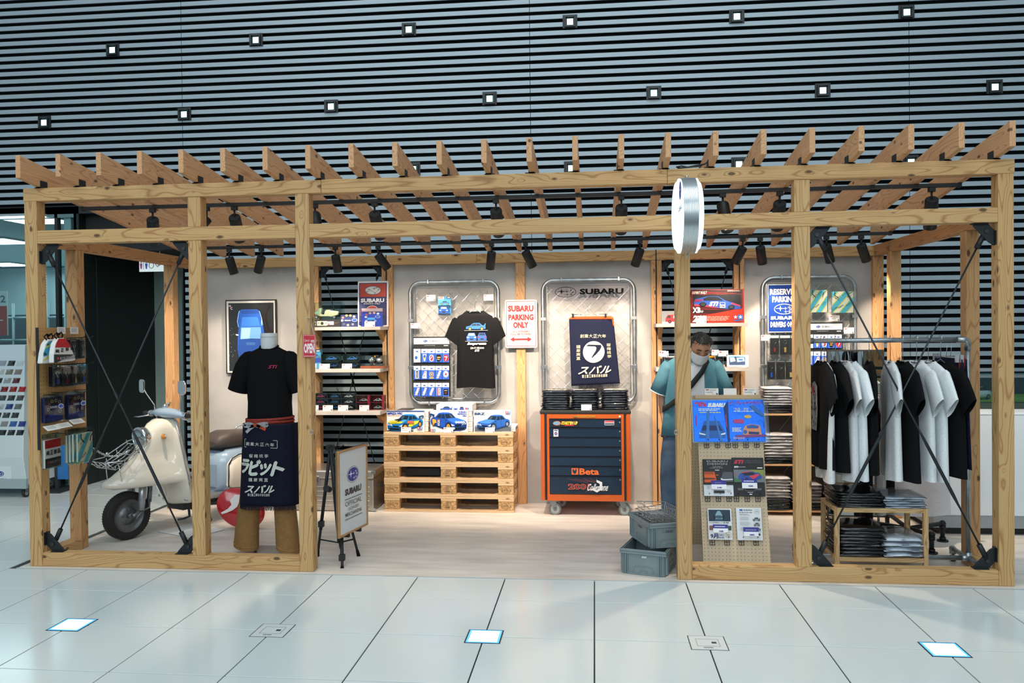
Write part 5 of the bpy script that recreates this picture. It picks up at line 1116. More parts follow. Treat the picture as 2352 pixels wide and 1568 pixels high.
# a model box pushed inside the middle pallet
x, z, w_, h = RC(931, 1074, 1010, 1090, PY+.12)
tag(MB().box(x, PY+.13, PH*2+.003+.0225, x+w_, PY+.24, PH*2+.003+.09).build('stored_box', P('#1c2128', .5), None), 'dark box pushed inside the middle pallet', 'box')
def kit_art(A, kind):
    X0, Y0, X1, Y1 = A.b
    if kind == 0:
        A.rect(X0, Y0, X1, Y0+10, '#20408c'); A.rect(X0, Y1-14, X0+215, Y1-5, '#1a1c20'); A.text('SUBARU', 816, 130, 870, 138, '#1f3a80', .03); A.text('IMPREZA WRC', 820, 143, 944, 163, '#2342a0', .06); A.text('MONTE CARLO', 822, 166, 930, 174, '#d8804a', .03)
        A.car(820, 155, 1112, 300, '#1f7ec4', 'tq', '#e2d838', rim='#c8963a'); A.poly([(880, 200), (930, 190), (950, 200), (900, 215)], '#13202c'); A.text('SUBARU', 835, 205, 905, 222, '#f0d838', .05, .3); A.rect(985, 210, 1040, 230, '#d86a4a'); LX = 1065; LY = 258
    elif kind == 1:
        A.text('SUBARU', 1402, 133, 1470, 148, '#2a54b0', .05).text('IMPREZA', 1394, 150, 1470, 164, '#2a54b0', .05).text('WRC', 1432, 166, 1470, 180, '#2a54b0', .05)
        A.car(1468, 140, 1172, 300, '#1f55c0', 'tq', None, rim='#b08a3a') if False else A.car(1172, 140, 1468, 300, '#1f55b8', 'tq', None, rim='#b08a3a', flip=True)
        A.poly([(1190, 195), (1215, 200), (1225, 225), (1200, 232), (1188, 215)], '#e8a63a'); A.rect(1232, 210, 1248, 250, '#e8e8ea'); A.text('5', 1234, 215, 1246, 245, '#1c2a5a', .03); A.rect(1230, 200, 1252, 210, '#d8703a')
        for cx in (1385, 1405, 1425, 1445): A.ell(cx, 222, 10, 10, '#dfe8f0', 14); A.ell(cx, 222, 6.5, 6.5, '#9fb4c8', 12)
        A.ell(1365, 272, 9, 9, '#e8eef2', 12); LX = 1172; LY = 278
    else:
        A.text('SUBARU', 1532, 130, 1580, 138, '#50565e'); A.text('BRZ', 1533, 143, 1620, 164, '#1c3a70', .05); A.text('(ZD8)', 1628, 145, 1652, 153, '#50565e')
        A.rect(X0+8, 250, X1-4, Y1-6, '#5a6068'); A.poly([(X0+8, 250), (1600, 240), (1845-10, 245), (X1-4, 262), (X0+8, 262)], '#8e949a'); A.car(1552, 158, 1825, 296, '#2c62b4', 'tq', None, rim='#8a9098'); A.lines(1760, 296, 1830, 300, 1, '#c8ccd0'); LX = 1788; LY = 131
    s_ = 20; A.rect(LX, LY, LX+s_, LY+18, '#c8303c').rect(LX+s_+2, LY, LX+2*s_+2, LY+18, '#2f6fb8')
    for cx in (LX+s_/2, LX+s_*1.5+2): A.poly([(cx+(8 if i % 2 == 0 else 3.2)*math.sin(PI*i/5), LY+9-(8 if i % 2 == 0 else 3.2)*math.cos(PI*i/5)) for i in range(10)], '#f0f0f0')
    A.text('TAMIYA', LX, LY+20, LX+42, LY+25, '#2f6fb8', .03)
for k, (px, cc_, lab) in enumerate((((888.7, 936, 974.5, 985), (815, 130, 1120, 302), 'upright model kit box with a blue rally car with yellow marks, left on the pallets'), ((988.5, 936, 1074, 986), (1170, 127, 1475, 305), 'upright kit box with a blue rally car with round lamps, middle on the pallets'), ((1088, 936, 1175, 986.5), (1525, 124, 1837, 306), 'upright model kit box with a plain blue coupe, right on the pallets'))):
    t, A, w_, h = board('model_kit_box', lab, 'model kit box', px, 1.94, .035, '#e6e4e0', coords=cc_, z=ZP, part='carton', rough=.3, art_rough=.3)
    kit_art(A, k); A.put(t)
    price_card((px[0]+(32, 30, 26)[k], 979, px[0]+(55, 52, 48)[k], 991), 1.91, 'white price card on the pallets before the %s kit box' % ('left', 'middle', 'right')[k], -.2, z=ZP)
    n = (4, 4, 1)[k]; hb = .047
    bx0 = W(px[0]+(14, 14, 6)[k], 960, 1.99).x; bw = W(px[2]+(10, 11, 8)[k], 960, 1.99).x-bx0
    for i in range(n):
        b = thing('model_kit_box', 'flat white kit box, %s in the pile behind the %s upright kit box' % (['lowest', 'second', 'third', 'topmost'][i] if n > 1 else 'the only one', ('left', 'middle', 'right')[k]), 'model kit box', (bx0+random.uniform(-.004, .004), 1.985, ZP+.001+i*hb), group='flat kit boxes piled on the pallets')
        MB().box(0, 0, 0, bw, .28, hb-.002).build('carton', P('#d9d7d4', .4), b, bevel=.0015); MB().box(-.001, -.001, hb*.42, bw+.001, .281, hb*.46).build('lid_edge', P('#9a9a9a', .5), b)
        A = Art(0, 0, 280, 45, .28, hb); A.rect(14, 8, 34, 22, '#c8303c'); A.rect(36, 8, 56, 22, '#2f6fb8'); A.lines(14, 27, 60, 36, 2, '#7a7c80'); A.car(90, 8, 190, 38, '#2a62b8'); A.put(b, (bw, 0, 0), (0, 0, PI/2))
    if k == 1:
        b = thing('model_kit_box', 'kit box showing three small cars, standing above the middle kit box', 'model kit box', (bx0, 1.985+.0, ZP+n*hb+.002)); hh = .062
        MB().box(0, 0, 0, bw, .26, hh).build('carton', P('#e6e4e0', .35), b, bevel=.0015); A = Art(1175, 73, 1500, 126, bw, hh); A.car(1210, 86, 1322, 124, '#2a55b0', 'side', rim='#c8963a'); A.car(1330, 88, 1372, 124, '#2a55b0', 'front'); A.car(1386, 88, 1428, 124, '#2a55b0', 'back'); A.rect(1440, 96, 1454, 110, '#c8303c').rect(1456, 96, 1470, 110, '#2f6fb8'); A.put(b)
    if k == 0: tag(MB().box(bx0+.02, 2.0, ZP+n*hb+.0, bx0+bw*.45, 2.25, ZP+n*hb+.008).build('dark_leaflet_box', P('#1d1f22', .4), None), 'thin dark box lying on the left pile of kit boxes', 'box')
# ---- tool cabinet
f0 = Wz(1270, 1183); CY = 1.80; CX0 = W(1242.5, 1060, CY).x; CX1 = W(1448.5, 1060, CY).x; CW = CX1-CX0; CD = .45
zt_ = W(1345, 942.5, CY).z; zb_ = W(1345, 1150.5, CY).z
tc_ = thing('tool_cabinet', 'orange and dark blue wheeled tool cabinet with seven drawers', 'tool cabinet', (CX0, CY, 0))
OR = P('#bf5517', .32, .1, coat=.4, var=.04, scale=6); DB = P('#10263c', .35, .2, coat=.3, var=.12, scale=5)
cz = lambda Y_: zt_+(268-Y_)/(950-268)*(zt_-zb_); cxx = lambda X: (X-205)/(877-205)*CW
MB().box(0, .012, cz(950), CW, CD, cz(293)).build('body', OR, tc_, bevel=.004)
MB().box(-.006, -.006, cz(293), CW+.006, CD+.006, cz(268)).build('top_tray', P('#1d1f21', .6), tc_, bevel=.006)
for a, b in ((205, 235), (252, 828), (846, 877)):
    pass
m_ = MB(); m_.box(cxx(252), 0, cz(950), cxx(270), .012, cz(293)).box(cxx(810), 0, cz(950), cxx(828), .012, cz(293)).box(cxx(270), 0, cz(328), cxx(810), .012, cz(295)).box(cxx(270), 0, cz(950), cxx(810), .012, cz(902)); m_.build('front_frame', OR, tc_)
for a, b in ((205, 234), (848, 877)): MB().box(cxx(a), 0, cz(945), cxx(b), .012, cz(293)).build('corner_panel', OR, tc_, bevel=.002)
for a in (236, 829): MB().box(cxx(a), -.004, cz(945), cxx(a+14), .012, cz(293)).build('corner_strip', P('#16171a', .5), tc_, bevel=.002)
ys_ = [330, 398, 470, 543, 614, 687, 761, 900]; lock = P('#9da2a6', .3, .8)
for k in range(7):
    d_ = MB().box(cxx(272), -.003, cz(ys_[k+1]-2), cxx(808), .02, cz(ys_[k]+1)).build('drawer', DB, tc_, bevel=.0025)
    MB().box(cxx(272), -.006, cz(ys_[k]+7), cxx(808), .0, cz(ys_[k]+1)).build('grip_edge', P('#0c1a2a', .4, .3), d_)
    MB().cyl((cxx(798), -.008, cz(ys_[k]+26)), (cxx(798), -.003, cz(ys_[k]+26)), .0075, n=10).build('lock', lock, d_)
A = Art(205, 268, 877, 950, CW, zt_-zb_, .35)
A.text('COLLECTION', 478, 303, 618, 320, '#a5862a', .05, .2); A.ell(465, 312, 14, 7, '#8a6d2a', 12); A.ell(799, 312, 9, 9, '#aeb3b6', 12)
A.rect(290, 340, 490, 390, '#171a20'); A.ell(330, 363, 30, 17, '#c0502c', 20).ell(326, 363, 27, 14, '#6f93a8', 20); A.text("START'EM UP", 362, 348, 484, 374, '#e8c03a', .06, .2); A.poly([(390, 374), (458, 374), (452, 382), (385, 382)], '#b8243a')
A.rect(685, 343, 757, 376, '#c9cdd2'); A.rect(687, 345, 755, 356, '#c03a42'); A.rect(687, 362, 755, 372, '#3a4250'); A.lines(700, 376, 742, 380, 1, '#a8b0b8')
A.rect(303, 408, 339, 463, '#dfe4e6'); A.rect(307, 411, 335, 421, '#5a6a78'); A.ell(321, 440, 12, 14, '#3a66a8', 16).ell(321, 440, 6, 7, '#d86a2a', 12)
A.rect(436, 699, 486, 748, '#d8662c'); A.poly([(448, 703), (470, 703), (476, 716), (470, 738), (458, 744), (446, 734), (442, 716)], '#17304a'); A.poly([(452, 703), (466, 703), (464, 716), (454, 716)], '#d8662c'); A.text('Beta', 494, 700, 641, 749, '#d8662c', .035)
for ln in ([(408, 779), (560, 808)], [(455, 779), (600, 803)], [(525, 777), (610, 806)], [(568, 774), (615, 800)], [(622, 772), (626, 800)], [(570, 880), (610, 850)], [(540, 876), (600, 845)]): A.line(ln, 1.6, '#a04a30')
A.text('2001', 408, 815, 575, 860, '#c0502c', .06); A.text('2001', 414, 820, 570, 855, '#17304a', .0)
A.poly([(622, 785), (664, 803), (664, 855), (624, 880), (582, 858), (600, 845), (624, 862), (645, 848), (645, 815), (622, 803)], '#d4d7da'); A.text('Collezione', 552, 815, 708, 868, '#c8ccd0', .02, .6); A.line([(552, 866), (600, 848), (712, 832)], 2.5, '#d4d7da')
A.put(tc_, (0, -.008, zb_))
for k, (x, y) in enumerate(((cxx(290), .07), (cxx(815), .07), (cxx(330), CD-.08), (cxx(790), CD-.08))):
    r = (zb_-.03)*.5; c_ = MB().use(P('#8a8f90', .35, .8)); c_.box(x-.05, y-.04, zb_-.012, x+.05, y+.04, zb_-.001); 
    c_.prism([(x-.03, zb_-.012), (x+.03, zb_-.012), (x+.035, r), (x-.0, r)], y-.022, y-.018).prism([(x-.03, zb_-.012), (x+.03, zb_-.012), (x+.035, r), (x-.0, r)], y+.018, y+.022)
    o = c_.build('caster_fork', None, tc_); xc = x+.02; MB().use(P('#6f7470', .6)).cyl((xc, y-.016, r+.001), (xc, y+.016, r+.001), r, n=28).use(P('#aab0b0', .4, .5)).cyl((xc, y-.018, r), (xc, y+.018, r), r*.72, n=20).use(P('#6a6e70', .4, .6)).cyl((xc, y-.03, r), (xc, y+.03, r), r*.28, n=12).build('wheel', None, o)
# stacks of bagged aprons on the cabinet
BAG = glassy('#f4f6f8', .06, .10)
def wavy_pack(name, lab, cat, grp, loc, w_, d, h, col, seed, bag=True, amp=.5, rz=0, art=None, rough=.8):
    """a folded garment in a thin bag: soft rounded slab with a sagging, creased edge"""
    rnd = random.Random(seed); ph = [rnd.uniform(0, 6) for _ in range(6)]
    t = thing(name, lab, cat, loc, rz+rnd.uniform(-.03, .03), grp); nx, ny = 10, 7
    m_ = MB(); m_.smooth = True; top = []; 
    def zt(u, v): e = min(u, 1-u, v, 1-v)*2; e = min(1, e*3.2); return h*(.45+.55*e**.5)+amp*h*.25*math.sin(u*9+ph[0])*math.sin(v*7+ph[1])
    def zb(u, v): e = min(u, 1-u, v, 1-v)*2; e = min(1, e*3.2); return h*.4*(1-e**.5)
    for fz in (zt, zb):
        for j in range(ny+1):
            for i in range(nx+1):
                u, v = i/nx, j/ny; m_.v.append(((u-.5)*w_*(1+.015*math.sin(v*8+ph[2])), (v-.5)*d*(1+.02*math.sin(u*7+ph[3])), fz(u, v)))
    N = (nx+1)*(ny+1)
    for j in range(ny):
        for i in range(nx):
            a = j*(nx+1)+i; m_.face((a, a+1, a+nx+2, a+nx+1)); m_.face((N+a+nx+1, N+a+nx+2, N+a+1, N+a))
    edge = [i for i in range(nx+1)]+[(j+1)*(nx+1)-1 for j in range(1, ny+1)]+[ny*(nx+1)+i for i in range(nx-1, -1, -1)]+[j*(nx+1) for j in range(ny-1, 0, -1)]
    for i in range(len(edge)): a, b = edge[i], edge[(i+1) % len(edge)]; m_.face((a, N+a, N+b, b))
    m_.build('cloth', P(col, rough, bump=.5, scale=26, var=.06), t)
    if bag:
        b_ = MB(); b_.smooth = True; M2 = 14
        for j, (hz, k_) in enumerate(((h*.05, 1.05), (h*.5, 1.09), (h*1.02, 1.03), (h*1.18, .9))):
            for i in range(28):
                a = 2*PI*i/28; c, s_ = math.cos(a), math.sin(a); x = math.copysign(abs(c)**.35, c)*w_/2*k_; y = math.copysign(abs(s_)**.35, s_)*d/2*k_
                b_.v.append((x+rnd.uniform(-.006, .006), y+rnd.uniform(-.006, .006), hz+rnd.uniform(-.5, .5)*h*.22))
        for j in range(3):
            for i in range(28): b_.face((j*28+i, j*28+(i+1) % 28, (j+1)*28+(i+1) % 28, (j+1)*28+i))
        b_.face([3*28+i for i in range(28)]); b_.build('clear_bag', BAG, t)
    if art: art(t, w_, d, h*1.1)
    return t
def art_flat(fn):
    def f(t, w_, d, z):
        A = Art(0, 0, 100, 70, w_*.96, d*.9); fn(A); A.put(t, (-w_*.48, -d*.45, z+.002), (-PI/2, 0, 0))
    return f
zc_ = zt_+.001
tops = [lambda A: (A.text('ラビット', 2, 18, 98, 66, CREAM, .08, .3), A.rect(22, 54, 60, 66, '#ecebe6')), lambda A: ([A.ring(24+26*i, 36, 14, 18, 4, CREAM, 14) for i in range(3)], A.line([(4, 36), (96, 36)], 3, CREAM), A.rect(4, 44, 42, 60, '#ecebe6')), lambda A: (A.ell(50, 34, 44, 26, CREAM, 30), A.poly([(40, 30), (90, 18), (60, 44), (35, 56)], '#1c2036'), A.rect(8, 46, 42, 62, '#ecebe6'))]
for c_, (a, b) in enumerate(((1244, 1308), (1312, 1375), (1382, 1443))):
    Yk = CY+.17; xm = W((a+b)/2, 920, Yk-.1).x; ww = (b-a-3)/ppm(Yk-.1); n = 8; hk = .0215
    for k in range(n): wavy_pack('folded_apron', 'bagged folded navy apron, %s in the %s pile on the tool cabinet' % ('topmost' if k == n-1 else ORD[k], ('left', 'middle', 'right')[c_]), 'apron', 'bagged aprons on the tool cabinet', (xm+random.uniform(-.005, .005), Yk, zc_+k*hk), ww, .24, hk, '#161a2a', 100+c_*10+k, True, .5, 0, art_flat(tops[c_]) if k == n-1 else None)
price_card((1335, 931, 1359, 944), CY+.015, 'white price card on the tool cabinet before the middle pile of aprons', -.15, red=False, z=zc_)
# ---- aluminium trunks
ALU = P('#b3aea6', .35, .85, var=.08, scale=5)
def trunk(px0, px1, pyt, Y, lab, dep=.42):
    x0 = W(px0, 1120, Y).x; x1 = W(px1, 1120, Y).x; zt = W((px0+px1)/2, pyt, Y).z; w_ = x1-x0
    t = thing('metal_trunk', lab, 'trunk', (x0, Y, 0)); lid = zt*.8
    MB().box(0, 0, .006, w_, dep, lid).build('body', ALU, t, bevel=.012); 
    MB().box(-.003, -.003, lid+.002, w_+.003, dep+.003, zt).build('lid', P('#c2bdb4', .3, .85), t, bevel=.014)
    for k in range(5): MB().box(.04, -.006, .05+k*(lid-.09)/5, w_-.04, .0, .062+k*(lid-.09)/5).build('rib', ALU, t, bevel=.002)
    MB().box(-.006, -.006, lid-.008, w_+.006, dep+.006, lid+.006).build('rim', P('#8f8a82', .3, .9), t, bevel=.002)
    for x in (0, w_):
        for z in (0.008, zt-.03): MB().box(x-.02, -.008, z, x+.02, .02, z+.028).build('corner_cap', STEEL, t, bevel=.004)
    for u in (.3, .72): 
        o = MB().box(w_*u-.025, -.012, lid-.05, w_*u+.025, -.004, lid+.025).build('latch', STEEL, t, bevel=.003); MB().box(w_*u-.012, -.018, lid-.03, w_*u+.012, -.012, lid+.01).build('latch_tongue', P('#7a7c7e', .3, .8), o)
    MB().tube([(w_+.002, dep*.3, lid*.75), (w_+.03, dep*.32, lid*.7), (w_+.03, dep*.68, lid*.7), (w_+.002, dep*.7, lid*.75)], .007, 8).build('handle', P('#3a3c3e', .4), t)
    return t
trunk(674, 858, 1080, 1.88, 'ribbed aluminium trunk standing on the floor left of the pallets')
trunk(1545, 1598, 1130, 1.95, 'ribbed aluminium trunk behind the man and the perforated stand', .3)
# ---- easel with framed sign
ez0 = thing('sign_easel', 'black tripod easel holding the white framed sign beside the third post', 'easel', (0, 0, 0))
wd = Vector((.39, .92, 0)).normalized(); nn = Vector((.92, -.39, 0)); bl = W(779, 1236, .12)
best = None
SWd, SHt = .40, .60
def prj(p):
    d = Vector(p)-CAMP; z = d.dot(CF); return 1176+F_PX*d.dot(CR)/z, 784-F_PX*d.dot(CU)/z
tgt = [(778, 1237), (827, 1200), (800, 1017), (745, 1037)]; br = None
for i in range(40):
    for j in range(30):
        Yb = -.1+.02*i; ang = math.radians(35+1.5*j); wv = Vector((math.cos(ang), math.sin(ang), 0)); nv = Vector((wv.y, -wv.x, 0)); b0 = W(778, 1237, Yb)
        for ln_ in (.1, .16, .22, .28):
            up = (Vector((0, 0, 1))*math.cos(ln_)-nv*math.sin(ln_)); 
            for sw in (.36, .40, .44):
                c4 = [b0, b0+wv*sw, b0+wv*sw+up*sw*1.42, b0+up*sw*1.42]; e = sum((prj(c)[0]-q[0])**2+(prj(c)[1]-q[1])**2 for c, q in zip(c4, tgt))
                if br is None or e < br[0]: br = (e, b0, wv, nv, up, sw)
e_, b0, wv, nv, up, sw = br
legs = [((785, 1304), 1.0), ((825, 1276), 1.0), ((727, 1276), 1.0)]
apex = b0+wv*sw*.5+up*sw*1.42*1.0-nv*.05
ft = [Wz(786, 1305), Wz(824, 1277), Wz(729, 1278)]
for k, p in enumerate(ft):
    top_ = apex if k else b0+wv*sw*.3-nv*.05
    d = (apex-p) if k else (top_-p)*1.0; a_ = MB().use(BLK); a_.cyl(tuple(p+d*.25), tuple(p+d), .013, n=8); a_.cyl(tuple(p+d*.05), tuple(p+d*.32), .010, n=8); o = a_.build('leg', BLK, ez0)
    MB().cyl(tuple(p), tuple(p+d*.055), .014, .011, n=10).build('rubber_foot', P('#101112', .8), o); MB().box(-.02, -.02, -.02, .02, .02, .025).build('leg_clamp', BLK, o, bevel=.004, loc=tuple(p+d*.3))
cen = (ft[0]+ft[1]+ft[2])/3; cen.z = .13
for k, p in enumerate(ft): MB().cyl(tuple(cen), tuple(p+(apex-p)*.16), .006, n=6).build('spreader', BLK, ez0)
MB().cyl(tuple(cen), (apex.x, apex.y, apex.z+.03), .014, n=10).build('centre_column', BLK, ez0); MB().box(-.03, -.02, -.015, .03, .02, .03).build('top_clamp', BLK, ez0, bevel=.004, loc=(apex.x, apex.y, apex.z))
MB().cyl(tuple(b0+wv*sw*.3-nv*.05), tuple(apex), .013, n=8).build('upper_leg', BLK, ez0)
sg_ = thing('framed_sign', 'wood framed white sign with blue star badge and lettering on the easel', 'sign', tuple(b0)); Rm = Matrix((wv, -nv, up)).transposed(); sg_.rotation_euler = Rm.to_euler()
hh = sw*1.42; fw_ = .014; FW = P('#b08050', .5, var=.1, scale=20)
MB().box(0, .004, 0, sw, .018, hh).build('backing', P('#8f8578', .7), sg_)
for q_ in ((0, 0, fw_, hh), (sw-fw_, 0, sw, hh), (fw_, 0, sw-fw_, fw_), (fw_, hh-fw_, sw-fw_, hh)): MB().box(q_[0], -.008, q_[1], q_[2], .018, q_[3]).build('frame', FW, sg_, bevel=.002)
MB().box(fw_, .0, fw_, sw-fw_, .004, hh-fw_).build('sheet', P('#d3dbdd', .25), sg_)
A = Art(0, 0, 100, 142, sw, hh, .4); A.ell(50, 45, 21, 14, '#8d9096', 32); A.stars(50, 45, 19.5, 12.6, '#dfe6f4', '#2a3f92', .05); A.text('SUBARU', 22, 66, 78, 77, '#2d2f33', .05); A.rect(20, 83, 80, 84, '#3a3c40'); A.text('OFFICIAL', 22, 87, 78, 95, '#3a3c40', .0); A.text('LICENSED', 32, 98, 68, 103, '#55585c'); A.text('MERCHANDISE', 22, 106, 78, 112, '#3a3c40', .01); A.rect(20, 116, 80, 117, '#3a3c40'); A.put(sg_)
for u in (.3, .7): MB().box(sw*u-.012, -.014, -.02, sw*u+.012, .03, .004).build('ledge', BLK, ez0, bevel=.002, loc=tuple(b0), rot=Rm.to_euler())
MB().tube([tuple(W(*q_, .35)) for q_ in ((755, 1030), (762, 1022), (768, 1028), (776, 1022), (772, 1030), (782, 1026), (790, 1022))], .004, 6).build('strap', P('#101112', .7), ez0)
MB().cyl(tuple(W(748, 1120, .2)), tuple(W(757, 1124, .25)), .022, n=12).build('knob', P('#3a3d40', .4, .4), ez0)
# ---- grey crates with wire baskets
CG = P('#7b8a8e', .45, var=.05, scale=9)
def crate(lab, c0, rz, L, B, H, art=None):
    """euro crate: origin at the near bottom corner, long side along local x, short side along local y"""
    t = thing('storage_crate', lab, 'crate', tuple(c0), rz); w_ = .004; ins = .012
    m_ = MB()
    def slab(z0, z1, o): 
        m_.box(o, o, z0, L-o, o+w_, z1).box(o, B-o-w_, z0, L-o, B-o, z1).box(o, o, z0, o+w_, B-o, z1).box(L-o-w_, o, z0, L-o, B-o, z1)
    slab(.0, H, ins); m_.box(ins, ins, 0, L-ins, B-ins, .006); m_.build('shell', CG, t, bevel=.0015)
    r_ = MB(); r_.box(0, 0, H-.018, L, ins+.004, H-.012).box(0, B-ins-.004, H-.018, L, B, H-.012).box(0, 0, H-.018, ins+.004, B, H-.012).box(L-ins-.004, 0, H-.018, L, B, H-.012)
    r_.box(0, 0, H-.03, L, .004, H).box(0, B-.004, H-.03, L, B, H).box(0, 0, H-.03, .004, B, H).box(L-.004, 0, H-.03, L, B, H); r_.build('rim', CG, t, bevel=.001)
    for side in range(4):
        ln = L if side % 2 == 0 else B
        for u in (.07, .13, .16, .84, .87, .93):
            x = min(max(u*ln, .003), ln-.003)
            M_ = [Matrix.Identity(4), Matrix.Translation((L, 0, 0)) @ Matrix.Rotation(PI/2, 4, 'Z'), Matrix.Translation((L, B, 0)) @ Matrix.Rotation(PI, 4, 'Z'), Matrix.Translation((0, B, 0)) @ Matrix.Rotation(-PI/2, 4, 'Z')][side]
            MB().box(x-.002, .0, .012, x+.002, ins, H-.03, M_).build('rib', CG, t)
        MB().box(ln*.16, .003, .004, ln*.84, ins, .012, M_).build('foot_rail', CG, t)
        g_ = MB(); cx = ln*.5; 
        for q_ in (((cx-.075, .012), (cx-.06, .06)), ((cx-.06, .06), (cx+.06, .06)), ((cx+.06, .06), (cx+.075, .012)), ((cx-.025, .012), (cx-.022, .035)), ((cx-.022, .035), (cx+.022, .035)), ((cx+.022, .035), (cx+.025, .012))):
            g_.tube([tuple(M_ @ Vector((q_[0][0], ins-.002, q_[0][1]))), tuple(M_ @ Vector((q_[1][0], ins-.002, q_[1][1])))], .0022, 4)
        g_.build('grip_moulding', CG, t)
        A = Art(0, 0, 100, 60, ln*.4, H*.5); A.m.use(P('#7b8a8e', .45))
        if side == (art or 0): A.rect(42, 8, 66, 16, '#e2e6e6'); A.text('SUBARU', 45, 10, 63, 14, '#5a6468')
        else: A.ring(14, 20, 8, 6, 1, '#4f5a5e', 16); A.text('SUBARU', 26, 14, 72, 26, '#4f5a5e', .04)
        A.m.v = [tuple(M_ @ Vector((x+ln*.3, y+ins-.0005, z+H*.32))) for x, y, z in A.m.v]; A.put(t)
    return t
HC = .172
p1 = Wz(1531, 1328); p2 = Wz(1424, 1316); v = p2-p1; a1 = math.atan2(v.y, v.x)          # left along the front
L1 = v.length; n1 = Vector((-v.y, v.x, 0)).normalized(); 
if n1.y < 0: n1 = -n1
t = crate('grey plastic crate standing on the floor, lower of the two', p2, a1-PI, L1, .40, HC)
u0 = W(1491, 1262, p2.y+.06); zc2 = HC+.002
q1 = Wz(1492, 1262, zc2); q2 = Wz(1436, 1224, zc2); q3 = Wz(1580, 1253, zc2); vL = (q2-q1); aL = math.atan2(vL.y, vL.x)
t2 = crate('grey plastic crate holding wire baskets, upper of the two and turned askew', q1+(Vector((math.cos(aL), math.sin(aL), 0))*0), aL-PI/2, .30, .40, HC, 1)
t2.location = q1; t2.rotation_euler = (0, 0, aL-PI/2)
def basket(lab, c, rz, tilt, L=.31, B=.215, H=.07):
    t = thing('wire_basket', lab, 'wire basket', c, 0, 'wire baskets in the upper crate', rot=(tilt, tilt*.6, rz)); m_ = MB()
    for z, k in ((H, 1), (H*.5, .95), (0, .9)): m_.tube([(-L/2*k, -B/2*k, z), (L/2*k, -B/2*k, z), (L/2*k, B/2*k, z), (-L/2*k, B/2*k, z)], .0028 if z == H else .0018, 5, closed=True)
    for i in range(9):
        x = -L/2+L*i/8; m_.tube([(x, -B/2, H), (x*.9, -B/2*.9, 0), (x*.9, B/2*.9, 0), (x, B/2, H)], .0015, 4)
    for i in range(5):
        y = -B/2+B*i/4; m_.tube([(-L/2, y, H), (-L/2*.9, y*.9, 0), (L/2*.9, y*.9, 0), (L/2, y, H)], .0015, 4)
    for s_ in (-1, 1): m_.tube([(s_*.03+.015*math.cos(a), B/2, H+.012+.012*math.sin(a)) for a in [2*PI*i/10 for i in range(10)]], .002, 5, closed=True)
    m_.build('wire', STEEL, t); return t
mid = t2.location+Euler((0, 0, aL-PI/2)).to_matrix() @ Vector((.15, .2, 0))
for k, (dx, dy, dz, rz, tl) in enumerate(((0, 0, .012, .0, .02), (.005, 0, .055, .05, -.03), (-.005, .01, .098, .0, .04), (.01, -.0, .142, .12, -.05), (-.005, .01, .182, -.08, .06))):
    basket('chrome wire basket in the upper grey crate, %s' % ['lowest', 'second from the bottom', 'middle', 'second from the top', 'topmost'][k], (mid.x+dx, mid.y+dy, HC+dz), aL+rz, tl)
# ---- perforated stand with books
bb0, bb1 = Wz(1612, 1300), Wz(1759, 1300); YB0 = .18
xb0, xb1 = W(1612, 1298, YB0).x, W(1759, 1298, YB0).x
YT0 = .52; zt2 = W(1680, 908, YT0).z; lean = math.atan2(YT0-YB0, zt2); Hs = math.hypot(YT0-YB0, zt2); sw2 = (W(1759, 907, YT0).x-W(1603, 907, YT0).x)
cxm = (W(1681, 907, YT0).x+W(1685, 1298, YB0).x)/2; sw2 = (sw2+(xb1-xb0))/2
st = thing('perforated_stand', 'pale wooden perforated A-shaped stand displaying books and magazines', 'display stand', (cxm-sw2/2, YB0, .002), 0); 
PERF = None
def perf_mat(base, name='perforated_board', sp=.025):
    k = ('perf', base, sp)
    if k in MC: return MC[k]
    mt, nt, b = newmat(name); b.inputs['Roughness'].default_value = .6
    tc = nt.nodes.new('ShaderNodeTexCoord'); sx_ = nt.nodes.new('ShaderNodeSeparateXYZ'); nt.links.new(tc.outputs['Object'], sx_.inputs[0])
    d = []
    for o_ in (0, 2): d.append(math_(nt, 'POWER', math_(nt, 'SUBTRACT', math_(nt, 'FRACT', math_(nt, 'DIVIDE', sx_.outputs[o_], sp)), .5), 2))
    hole = math_(nt, 'LESS_THAN', math_(nt, 'ADD', d[0], d[1]), .012)
    n = nt.nodes.new('ShaderNodeTexNoise'); mp = nt.nodes.new('ShaderNodeMapping'); mp.inputs['Scale'].default_value = (60, 60, 3); nt.links.new(tc.outputs['Object'], mp.inputs[0]); nt.links.new(mp.outputs[0], n.inputs['Vector']); n.inputs['Scale'].default_value = 1
    l = lin(base); c = mix_(nt, n.outputs[0], tuple(x*.88 for x in l[:3])+(1,), tuple(min(1, x*1.1) for x in l[:3])+(1,))
    nt.links.new(mix_(nt, hole, c, lin('#4a3a2c')), b.inputs['Base Color'])
    MC[k] = mt; return mt
PM = perf_mat('#c4b295', sp=.0245)
lf = MB().box(0, 0, 0, sw2, .015, Hs).build('front_board', PM, st, rot=(-lean, 0, 0), bevel=.001)
rl = MB().box(0, 0, 0, sw2, .015, Hs*.985).build('rear_board', PM, st, loc=(-.02, 2*(YT0-YB0)+.05, 0), rot=(lean*.92, 0, 0), bevel=.001)
MB().box(-.01, -.012, Hs-.03, sw2+.0, .06, Hs+.0).build('top_rail', P('#b9a07c', .6), st, rot=(-lean, 0, 0), bevel=.002)
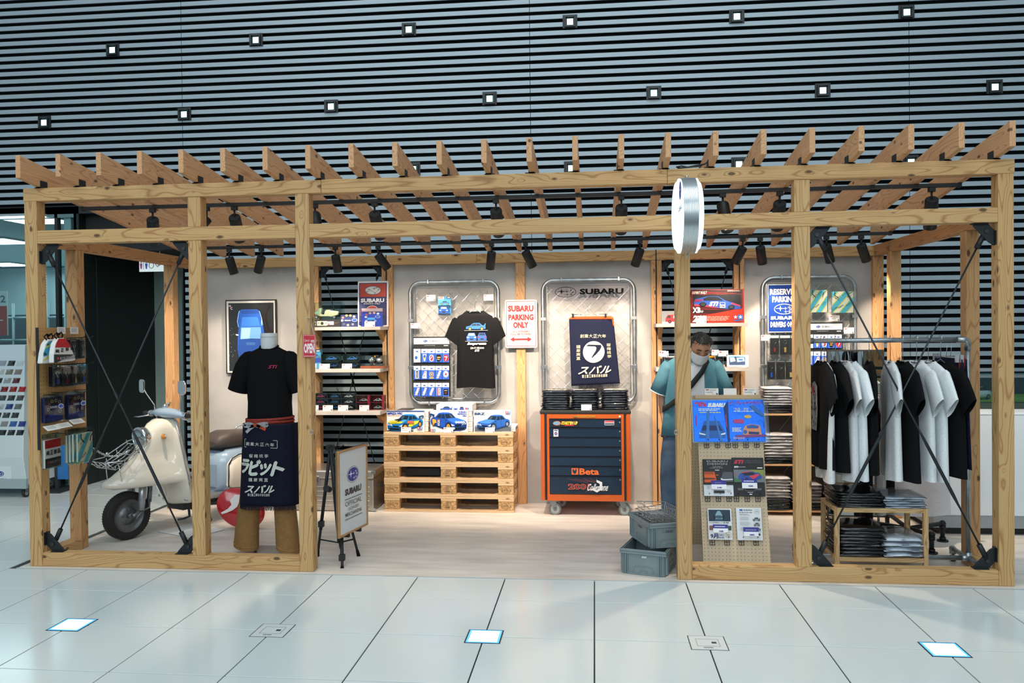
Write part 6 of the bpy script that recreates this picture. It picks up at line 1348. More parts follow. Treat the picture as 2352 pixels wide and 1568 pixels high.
# art on the leaning board, in the coordinates of the board
def on_board(X, Y_):   # crop coordinates (1580+X/4.355, 900+Y/4.355) to board (u, v)
    px, py = 1580+X/4.355, 900+Y_/4.355
    # intersect the view ray with the leaning plane
    d = CF+CR*((px-1176)/F_PX)+CU*((784-py)/F_PX); nrm = Vector((0, -math.cos(lean), math.sin(lean))); o_ = Vector((0, YB0, .002))
    s_ = (o_-CAMP).dot(nrm)/d.dot(nrm); p = CAMP+d*s_; return p.x-st.location.x, math.hypot(p.y-YB0, p.z)
def book(name, lab, cat, a, b, c_, d, th, col, grp, rough=.6):
    met = .75 if name == 'magazine' else 0
    x0, v0 = on_board(a, d); x1, v1 = on_board(c_, b); loc = st.location+Euler((-lean, 0, 0)).to_matrix() @ Vector((x0, -.03, v0))
    t = thing(name, lab, cat, tuple(loc), 0, grp, rot=(-lean, 0, 0)); w_, h = x1-x0, v1-v0
    MB().box(0, 0, 0, w_, th, h).build('cover', P(col, rough+.1*(met > 0), met, bump=.8 if met else 0, scale=14), t, bevel=.001); MB().box(.003, .002, .002, w_-.002, th-.002, h+.0003).build('pages', P('#e2ded4', .7), t)
    return t, Art(a, b, c_, d, w_, h, .6), w_, h
t, A, w_, h = book('magazine', 'blue foil-wrapped magazine with pink and white title, top left on the perforated stand', 'magazine', 58, 92, 392, 505, .012, '#0f4ea8', 'magazines and books on the perforated stand', .12)
A.text("90's", 75, 108, 190, 160, '#c03a72', .08, .2); A.text('SUBARU', 198, 120, 368, 163, '#dfe6ee', .08, .25); A.lines(110, 175, 335, 205, 2, '#cfe0ee', .6); A.lines(120, 212, 330, 222, 1, '#e0dc58', .8)
A.poly([(125, 400), (160, 300), (300, 300), (350, 400), (358, 440), (350, 470), (110, 470), (108, 430)], '#1f5fae'); A.poly([(150, 345), (300, 345), (330, 395), (130, 395)], '#0f2f66'); A.poly([(108, 415), (170, 432), (165, 442), (110, 432)], '#cfe4f4'); A.poly([(355, 415), (295, 432), (300, 442), (352, 432)], '#cfe4f4'); A.poly([(190, 200), (215, 200), (200, 490), (170, 490)], '#2f74c4'); A.poly([(255, 250), (262, 250), (330, 500), (300, 500)], '#2f74c4'); A.poly([(350, 160), (392, 100), (392, 505), (375, 505)], '#15356e'); A.rect(82, 240, 90, 345, '#b03a78'); A.rect(362, 235, 370, 360, '#b03a78'); A.put(t)
MB().box(-.008, .004, -.006, w_+.01, .016, h+.008).build('clear_wrap', glassy('#cfe0f5', .12, .1), t)
t, A, w_, h = book('magazine', 'blue foil-wrapped magazine with an orange car, top right on the perforated stand', 'magazine', 412, 88, 745, 503, .012, '#0f4ca4', 'magazines and books on the perforated stand', .12)
A.text('インプレッサマガジン', 424, 104, 735, 136, '#c03a72', .08, .3); A.text('“丸目・涙目・鷹目”', 465, 168, 692, 196, '#dfe6ee', .04); A.lines(462, 200, 700, 209, 1, '#cfe0ee', .8); A.poly([(540, 395), (560, 350), (620, 330), (700, 345), (712, 440), (690, 455), (560, 462), (540, 430)], '#c98a6a'); A.ell(560, 408, 18, 20, '#2a5fae', 16); A.poly([(590, 405), (690, 410), (685, 432), (592, 430)], '#1a3a70'); A.poly([(575, 350), (625, 336), (690, 350), (680, 372), (580, 372)], '#2a58a0'); A.poly([(450, 295), (480, 282), (545, 282), (560, 310), (550, 325), (460, 322)], '#a8427e'); A.ell(590, 258, 34, 17, '#c8a85a', 18); A.poly([(470, 440), (760, 435), (745, 455), (480, 470)], '#7a3f7a')
A.lines(440, 368, 535, 412, 4, '#dbe6f0', .6); A.poly([(610, 150), (655, 140), (745, 240), (735, 262), (660, 210)], '#2a68b4'); A.lines(445, 462, 560, 486, 2, '#b8a8d8', .6); A.put(t)
MB().box(-.008, .004, -.006, w_+.03, .016, h+.008).build('clear_wrap', glassy('#cfe0f5', .12, .1), t)
t, A, w_, h = book('book', 'dark book with an orange and a black car front, middle left on the perforated stand', 'book', 157, 680, 432, 1045, .014, '#191c22', 'magazines and books on the perforated stand')
A.text('SUBARU', 192, 692, 394, 710, '#8a8c90', .02); A.text('DESIGN', 200, 717, 386, 738, '#8a8c90', .02); A.text('スバル デザイン', 248, 750, 342, 762, '#d8dadc', .04); A.lines(222, 767, 366, 773, 1, '#b8babc'); A.rect(270, 786, 310, 794, '#b8babc')
A.rect(157, 935, 432, 1045, '#cdd4dc'); A.poly([(165, 805), (262, 805), (276, 870), (280, 910), (165, 912)], '#cf5a28'); A.poly([(165, 865), (262, 868), (276, 880), (165, 885)], '#5a2a1c'); A.rect(165, 805, 255, 830, '#9c4424'); A.poly([(432, 808), (345, 808), (322, 870), (318, 905), (432, 905)], '#4a5058'); A.poly([(318, 868), (345, 880), (432, 876), (432, 884), (345, 890), (320, 884)], '#d8dee4'); A.rect(165, 912, 432, 935, '#15171b'); A.ell(287, 840, 14, 5, '#cf5a28', 10)
A.rect(226, 892, 368, 932, '#2f2f8c'); A.text('スバル デザイン', 262, 910, 328, 921, '#dcdcf0', .03); A.rect(228, 932, 368, 978, '#e4e8ee'); A.text('4180', 280, 955, 325, 969, '#3a3a90', .06); A.rect(248, 990, 348, 1018, '#1d2024'); A.lines(185, 950, 222, 980, 4, '#9aa0a8'); A.lines(370, 985, 412, 1015, 3, '#9aa0a8'); A.put(t)
t, A, w_, h = book('book', 'dark book with a blue racing car on a track, middle right on the perforated stand', 'book', 452, 664, 745, 1045, .018, '#15181f', 'magazines and books on the perforated stand')
A.text('STi', 468, 688, 562, 726, '#b82c48', .06, .3); A.text('SUBARU TECNICA', 570, 690, 724, 702, '#53565c', .02); A.text('INTERNATIONAL', 570, 708, 724, 720, '#53565c', .02); A.text('STI', 470, 750, 506, 768, '#e6e8ea', .06); A.lines(508, 757, 578, 766, 1, '#c8cacc'); A.rect(682, 762, 730, 772, '#d8dadc')
A.rect(462, 786, 742, 910, '#64727a'); A.poly([(600, 786), (742, 786), (742, 850), (640, 800)], '#7c8c40'); A.poly([(462, 860), (560, 905), (462, 908)], '#3f6a4a'); A.poly([(500, 855), (520, 825), (600, 805), (700, 818), (722, 860), (700, 880), (560, 885), (505, 880)], '#27489c'); A.poly([(540, 820), (640, 810), (660, 835), (560, 845)], '#151a24'); A.poly([(600, 850), (690, 825), (700, 840), (640, 880)], '#c83a50'); A.poly([(530, 812), (620, 800), (622, 806), (534, 820)], '#c83a50'); A.ell(580, 878, 15, 12, '#111111', 12); A.ell(480, 832, 8, 8, '#c83a50', 10)
A.rect(530, 878, 672, 916, '#2f2f8c'); A.lines(550, 895, 655, 907, 1, '#dcdcf0', .7); A.rect(532, 916, 672, 970, '#dfe4ea'); A.text('5280', 590, 940, 634, 955, '#3a3a90', .06); A.lines(490, 970, 550, 992, 3, '#8a8e94'); A.lines(656, 970, 720, 992, 3, '#8a8e94'); A.frame(560, 972, 648, 996, 2, '#8a8e94'); A.lines(580, 1008, 632, 1015, 1, '#c8cacc', .8); A.rect(594, 1024, 620, 1034, '#c8cacc'); A.put(t)
t, A, w_, h = book('book', 'white book with a dark engine picture and 9月, bottom left on the perforated stand', 'book', 203, 1172, 427, 1480, .012, '#d6dade', 'magazines and books on the perforated stand')
A.rect(212, 1184, 414, 1298, '#254a66'); A.poly([(212, 1184), (414, 1184), (414, 1298), (345, 1298), (335, 1240), (330, 1210), (300, 1200), (285, 1210), (275, 1250), (262, 1298), (212, 1298)], '#1b3348'); A.poly([(284, 1215), (298, 1196), (318, 1196), (330, 1215), (345, 1255), (340, 1275), (275, 1275), (268, 1255)], '#7da4ae'); A.ell(308, 1255, 36, 16, '#31566a', 18); A.ell(266, 1258, 10, 22, '#10181e', 14); A.ell(350, 1258, 10, 22, '#10181e', 14)
A.text('スバル水平対向エンジン車の軌跡', 214, 1305, 396, 1318, '#2a2d30', .03); A.rect(214, 1342, 246, 1385, '#7a4a40'); A.rect(388, 1342, 418, 1385, '#2c4a3c'); A.rect(246, 1330, 386, 1368, '#33338c'); A.lines(262, 1346, 370, 1358, 1, '#dcdcf0', .7); A.rect(248, 1368, 386, 1408, '#e8ecf0'); A.text('4180', 300, 1388, 342, 1404, '#3a3a90', .06)
A.text('9月', 222, 1420, 290, 1466, '#3a3a84', .05); A.text('No.421', 296, 1448, 346, 1466, '#3a3a84', .03); A.text('の新刊', 296, 1424, 346, 1442, '#3a3a84', .02); A.ring(386, 1432, 31, 30, 3, '#a89a5a', 26); A.text('70', 366, 1422, 400, 1446, '#a89a5a', .04); A.put(t)
t, A, w_, h = book('book', 'white book with three small grey cars, bottom right on the perforated stand', 'book', 490, 1165, 724, 1485, .02, '#d3d8dd', 'magazines and books on the perforated stand')
A.ell(536, 1188, 17, 9, '#2a5aa8', 18); A.text('SUBARU', 558, 1182, 640, 1194, '#5a5f68', .05); A.ring(682, 1202, 24, 24, 2.5, '#9a9c88', 22); A.text('70', 668, 1194, 696, 1210, '#9a9c88', .03); A.text('富士重工業 技術人間史', 518, 1206, 638, 1216, '#4a4f58', .02); A.lines(520, 1226, 618, 1244, 2, '#8a9098')
for y in (1255, 1305, 1358): A.lines(520, y, 620, y+36, 5, '#a8adb4')
A.car(636, 1258, 710, 1296, '#7d8a90', 'side', rim='#5a6064'); A.car(645, 1310, 702, 1346, '#7d8a86', 'side', rim='#5a6064'); A.car(655, 1362, 708, 1390, '#6f7a80', 'side', rim='#5a6064'); A.rect(545, 1358, 684, 1402, '#33338c'); A.text('富士重工業 技術人間史', 566, 1378, 664, 1390, '#dcdcf0', .03); A.rect(548, 1402, 684, 1446, '#dfe4ea'); A.text('3850', 600, 1424, 644, 1440, '#3a3a90', .06); A.ell(690, 1428, 10, 12, '#2a3038', 10); A.lines(600, 1456, 628, 1466, 2, '#9aa0a8'); A.put(t)
def grid_hook(X, Y_):
    u, v = on_board(X, Y_); o = MB()
    for i in range(3): o.box(u-.018+.016*i, -.008, v-.022, u-.015+.016*i, -.003, v+.02).box(u-.018, -.008, v-.022+.0195*i, u+.017, -.003, v-.019+.0195*i)
    o.cyl((u+.006, -.005, v+.018), (u+.010, -.045, v+.035), .0025, n=5); o.build('book_hook', BLK, st, rot=(-lean, 0, 0))
for X, Y_ in ((187, 530), (295, 530), (402, 530), (473, 530), (580, 530), (688, 528), (197, 1067), (305, 1067), (412, 1067), (485, 1067), (593, 1067), (700, 1067), (243, 1502), (390, 1502), (535, 1502), (680, 1502)): grid_hook(X, Y_)
topz = zt2+.0
for k, (a, b, bl_) in enumerate(((1619, 1650.5, False), (1662, 1692, True), (1707.5, 1738, False))): price_card((a, 890.5, b, 906), YT0-.0, ['white price card on top of the perforated stand, left', 'plain cream card on top of the perforated stand, middle', 'white price card on top of the perforated stand, right'][k], -.15, z=topz+.003, blank=bl_)
# ---- perforated board by the left posts
BXx = .15
def wx(px, py, X=BXx):
    d = CF+CR*((px-1176)/F_PX)+CU*((784-py)/F_PX); return CAMP+d*((X-CAMP.x)/d.x)
pe0, pe1 = wx(87, 752), wx(193, 752); yl0, yl1 = wx(87, 1000).y, wx(195, 900).y; yl0 = max(yl0, -.02)
ztop = wx(88, 752).z; zbot = wx(90, 1034).z
pb = thing('perforated_board', 'wooden perforated board with a black edge fixed inside the left corner posts', 'pegboard', (BXx, yl0, zbot)); bwid = yl1-yl0; bhei = ztop-zbot
MB().box(0, 0, 0, bwid, .016, bhei).build('board', perf_mat('#c0935c', sp=.03), pb, rot=(0, 0, PI/2), bevel=.001)
MB().box(-.018, -.006, 0, .002, .0, bhei).build('edge_strip', BLK, pb)
def hang(name, lab, cat, px0, py0, px1, py1, X, th, col, grp, part='card', coords=(0, 0, 100, 100), rough=.35):
    a = wx(px0, (py0+py1)/2, X); b = wx(px1, (py0+py1)/2, X); zt = wx((px0+px1)/2, py0, X).z; zb = wx((px0+px1)/2, py1, X).z
    t = thing(name, lab, cat, (X, a.y, zb), 0, grp, rot=(0, 0, PI/2)); w_, h = b.y-a.y, zt-zb
    MB().box(0, 0, 0, w_, th, h).build(part, P(col, rough), t, bevel=.001); return t, Art(*coords, w_, h, .35), w_, h
def peg(px, py, X, L=.12):
    p = wx(px, py, X); m_ = MB().tube([(BXx, p.y, p.z), (BXx+L, p.y, p.z+.004), (BXx+L+.012, p.y, p.z+.016)], .003, 6); o = m_.build('peg_hook', BLK, pb); o.location = -Vector(pb.location); return o
gk = 'keychains on the left perforated board'
cv = lambda X, Y_: (80+X/4.61, 740+Y_/4.61)
n_ = 0
for (X0, Y0, X1, Y1, charm, nm_) in ((375, 180, 440, 385, '#8a8c90', 'a silver charm, upper row left'), (472, 175, 530, 375, '#a8804a', 'a bronze charm, upper row right'), (190, 465, 270, 675, '#3a48b0', 'a blue strip charm, lower row first'), (285, 465, 380, 670, '#7a1c2c', 'a dark red charm, lower row second'), (390, 455, 455, 660, '#c08a4a', 'an orange round charm, lower row third'), (470, 450, 545, 648, '#2f56c8', 'a blue and yellow charm, lower row last')):
    for k in range(3):
        Xk = .19+.022*(2-k) if k < 3 else .2; Xk = .185+.022*k; a = cv(X0, Y0); b = cv(X1, Y1); sh = (2-k)*-4.5
        front = (k == 2); 
        T_ = hang('keychain_pack', ('bagged keychain with %s on the left perforated board' if front else ('rearmost' if k == 0 else 'second')+' keychain bag behind the %s one, left perforated board') % nm_.replace(' row', '').split(',')[0].replace('a ', '', 1).replace('an ', '', 1).replace(' charm', '-charm'), 'keychain', a[0]+sh, a[1]+1, b[0]+sh, b[1]+1, Xk, .002, '#28282b', gk, coords=(0, 0, 40, 100))
        if front: keychain(None, 0, '', gk, charm, white_top=False, X=T_)
    peg(*cv((X0+X1)/2, Y0-12), .2, .13)
for k, (X0, Y0, X1, Y1) in enumerate(((100, 790, 298, 1050), (352, 760, 532, 1015))):
    for j in range(4):
        a, b = cv(X0, Y0), cv(X1, Y1); sh = -(3-j)*2.2
        t, A, w_, h = hang('badge_pack', '%s bagged blue badge card on the left perforated board, %s' % (('left', 'right')[k], ('rearmost', 'third from the front', 'second from the front', 'front one')[j]), 'badge pack', a[0]+sh, a[1], b[0]+sh, b[1], .17+.014*j, .003, '#20285c', 'badge cards on the left perforated board')
        if j == 3:
            A.rect(0, 0, 100, 30, '#15172c'); A.rect(25, 70, 60, 96, '#3a58c8'); A.rect(12, 76, 96, 95, '#2c3a8c'); A.text('SUBARU', 30, 36, 68, 45, '#e6e8f0', .05)
            for x, y, c in ((40, 17, '#b8a05a'), (60, 15, '#b8a05a'), (78, 22, '#9aa0a8'), (22, 30, '#a85058'), (17, 48, '#9aa0a8'), (28, 62, '#6a7078'), (50, 66, '#5a6068'), (76, 60, '#8a9098')): A.ell(x, y, 8, 7, c, 12); A.ell(x, y, 5, 4.5, '#2a2c34', 10)
            A.ell(82, 40, 15, 10, '#e8edf8', 18).ell(82, 40, 12.5, 7.5, '#2a58b8', 16); A.put(t); clear_box(-.004, -.008, -.004, w_+.008, .012, h+.03, t, part='clear_bag')
    peg(*cv((X0+X1)/2+20, Y0-20), .2, .11)
def pouch(lab, X0, Y0, X1, Y1, X, kind, grp='drawstring pouches on the left perforated board', bag=False, cord=True):
    a, b = cv(X0, Y0), cv(X1, Y1); t, A, w_, h = hang('drawstring_pouch', lab, 'pouch', a[0], a[1], b[0], b[1], X, .014, '#e2e0da' if kind == 'red' else '#e6e2d6', grp, 'pouch', rough=.75)
    if kind == 'red':
        A.rect(0, 0, 100, 30, '#b51f28'); A.rect(0, 66, 100, 100, '#2c2f31'); 
        for i, ch in enumerate('純正部品'): A.text(ch, 8+23*i, 38, 27+23*i, 54, '#1c1d20', .06)
        A.ell(20, 80, 6, 5, '#b8303a', 12); A.text('富士重工業株式会社', 28, 76, 92, 85, '#dcdcdc', .05); A.put(t)
    else: striped_bag(None, 0, '', grp, (t, A, w_, h))
    if cord: MB().tube([(w_*.2, -.008, h*.95), (w_*.35, -.02, h*1.1), (w_*.5, -.01, h*1.18), (w_*.65, -.02, h*1.1), (w_*.8, -.008, h*.95), (w_*.6, -.01, h*1.05), (w_*.45, -.02, h*1.14)], .004, 6).build('drawstring', P('#131314', .8), t)
    if bag and kind == 'red': clear_box(-.006, -.01, -.006, w_+.012, .03, h+.05, t, part='clear_bag')
    return t
def bag_shape(lab, pts, X, kind):   # gathered pouch, drawn in crop coordinates
    P3 = [wx(*cv(*q_), X) for q_ in pts]; a = P3[0]; t = thing('drawstring_pouch', lab, 'pouch', (X, min(p.y for p in P3), min(p.z for p in P3)), 0, 'gathered pouches on the left perforated board', rot=(0, 0, PI/2)); oy, oz = t.location.y, t.location.z
    loc = [(p.y-oy, p.z-oz) for p in P3]; MB().prism(loc, -.02, .02).build('pouch', P('#dedcd8', .75), t, bevel=.008)
    y0, y1 = min(p[1] for p in pts), max(p[1] for p in pts)
    def lerp(y):    # left and right edge of the outline at a height
        xs = []
        n = len(pts)
        for i in range(n):
            (x0, ya), (x1, yb) = pts[i], pts[(i+1) % n]
            if (ya-y)*(yb-y) <= 0 and ya != yb: xs.append(x0+(x1-x0)*(y-ya)/(yb-ya))
        return min(xs), max(xs)
    m_ = Art(0, 0, 1, 1, 1, 1, .75); m_.q = lambda x, y: ((lambda p: (p.y-oy, p.z-oz))(wx(*cv(x, y), X)))
    if kind == 'red':
        def band(f0, f1, c): ya, yb = y0+(y1-y0)*f0, y0+(y1-y0)*f1; l0, l1 = lerp(ya+.5), lerp(yb-.5); m_.poly([(l0[0]+1, ya), (l0[1]-1, ya), (l1[1]-1, yb), (l1[0]+1, yb)], c)
        band(.03, .2, '#c01f28'); band(.2, .38, '#b51f28'); band(.66, .99, '#2c2f31')
        for i, ch in enumerate('純正部品'): m_.text(ch, 190+52*i, 286-9*i, 228+50*i, 322-10*i, '#1c1d20', .06)
        m_.ell(212, 384, 13, 12, '#b8303a', 12); m_.text('富士重工業株式会社', 232, 360, 392, 392, '#dcdcdc', .06, 0, -.12)
    else:
        ya, yb = y0+40, y1-95; l0, l1 = lerp(ya), lerp(yb); m_.poly([(l0[0]+20, ya-12), (l0[1]-1, ya-30), (170, 330), (l1[0]+2, yb+20), (l1[0]+2, yb-20)], '#45a8c6'); m_.poly([(62, 400), (170, 322), (172, 338), (58, 415)], '#cfd040'); m_.poly([(85, 262), (110, 245), (168, 215), (170, 225), (92, 275)], '#cfd040'); m_.text('スバル', 62, 318, 90, 352, '#20242a', .06, 0, -.5); m_.text('スバル', 138, 360, 170, 392, '#20242a', .06, 0, -.6); m_.text('スバル', 92, 222, 118, 244, '#20242a', .06)
    m_.m.v = [(x, y-.021, z) for x, y, z in m_.m.v]; m_.put(t)
    kx, ky = (pts[0][0]+pts[1][0])/2, y0; c_ = [wx(*cv(*q_), X+.01) for q_ in ((kx-25, ky+8), (kx-45, ky-25), (kx-20, ky-55), (kx+5, ky-30), (kx+25, ky-60), (kx+50, ky-30), (kx+25, ky+8), (kx, ky-10), (kx-20, ky-40), (kx+15, ky-50))]
    MB().tube([(p.y-oy, -.01+.006*(i % 2), p.z-oz) for i, p in enumerate(c_)], .005, 6).build('drawstring', P('#131314', .8), t)
bag_shape('gathered white, blue and yellow drawstring pouch at the top left of the left perforated board', [(120, 180), (180, 178), (195, 230), (180, 300), (172, 430), (48, 438), (62, 330), (85, 230)], .20, 'blue')
bag_shape('gathered red, white and black drawstring pouch at the top of the left perforated board', [(225, 168), (285, 165), (340, 225), (375, 300), (412, 398), (385, 408), (172, 430), (172, 330), (190, 230)], .27, 'red')
pouch('bagged red, white and black flat pouch at the bottom of the left perforated board', 108, 1238, 275, 1530, .24, 'red', bag=True, cord=False)
for k in range(4): pouch('%s bagged striped blue and yellow pouch at the bottom of the left perforated board' % ('rearmost', 'third', 'second', 'frontmost')[k], (345, 378, 412, 455)[k], 1195-8*k, (430, 462, 500, 612)[k], 1480-6*k, .20+.03*k, 'striped', bag=True, cord=False)
for k, (X0, Y0, X1, Y1) in enumerate(((240, 45, 325, 122), (378, 45, 460, 122), (140, 1105, 272, 1150), (275, 1088, 405, 1122), (412, 1050, 540, 1080))):
    a, b = cv(X0, Y0), cv(X1, Y1); p = wx(a[0], b[1], .26 if k > 1 else .2); q_ = wx(b[0], a[1], .26 if k > 1 else .2)
    t = thing('price_card', 'white price card on the left perforated board, %s' % ['top left', 'top right', 'lower left', 'lower middle', 'lower right'][k], 'price card', (p.x, p.y, p.z), 0, 'price cards on the left perforated board', rot=(-.9 if k > 1 else 0, 0, PI/2))
    wd_ = max(.05, abs(q_.y-p.y)); MB().box(0, 0, 0, wd_, .002, .05).build('card', P('#ece9e2', .5), t); A = Art(0, 0, 100, 60, wd_, .05); A.lines(12, 10, 88, 48, 5, '#9a9a9c'); A.put(t)
    MB().cyl((wd_/2, .0, .03), (wd_/2, .10, .03), .002, n=5).build('stem', STEEL, t)
for q_ in ((250, 745), (480, 720), (245, 1180), (500, 1130)): peg(*cv(*q_), .2, .12)
# ================================================ SCOOTER
sc0 = Wz(292, 1238); SA = math.radians(64)
sco = thing('vintage_scooter', 'cream and pale blue vintage scooter with a chrome front basket in the left bay', 'scooter', (sc0.x, sc0.y, .002), PI+SA)
CRM = P('#e4dccb', .14, 0, coat=.8); BLU = P('#93a8bb', .18, 0, coat=.6); TYR = P('#1d1c1c', .75, bump=.4, scale=60)
def wheel(x, name, lab=None):
    R = .195; t = MB().use(TYR); MX_ = Matrix.Translation((x, 0, R)) @ Matrix.Rotation(PI/2, 4, 'X')
    pr = [(R-.062, -.038), (R-.03, -.048), (R-.01, -.042), (R, -.022), (R, .022), (R-.01, .042), (R-.03, .048), (R-.062, .038)]
    t.lathe(pr+[pr[0]], 40, MX_, caps=False)
    for i in range(56):
        a = 2*PI*i/56
        for sd in (-1, 1): c_ = (x+(R-.013)*math.cos(a), sd*.034, R+(R-.013)*math.sin(a)); t.box(-.0045, -.011, -.006, .0045, .011, .0045, Matrix.Translation(c_) @ Matrix.Rotation(-a+PI/2, 4, 'Y'))
    o = t.build('tyre', None, sco)
    m_ = MB().use(P('#74777a', .4, .7)).lathe([(R-.058, -.034), (R-.064, -.036), (R-.07, -.02), (.075, -.006), (.07, -.022), (.02, -.03), (.0005, -.03)], 32, MX_, caps=False).lathe([(R-.058, .034), (R-.064, .036), (R-.07, .02), (.075, .006), (.07, .022), (.02, .03), (.0005, .03)], 32, MX_, caps=False)
    m_.use(P('#6c6f72', .4, .7)).cyl((x, .02, R), (x, .075, R), .022, n=14)
    for i in range(5): a = 2*PI*i/5; m_.cyl((x+.05*math.cos(a), .024, R+.05*math.sin(a)), (x+.05*math.cos(a), .034, R+.05*math.sin(a)), .008, n=6)
    m_.build('rim', None, sco); return o
wheel(0, 'front'); wheel(-1.22, 'rear')
fk = P('#a9adb2', .3, .7)
MB().tube([(-.10, .075, .47), (-.09, .078, .34), (-.075, .08, .23)], [.030, .030, .026], n=14).build('fork_leg', fk, sco); MB().tube([(-.10, -.075, .47), (-.09, -.078, .34), (-.075, -.08, .23)], [.030, .030, .026], n=14).build('fork_leg', fk, sco)
MB().tube([(-.08, .075, .24), (-.03, .075, .2), (0, .075, .195)], .018, 8).tube([(-.16, .075, .3), (-.15, .08, .24), (-.08, .085, .22), (-.02, .09, .17)], .008, 6).tube([(-.13, .05, .5), (-.18, .05, .4), (-.16, .06, .28)], .02, 8).build('trailing_arm', P('#77797b', .35, .7), sco)
# leg shield with the beaked front mudguard
lv = [(.215, -.44, .12, None), (.235, -.42, .20, None), (.30, -.395, .235, None), (.38, -.375, .24, None), (.428, -.365, .235, -.30), (.432, -.365, .235, .165), (.455, -.362, .232, .205), (.485, -.36, .228, .195), (.52, -.355, .222, .125), (.57, -.35, .212, .045), (.63, -.345, .2, -.02), (.70, -.34, .185, -.07), (.78, -.335, .168, -.115), (.86, -.33, .15, -.16), (.92, -.33, .125, -.21), (.95, -.33, .09, -.26), (.96, -.33, .04, -.30)]
R_ = []; NS = 22; edgeL, edgeR = [], []
for z, xb, w_, xn in lv:
    ring = []; wn = min(w_*.85, .165 if z < .6 else .12)
    if xn is not None and z < .5: wn = .205
    def xf(s):
        y = w_*s; x = xb+.035-.075*s*s
        if xn is not None:
            k = abs(y)/wn
            if k < 1: x = max(x, (xb+.03)+(xn-(xb+.03))*(1-k**2.3)**.8)
        return x
    for i in range(NS+1): s = -1+2*i/NS; ring.append((xf(s), w_*s, z))
    for i in range(NS, -1, -1): s = -1+2*i/NS; ring.append((xb-.075*s*s-.002, w_*s*.985, z))
    R_.append(ring); edgeL.append((xb+.035-.075-.01, w_+.002, z)); edgeR.append((xb-.05, -w_-.002, z))
MB().loft(R_).build('leg_shield', CRM, sco, bevel=0)
MB().tube(edgeL[1:], .0075, 8).tube([edgeL[-1], (-.36, .0, .972), edgeR[-1]], .0075, 8).tube(edgeR[1:], .0075, 8).build('chrome_trim', CHROME, sco)
# back of the shield is pale blue
MB().loft([[(xb-.09+.0-.0, w_*.93*s, z) for s in (-1, -.5, 0, .5, 1)]+[(xb-.085-.02, w_*.8*s, z) for s in (1, .5, 0, -.5, -1)] for z, xb, w_, xn in lv[1:-2:3]]).build('shield_lining', BLU, sco)
# headlamp
HM = Matrix.Translation((-.145, 0, .815)) @ Matrix.Rotation(PI/2+.08, 4, 'Y')
m_ = MB().use(CHROME).lathe([(.070, -.05), (.088, -.02), (.092, .01), (.09, .032), (.078, .036), (.076, .028)], 30, HM, caps=False); m_.build('headlamp_rim', None, sco)
MB().use(P('#cfd8dc', .15, .6)).lathe([(.0005, .004), (.04, .006), (.077, .024)], 26, HM, caps=False).build('reflector', None, sco)
MB().lathe([(.0005, .05), (.04, .046), (.076, .03)], 26, HM, caps=False).build('lens', glassy('#e8f2f4', .03, .25), sco)
m_ = MB()
for k in range(4): m_.box(-.09+.012*k, -.05, .70+.016*k, -.07+.012*k-.012, .05, .706+.016*k)
m_.build('horn_grille', P('#3a3c3e', .4, .6), sco)
MB().ball((-.262, .122, .815), .028, 12, (.55, 1.25, .85)).build('turn_signal', P('#d8861c', .12, coat=1), sco, rot=None)
MB().tube([(-.262+.003*math.sin(a), .122+.036*math.cos(a), .815+.025*math.sin(a)) for a in [2*PI*i/16 for i in range(16)]], .004, 6, closed=True).build('signal_rim', CHROME, sco)
A = Art(0, 0, 100, 40, .12, .05); A.line([(5, 30), (20, 12), (35, 28), (55, 10), (70, 28), (92, 14)], 5, '#b8b4a8'); A.m.v = [(.03-x*.0-abs(y)*1, -.06+x, z) for x, y, z in A.m.v]
# handlebar
rg = []
for y, r, x, z in ((-.24, .024, -.40, .985), (-.2, .028, -.392, .992), (-.12, .040, -.38, 1.0), (-.04, .056, -.365, 1.0), (.04, .056, -.365, 1.0), (.12, .044, -.38, .997), (.2, .03, -.392, .985), (.25, .025, -.40, .98)):
    rg.append([(x+r*1.25*math.cos(a), y, z+r*math.sin(a)*.85) for a in [2*PI*i/18 for i in range(18)]])
MB().loft(rg).build('handlebar_cover', BLU, sco)
for sd in (-1, 1):
    MB().cyl((-.40, sd*.25, .985), (-.412, sd*.36, .98), .019, .017, 12).build('grip', P('#3c332c', .7), sco)
    MB().tube([(-.37, sd*.22, .972), (-.34, sd*.27, .965), (-.345, sd*.34, .955), (-.35, sd*.41, .95)], .006, 6).build('brake_lever', CHROME, sco)
    MB().cyl((-.40, sd*.235, .985), (-.40, sd*.252, .985), .03, n=14).build('collar', CHROME, sco)
    MB().tube([(-.385, sd*.17, 1.0), (-.385, sd*.175, 1.06), (-.35, sd*.235, 1.16), (-.33, sd*.255, 1.215)], .0055, 6).build('mirror_stalk', CHROME, sco)
    pts = rrect(.085, .12, .03, 4); MB().prism(pts, -.007, .007, Matrix.Translation((-.335, sd*.275, 1.225)) @ Matrix.Rotation(-PI/2+sd*.15, 4, 'Z')).build('mirror', CHROME, sco, bevel=.003)
MB().cyl((-.36, 0, 1.04), (-.37, 0, 1.075), .022, n=14).tube([(-.35, .03, 1.05), (-.36, .05, 1.085), (-.38, .06, 1.09)], .006, 6).build('speedometer', CHROME, sco)
MB().tube([(-.34, 0, .95), (-.36, 0, .985)], .05, 14).build('steering_neck', P('#2d3033', .5), sco)
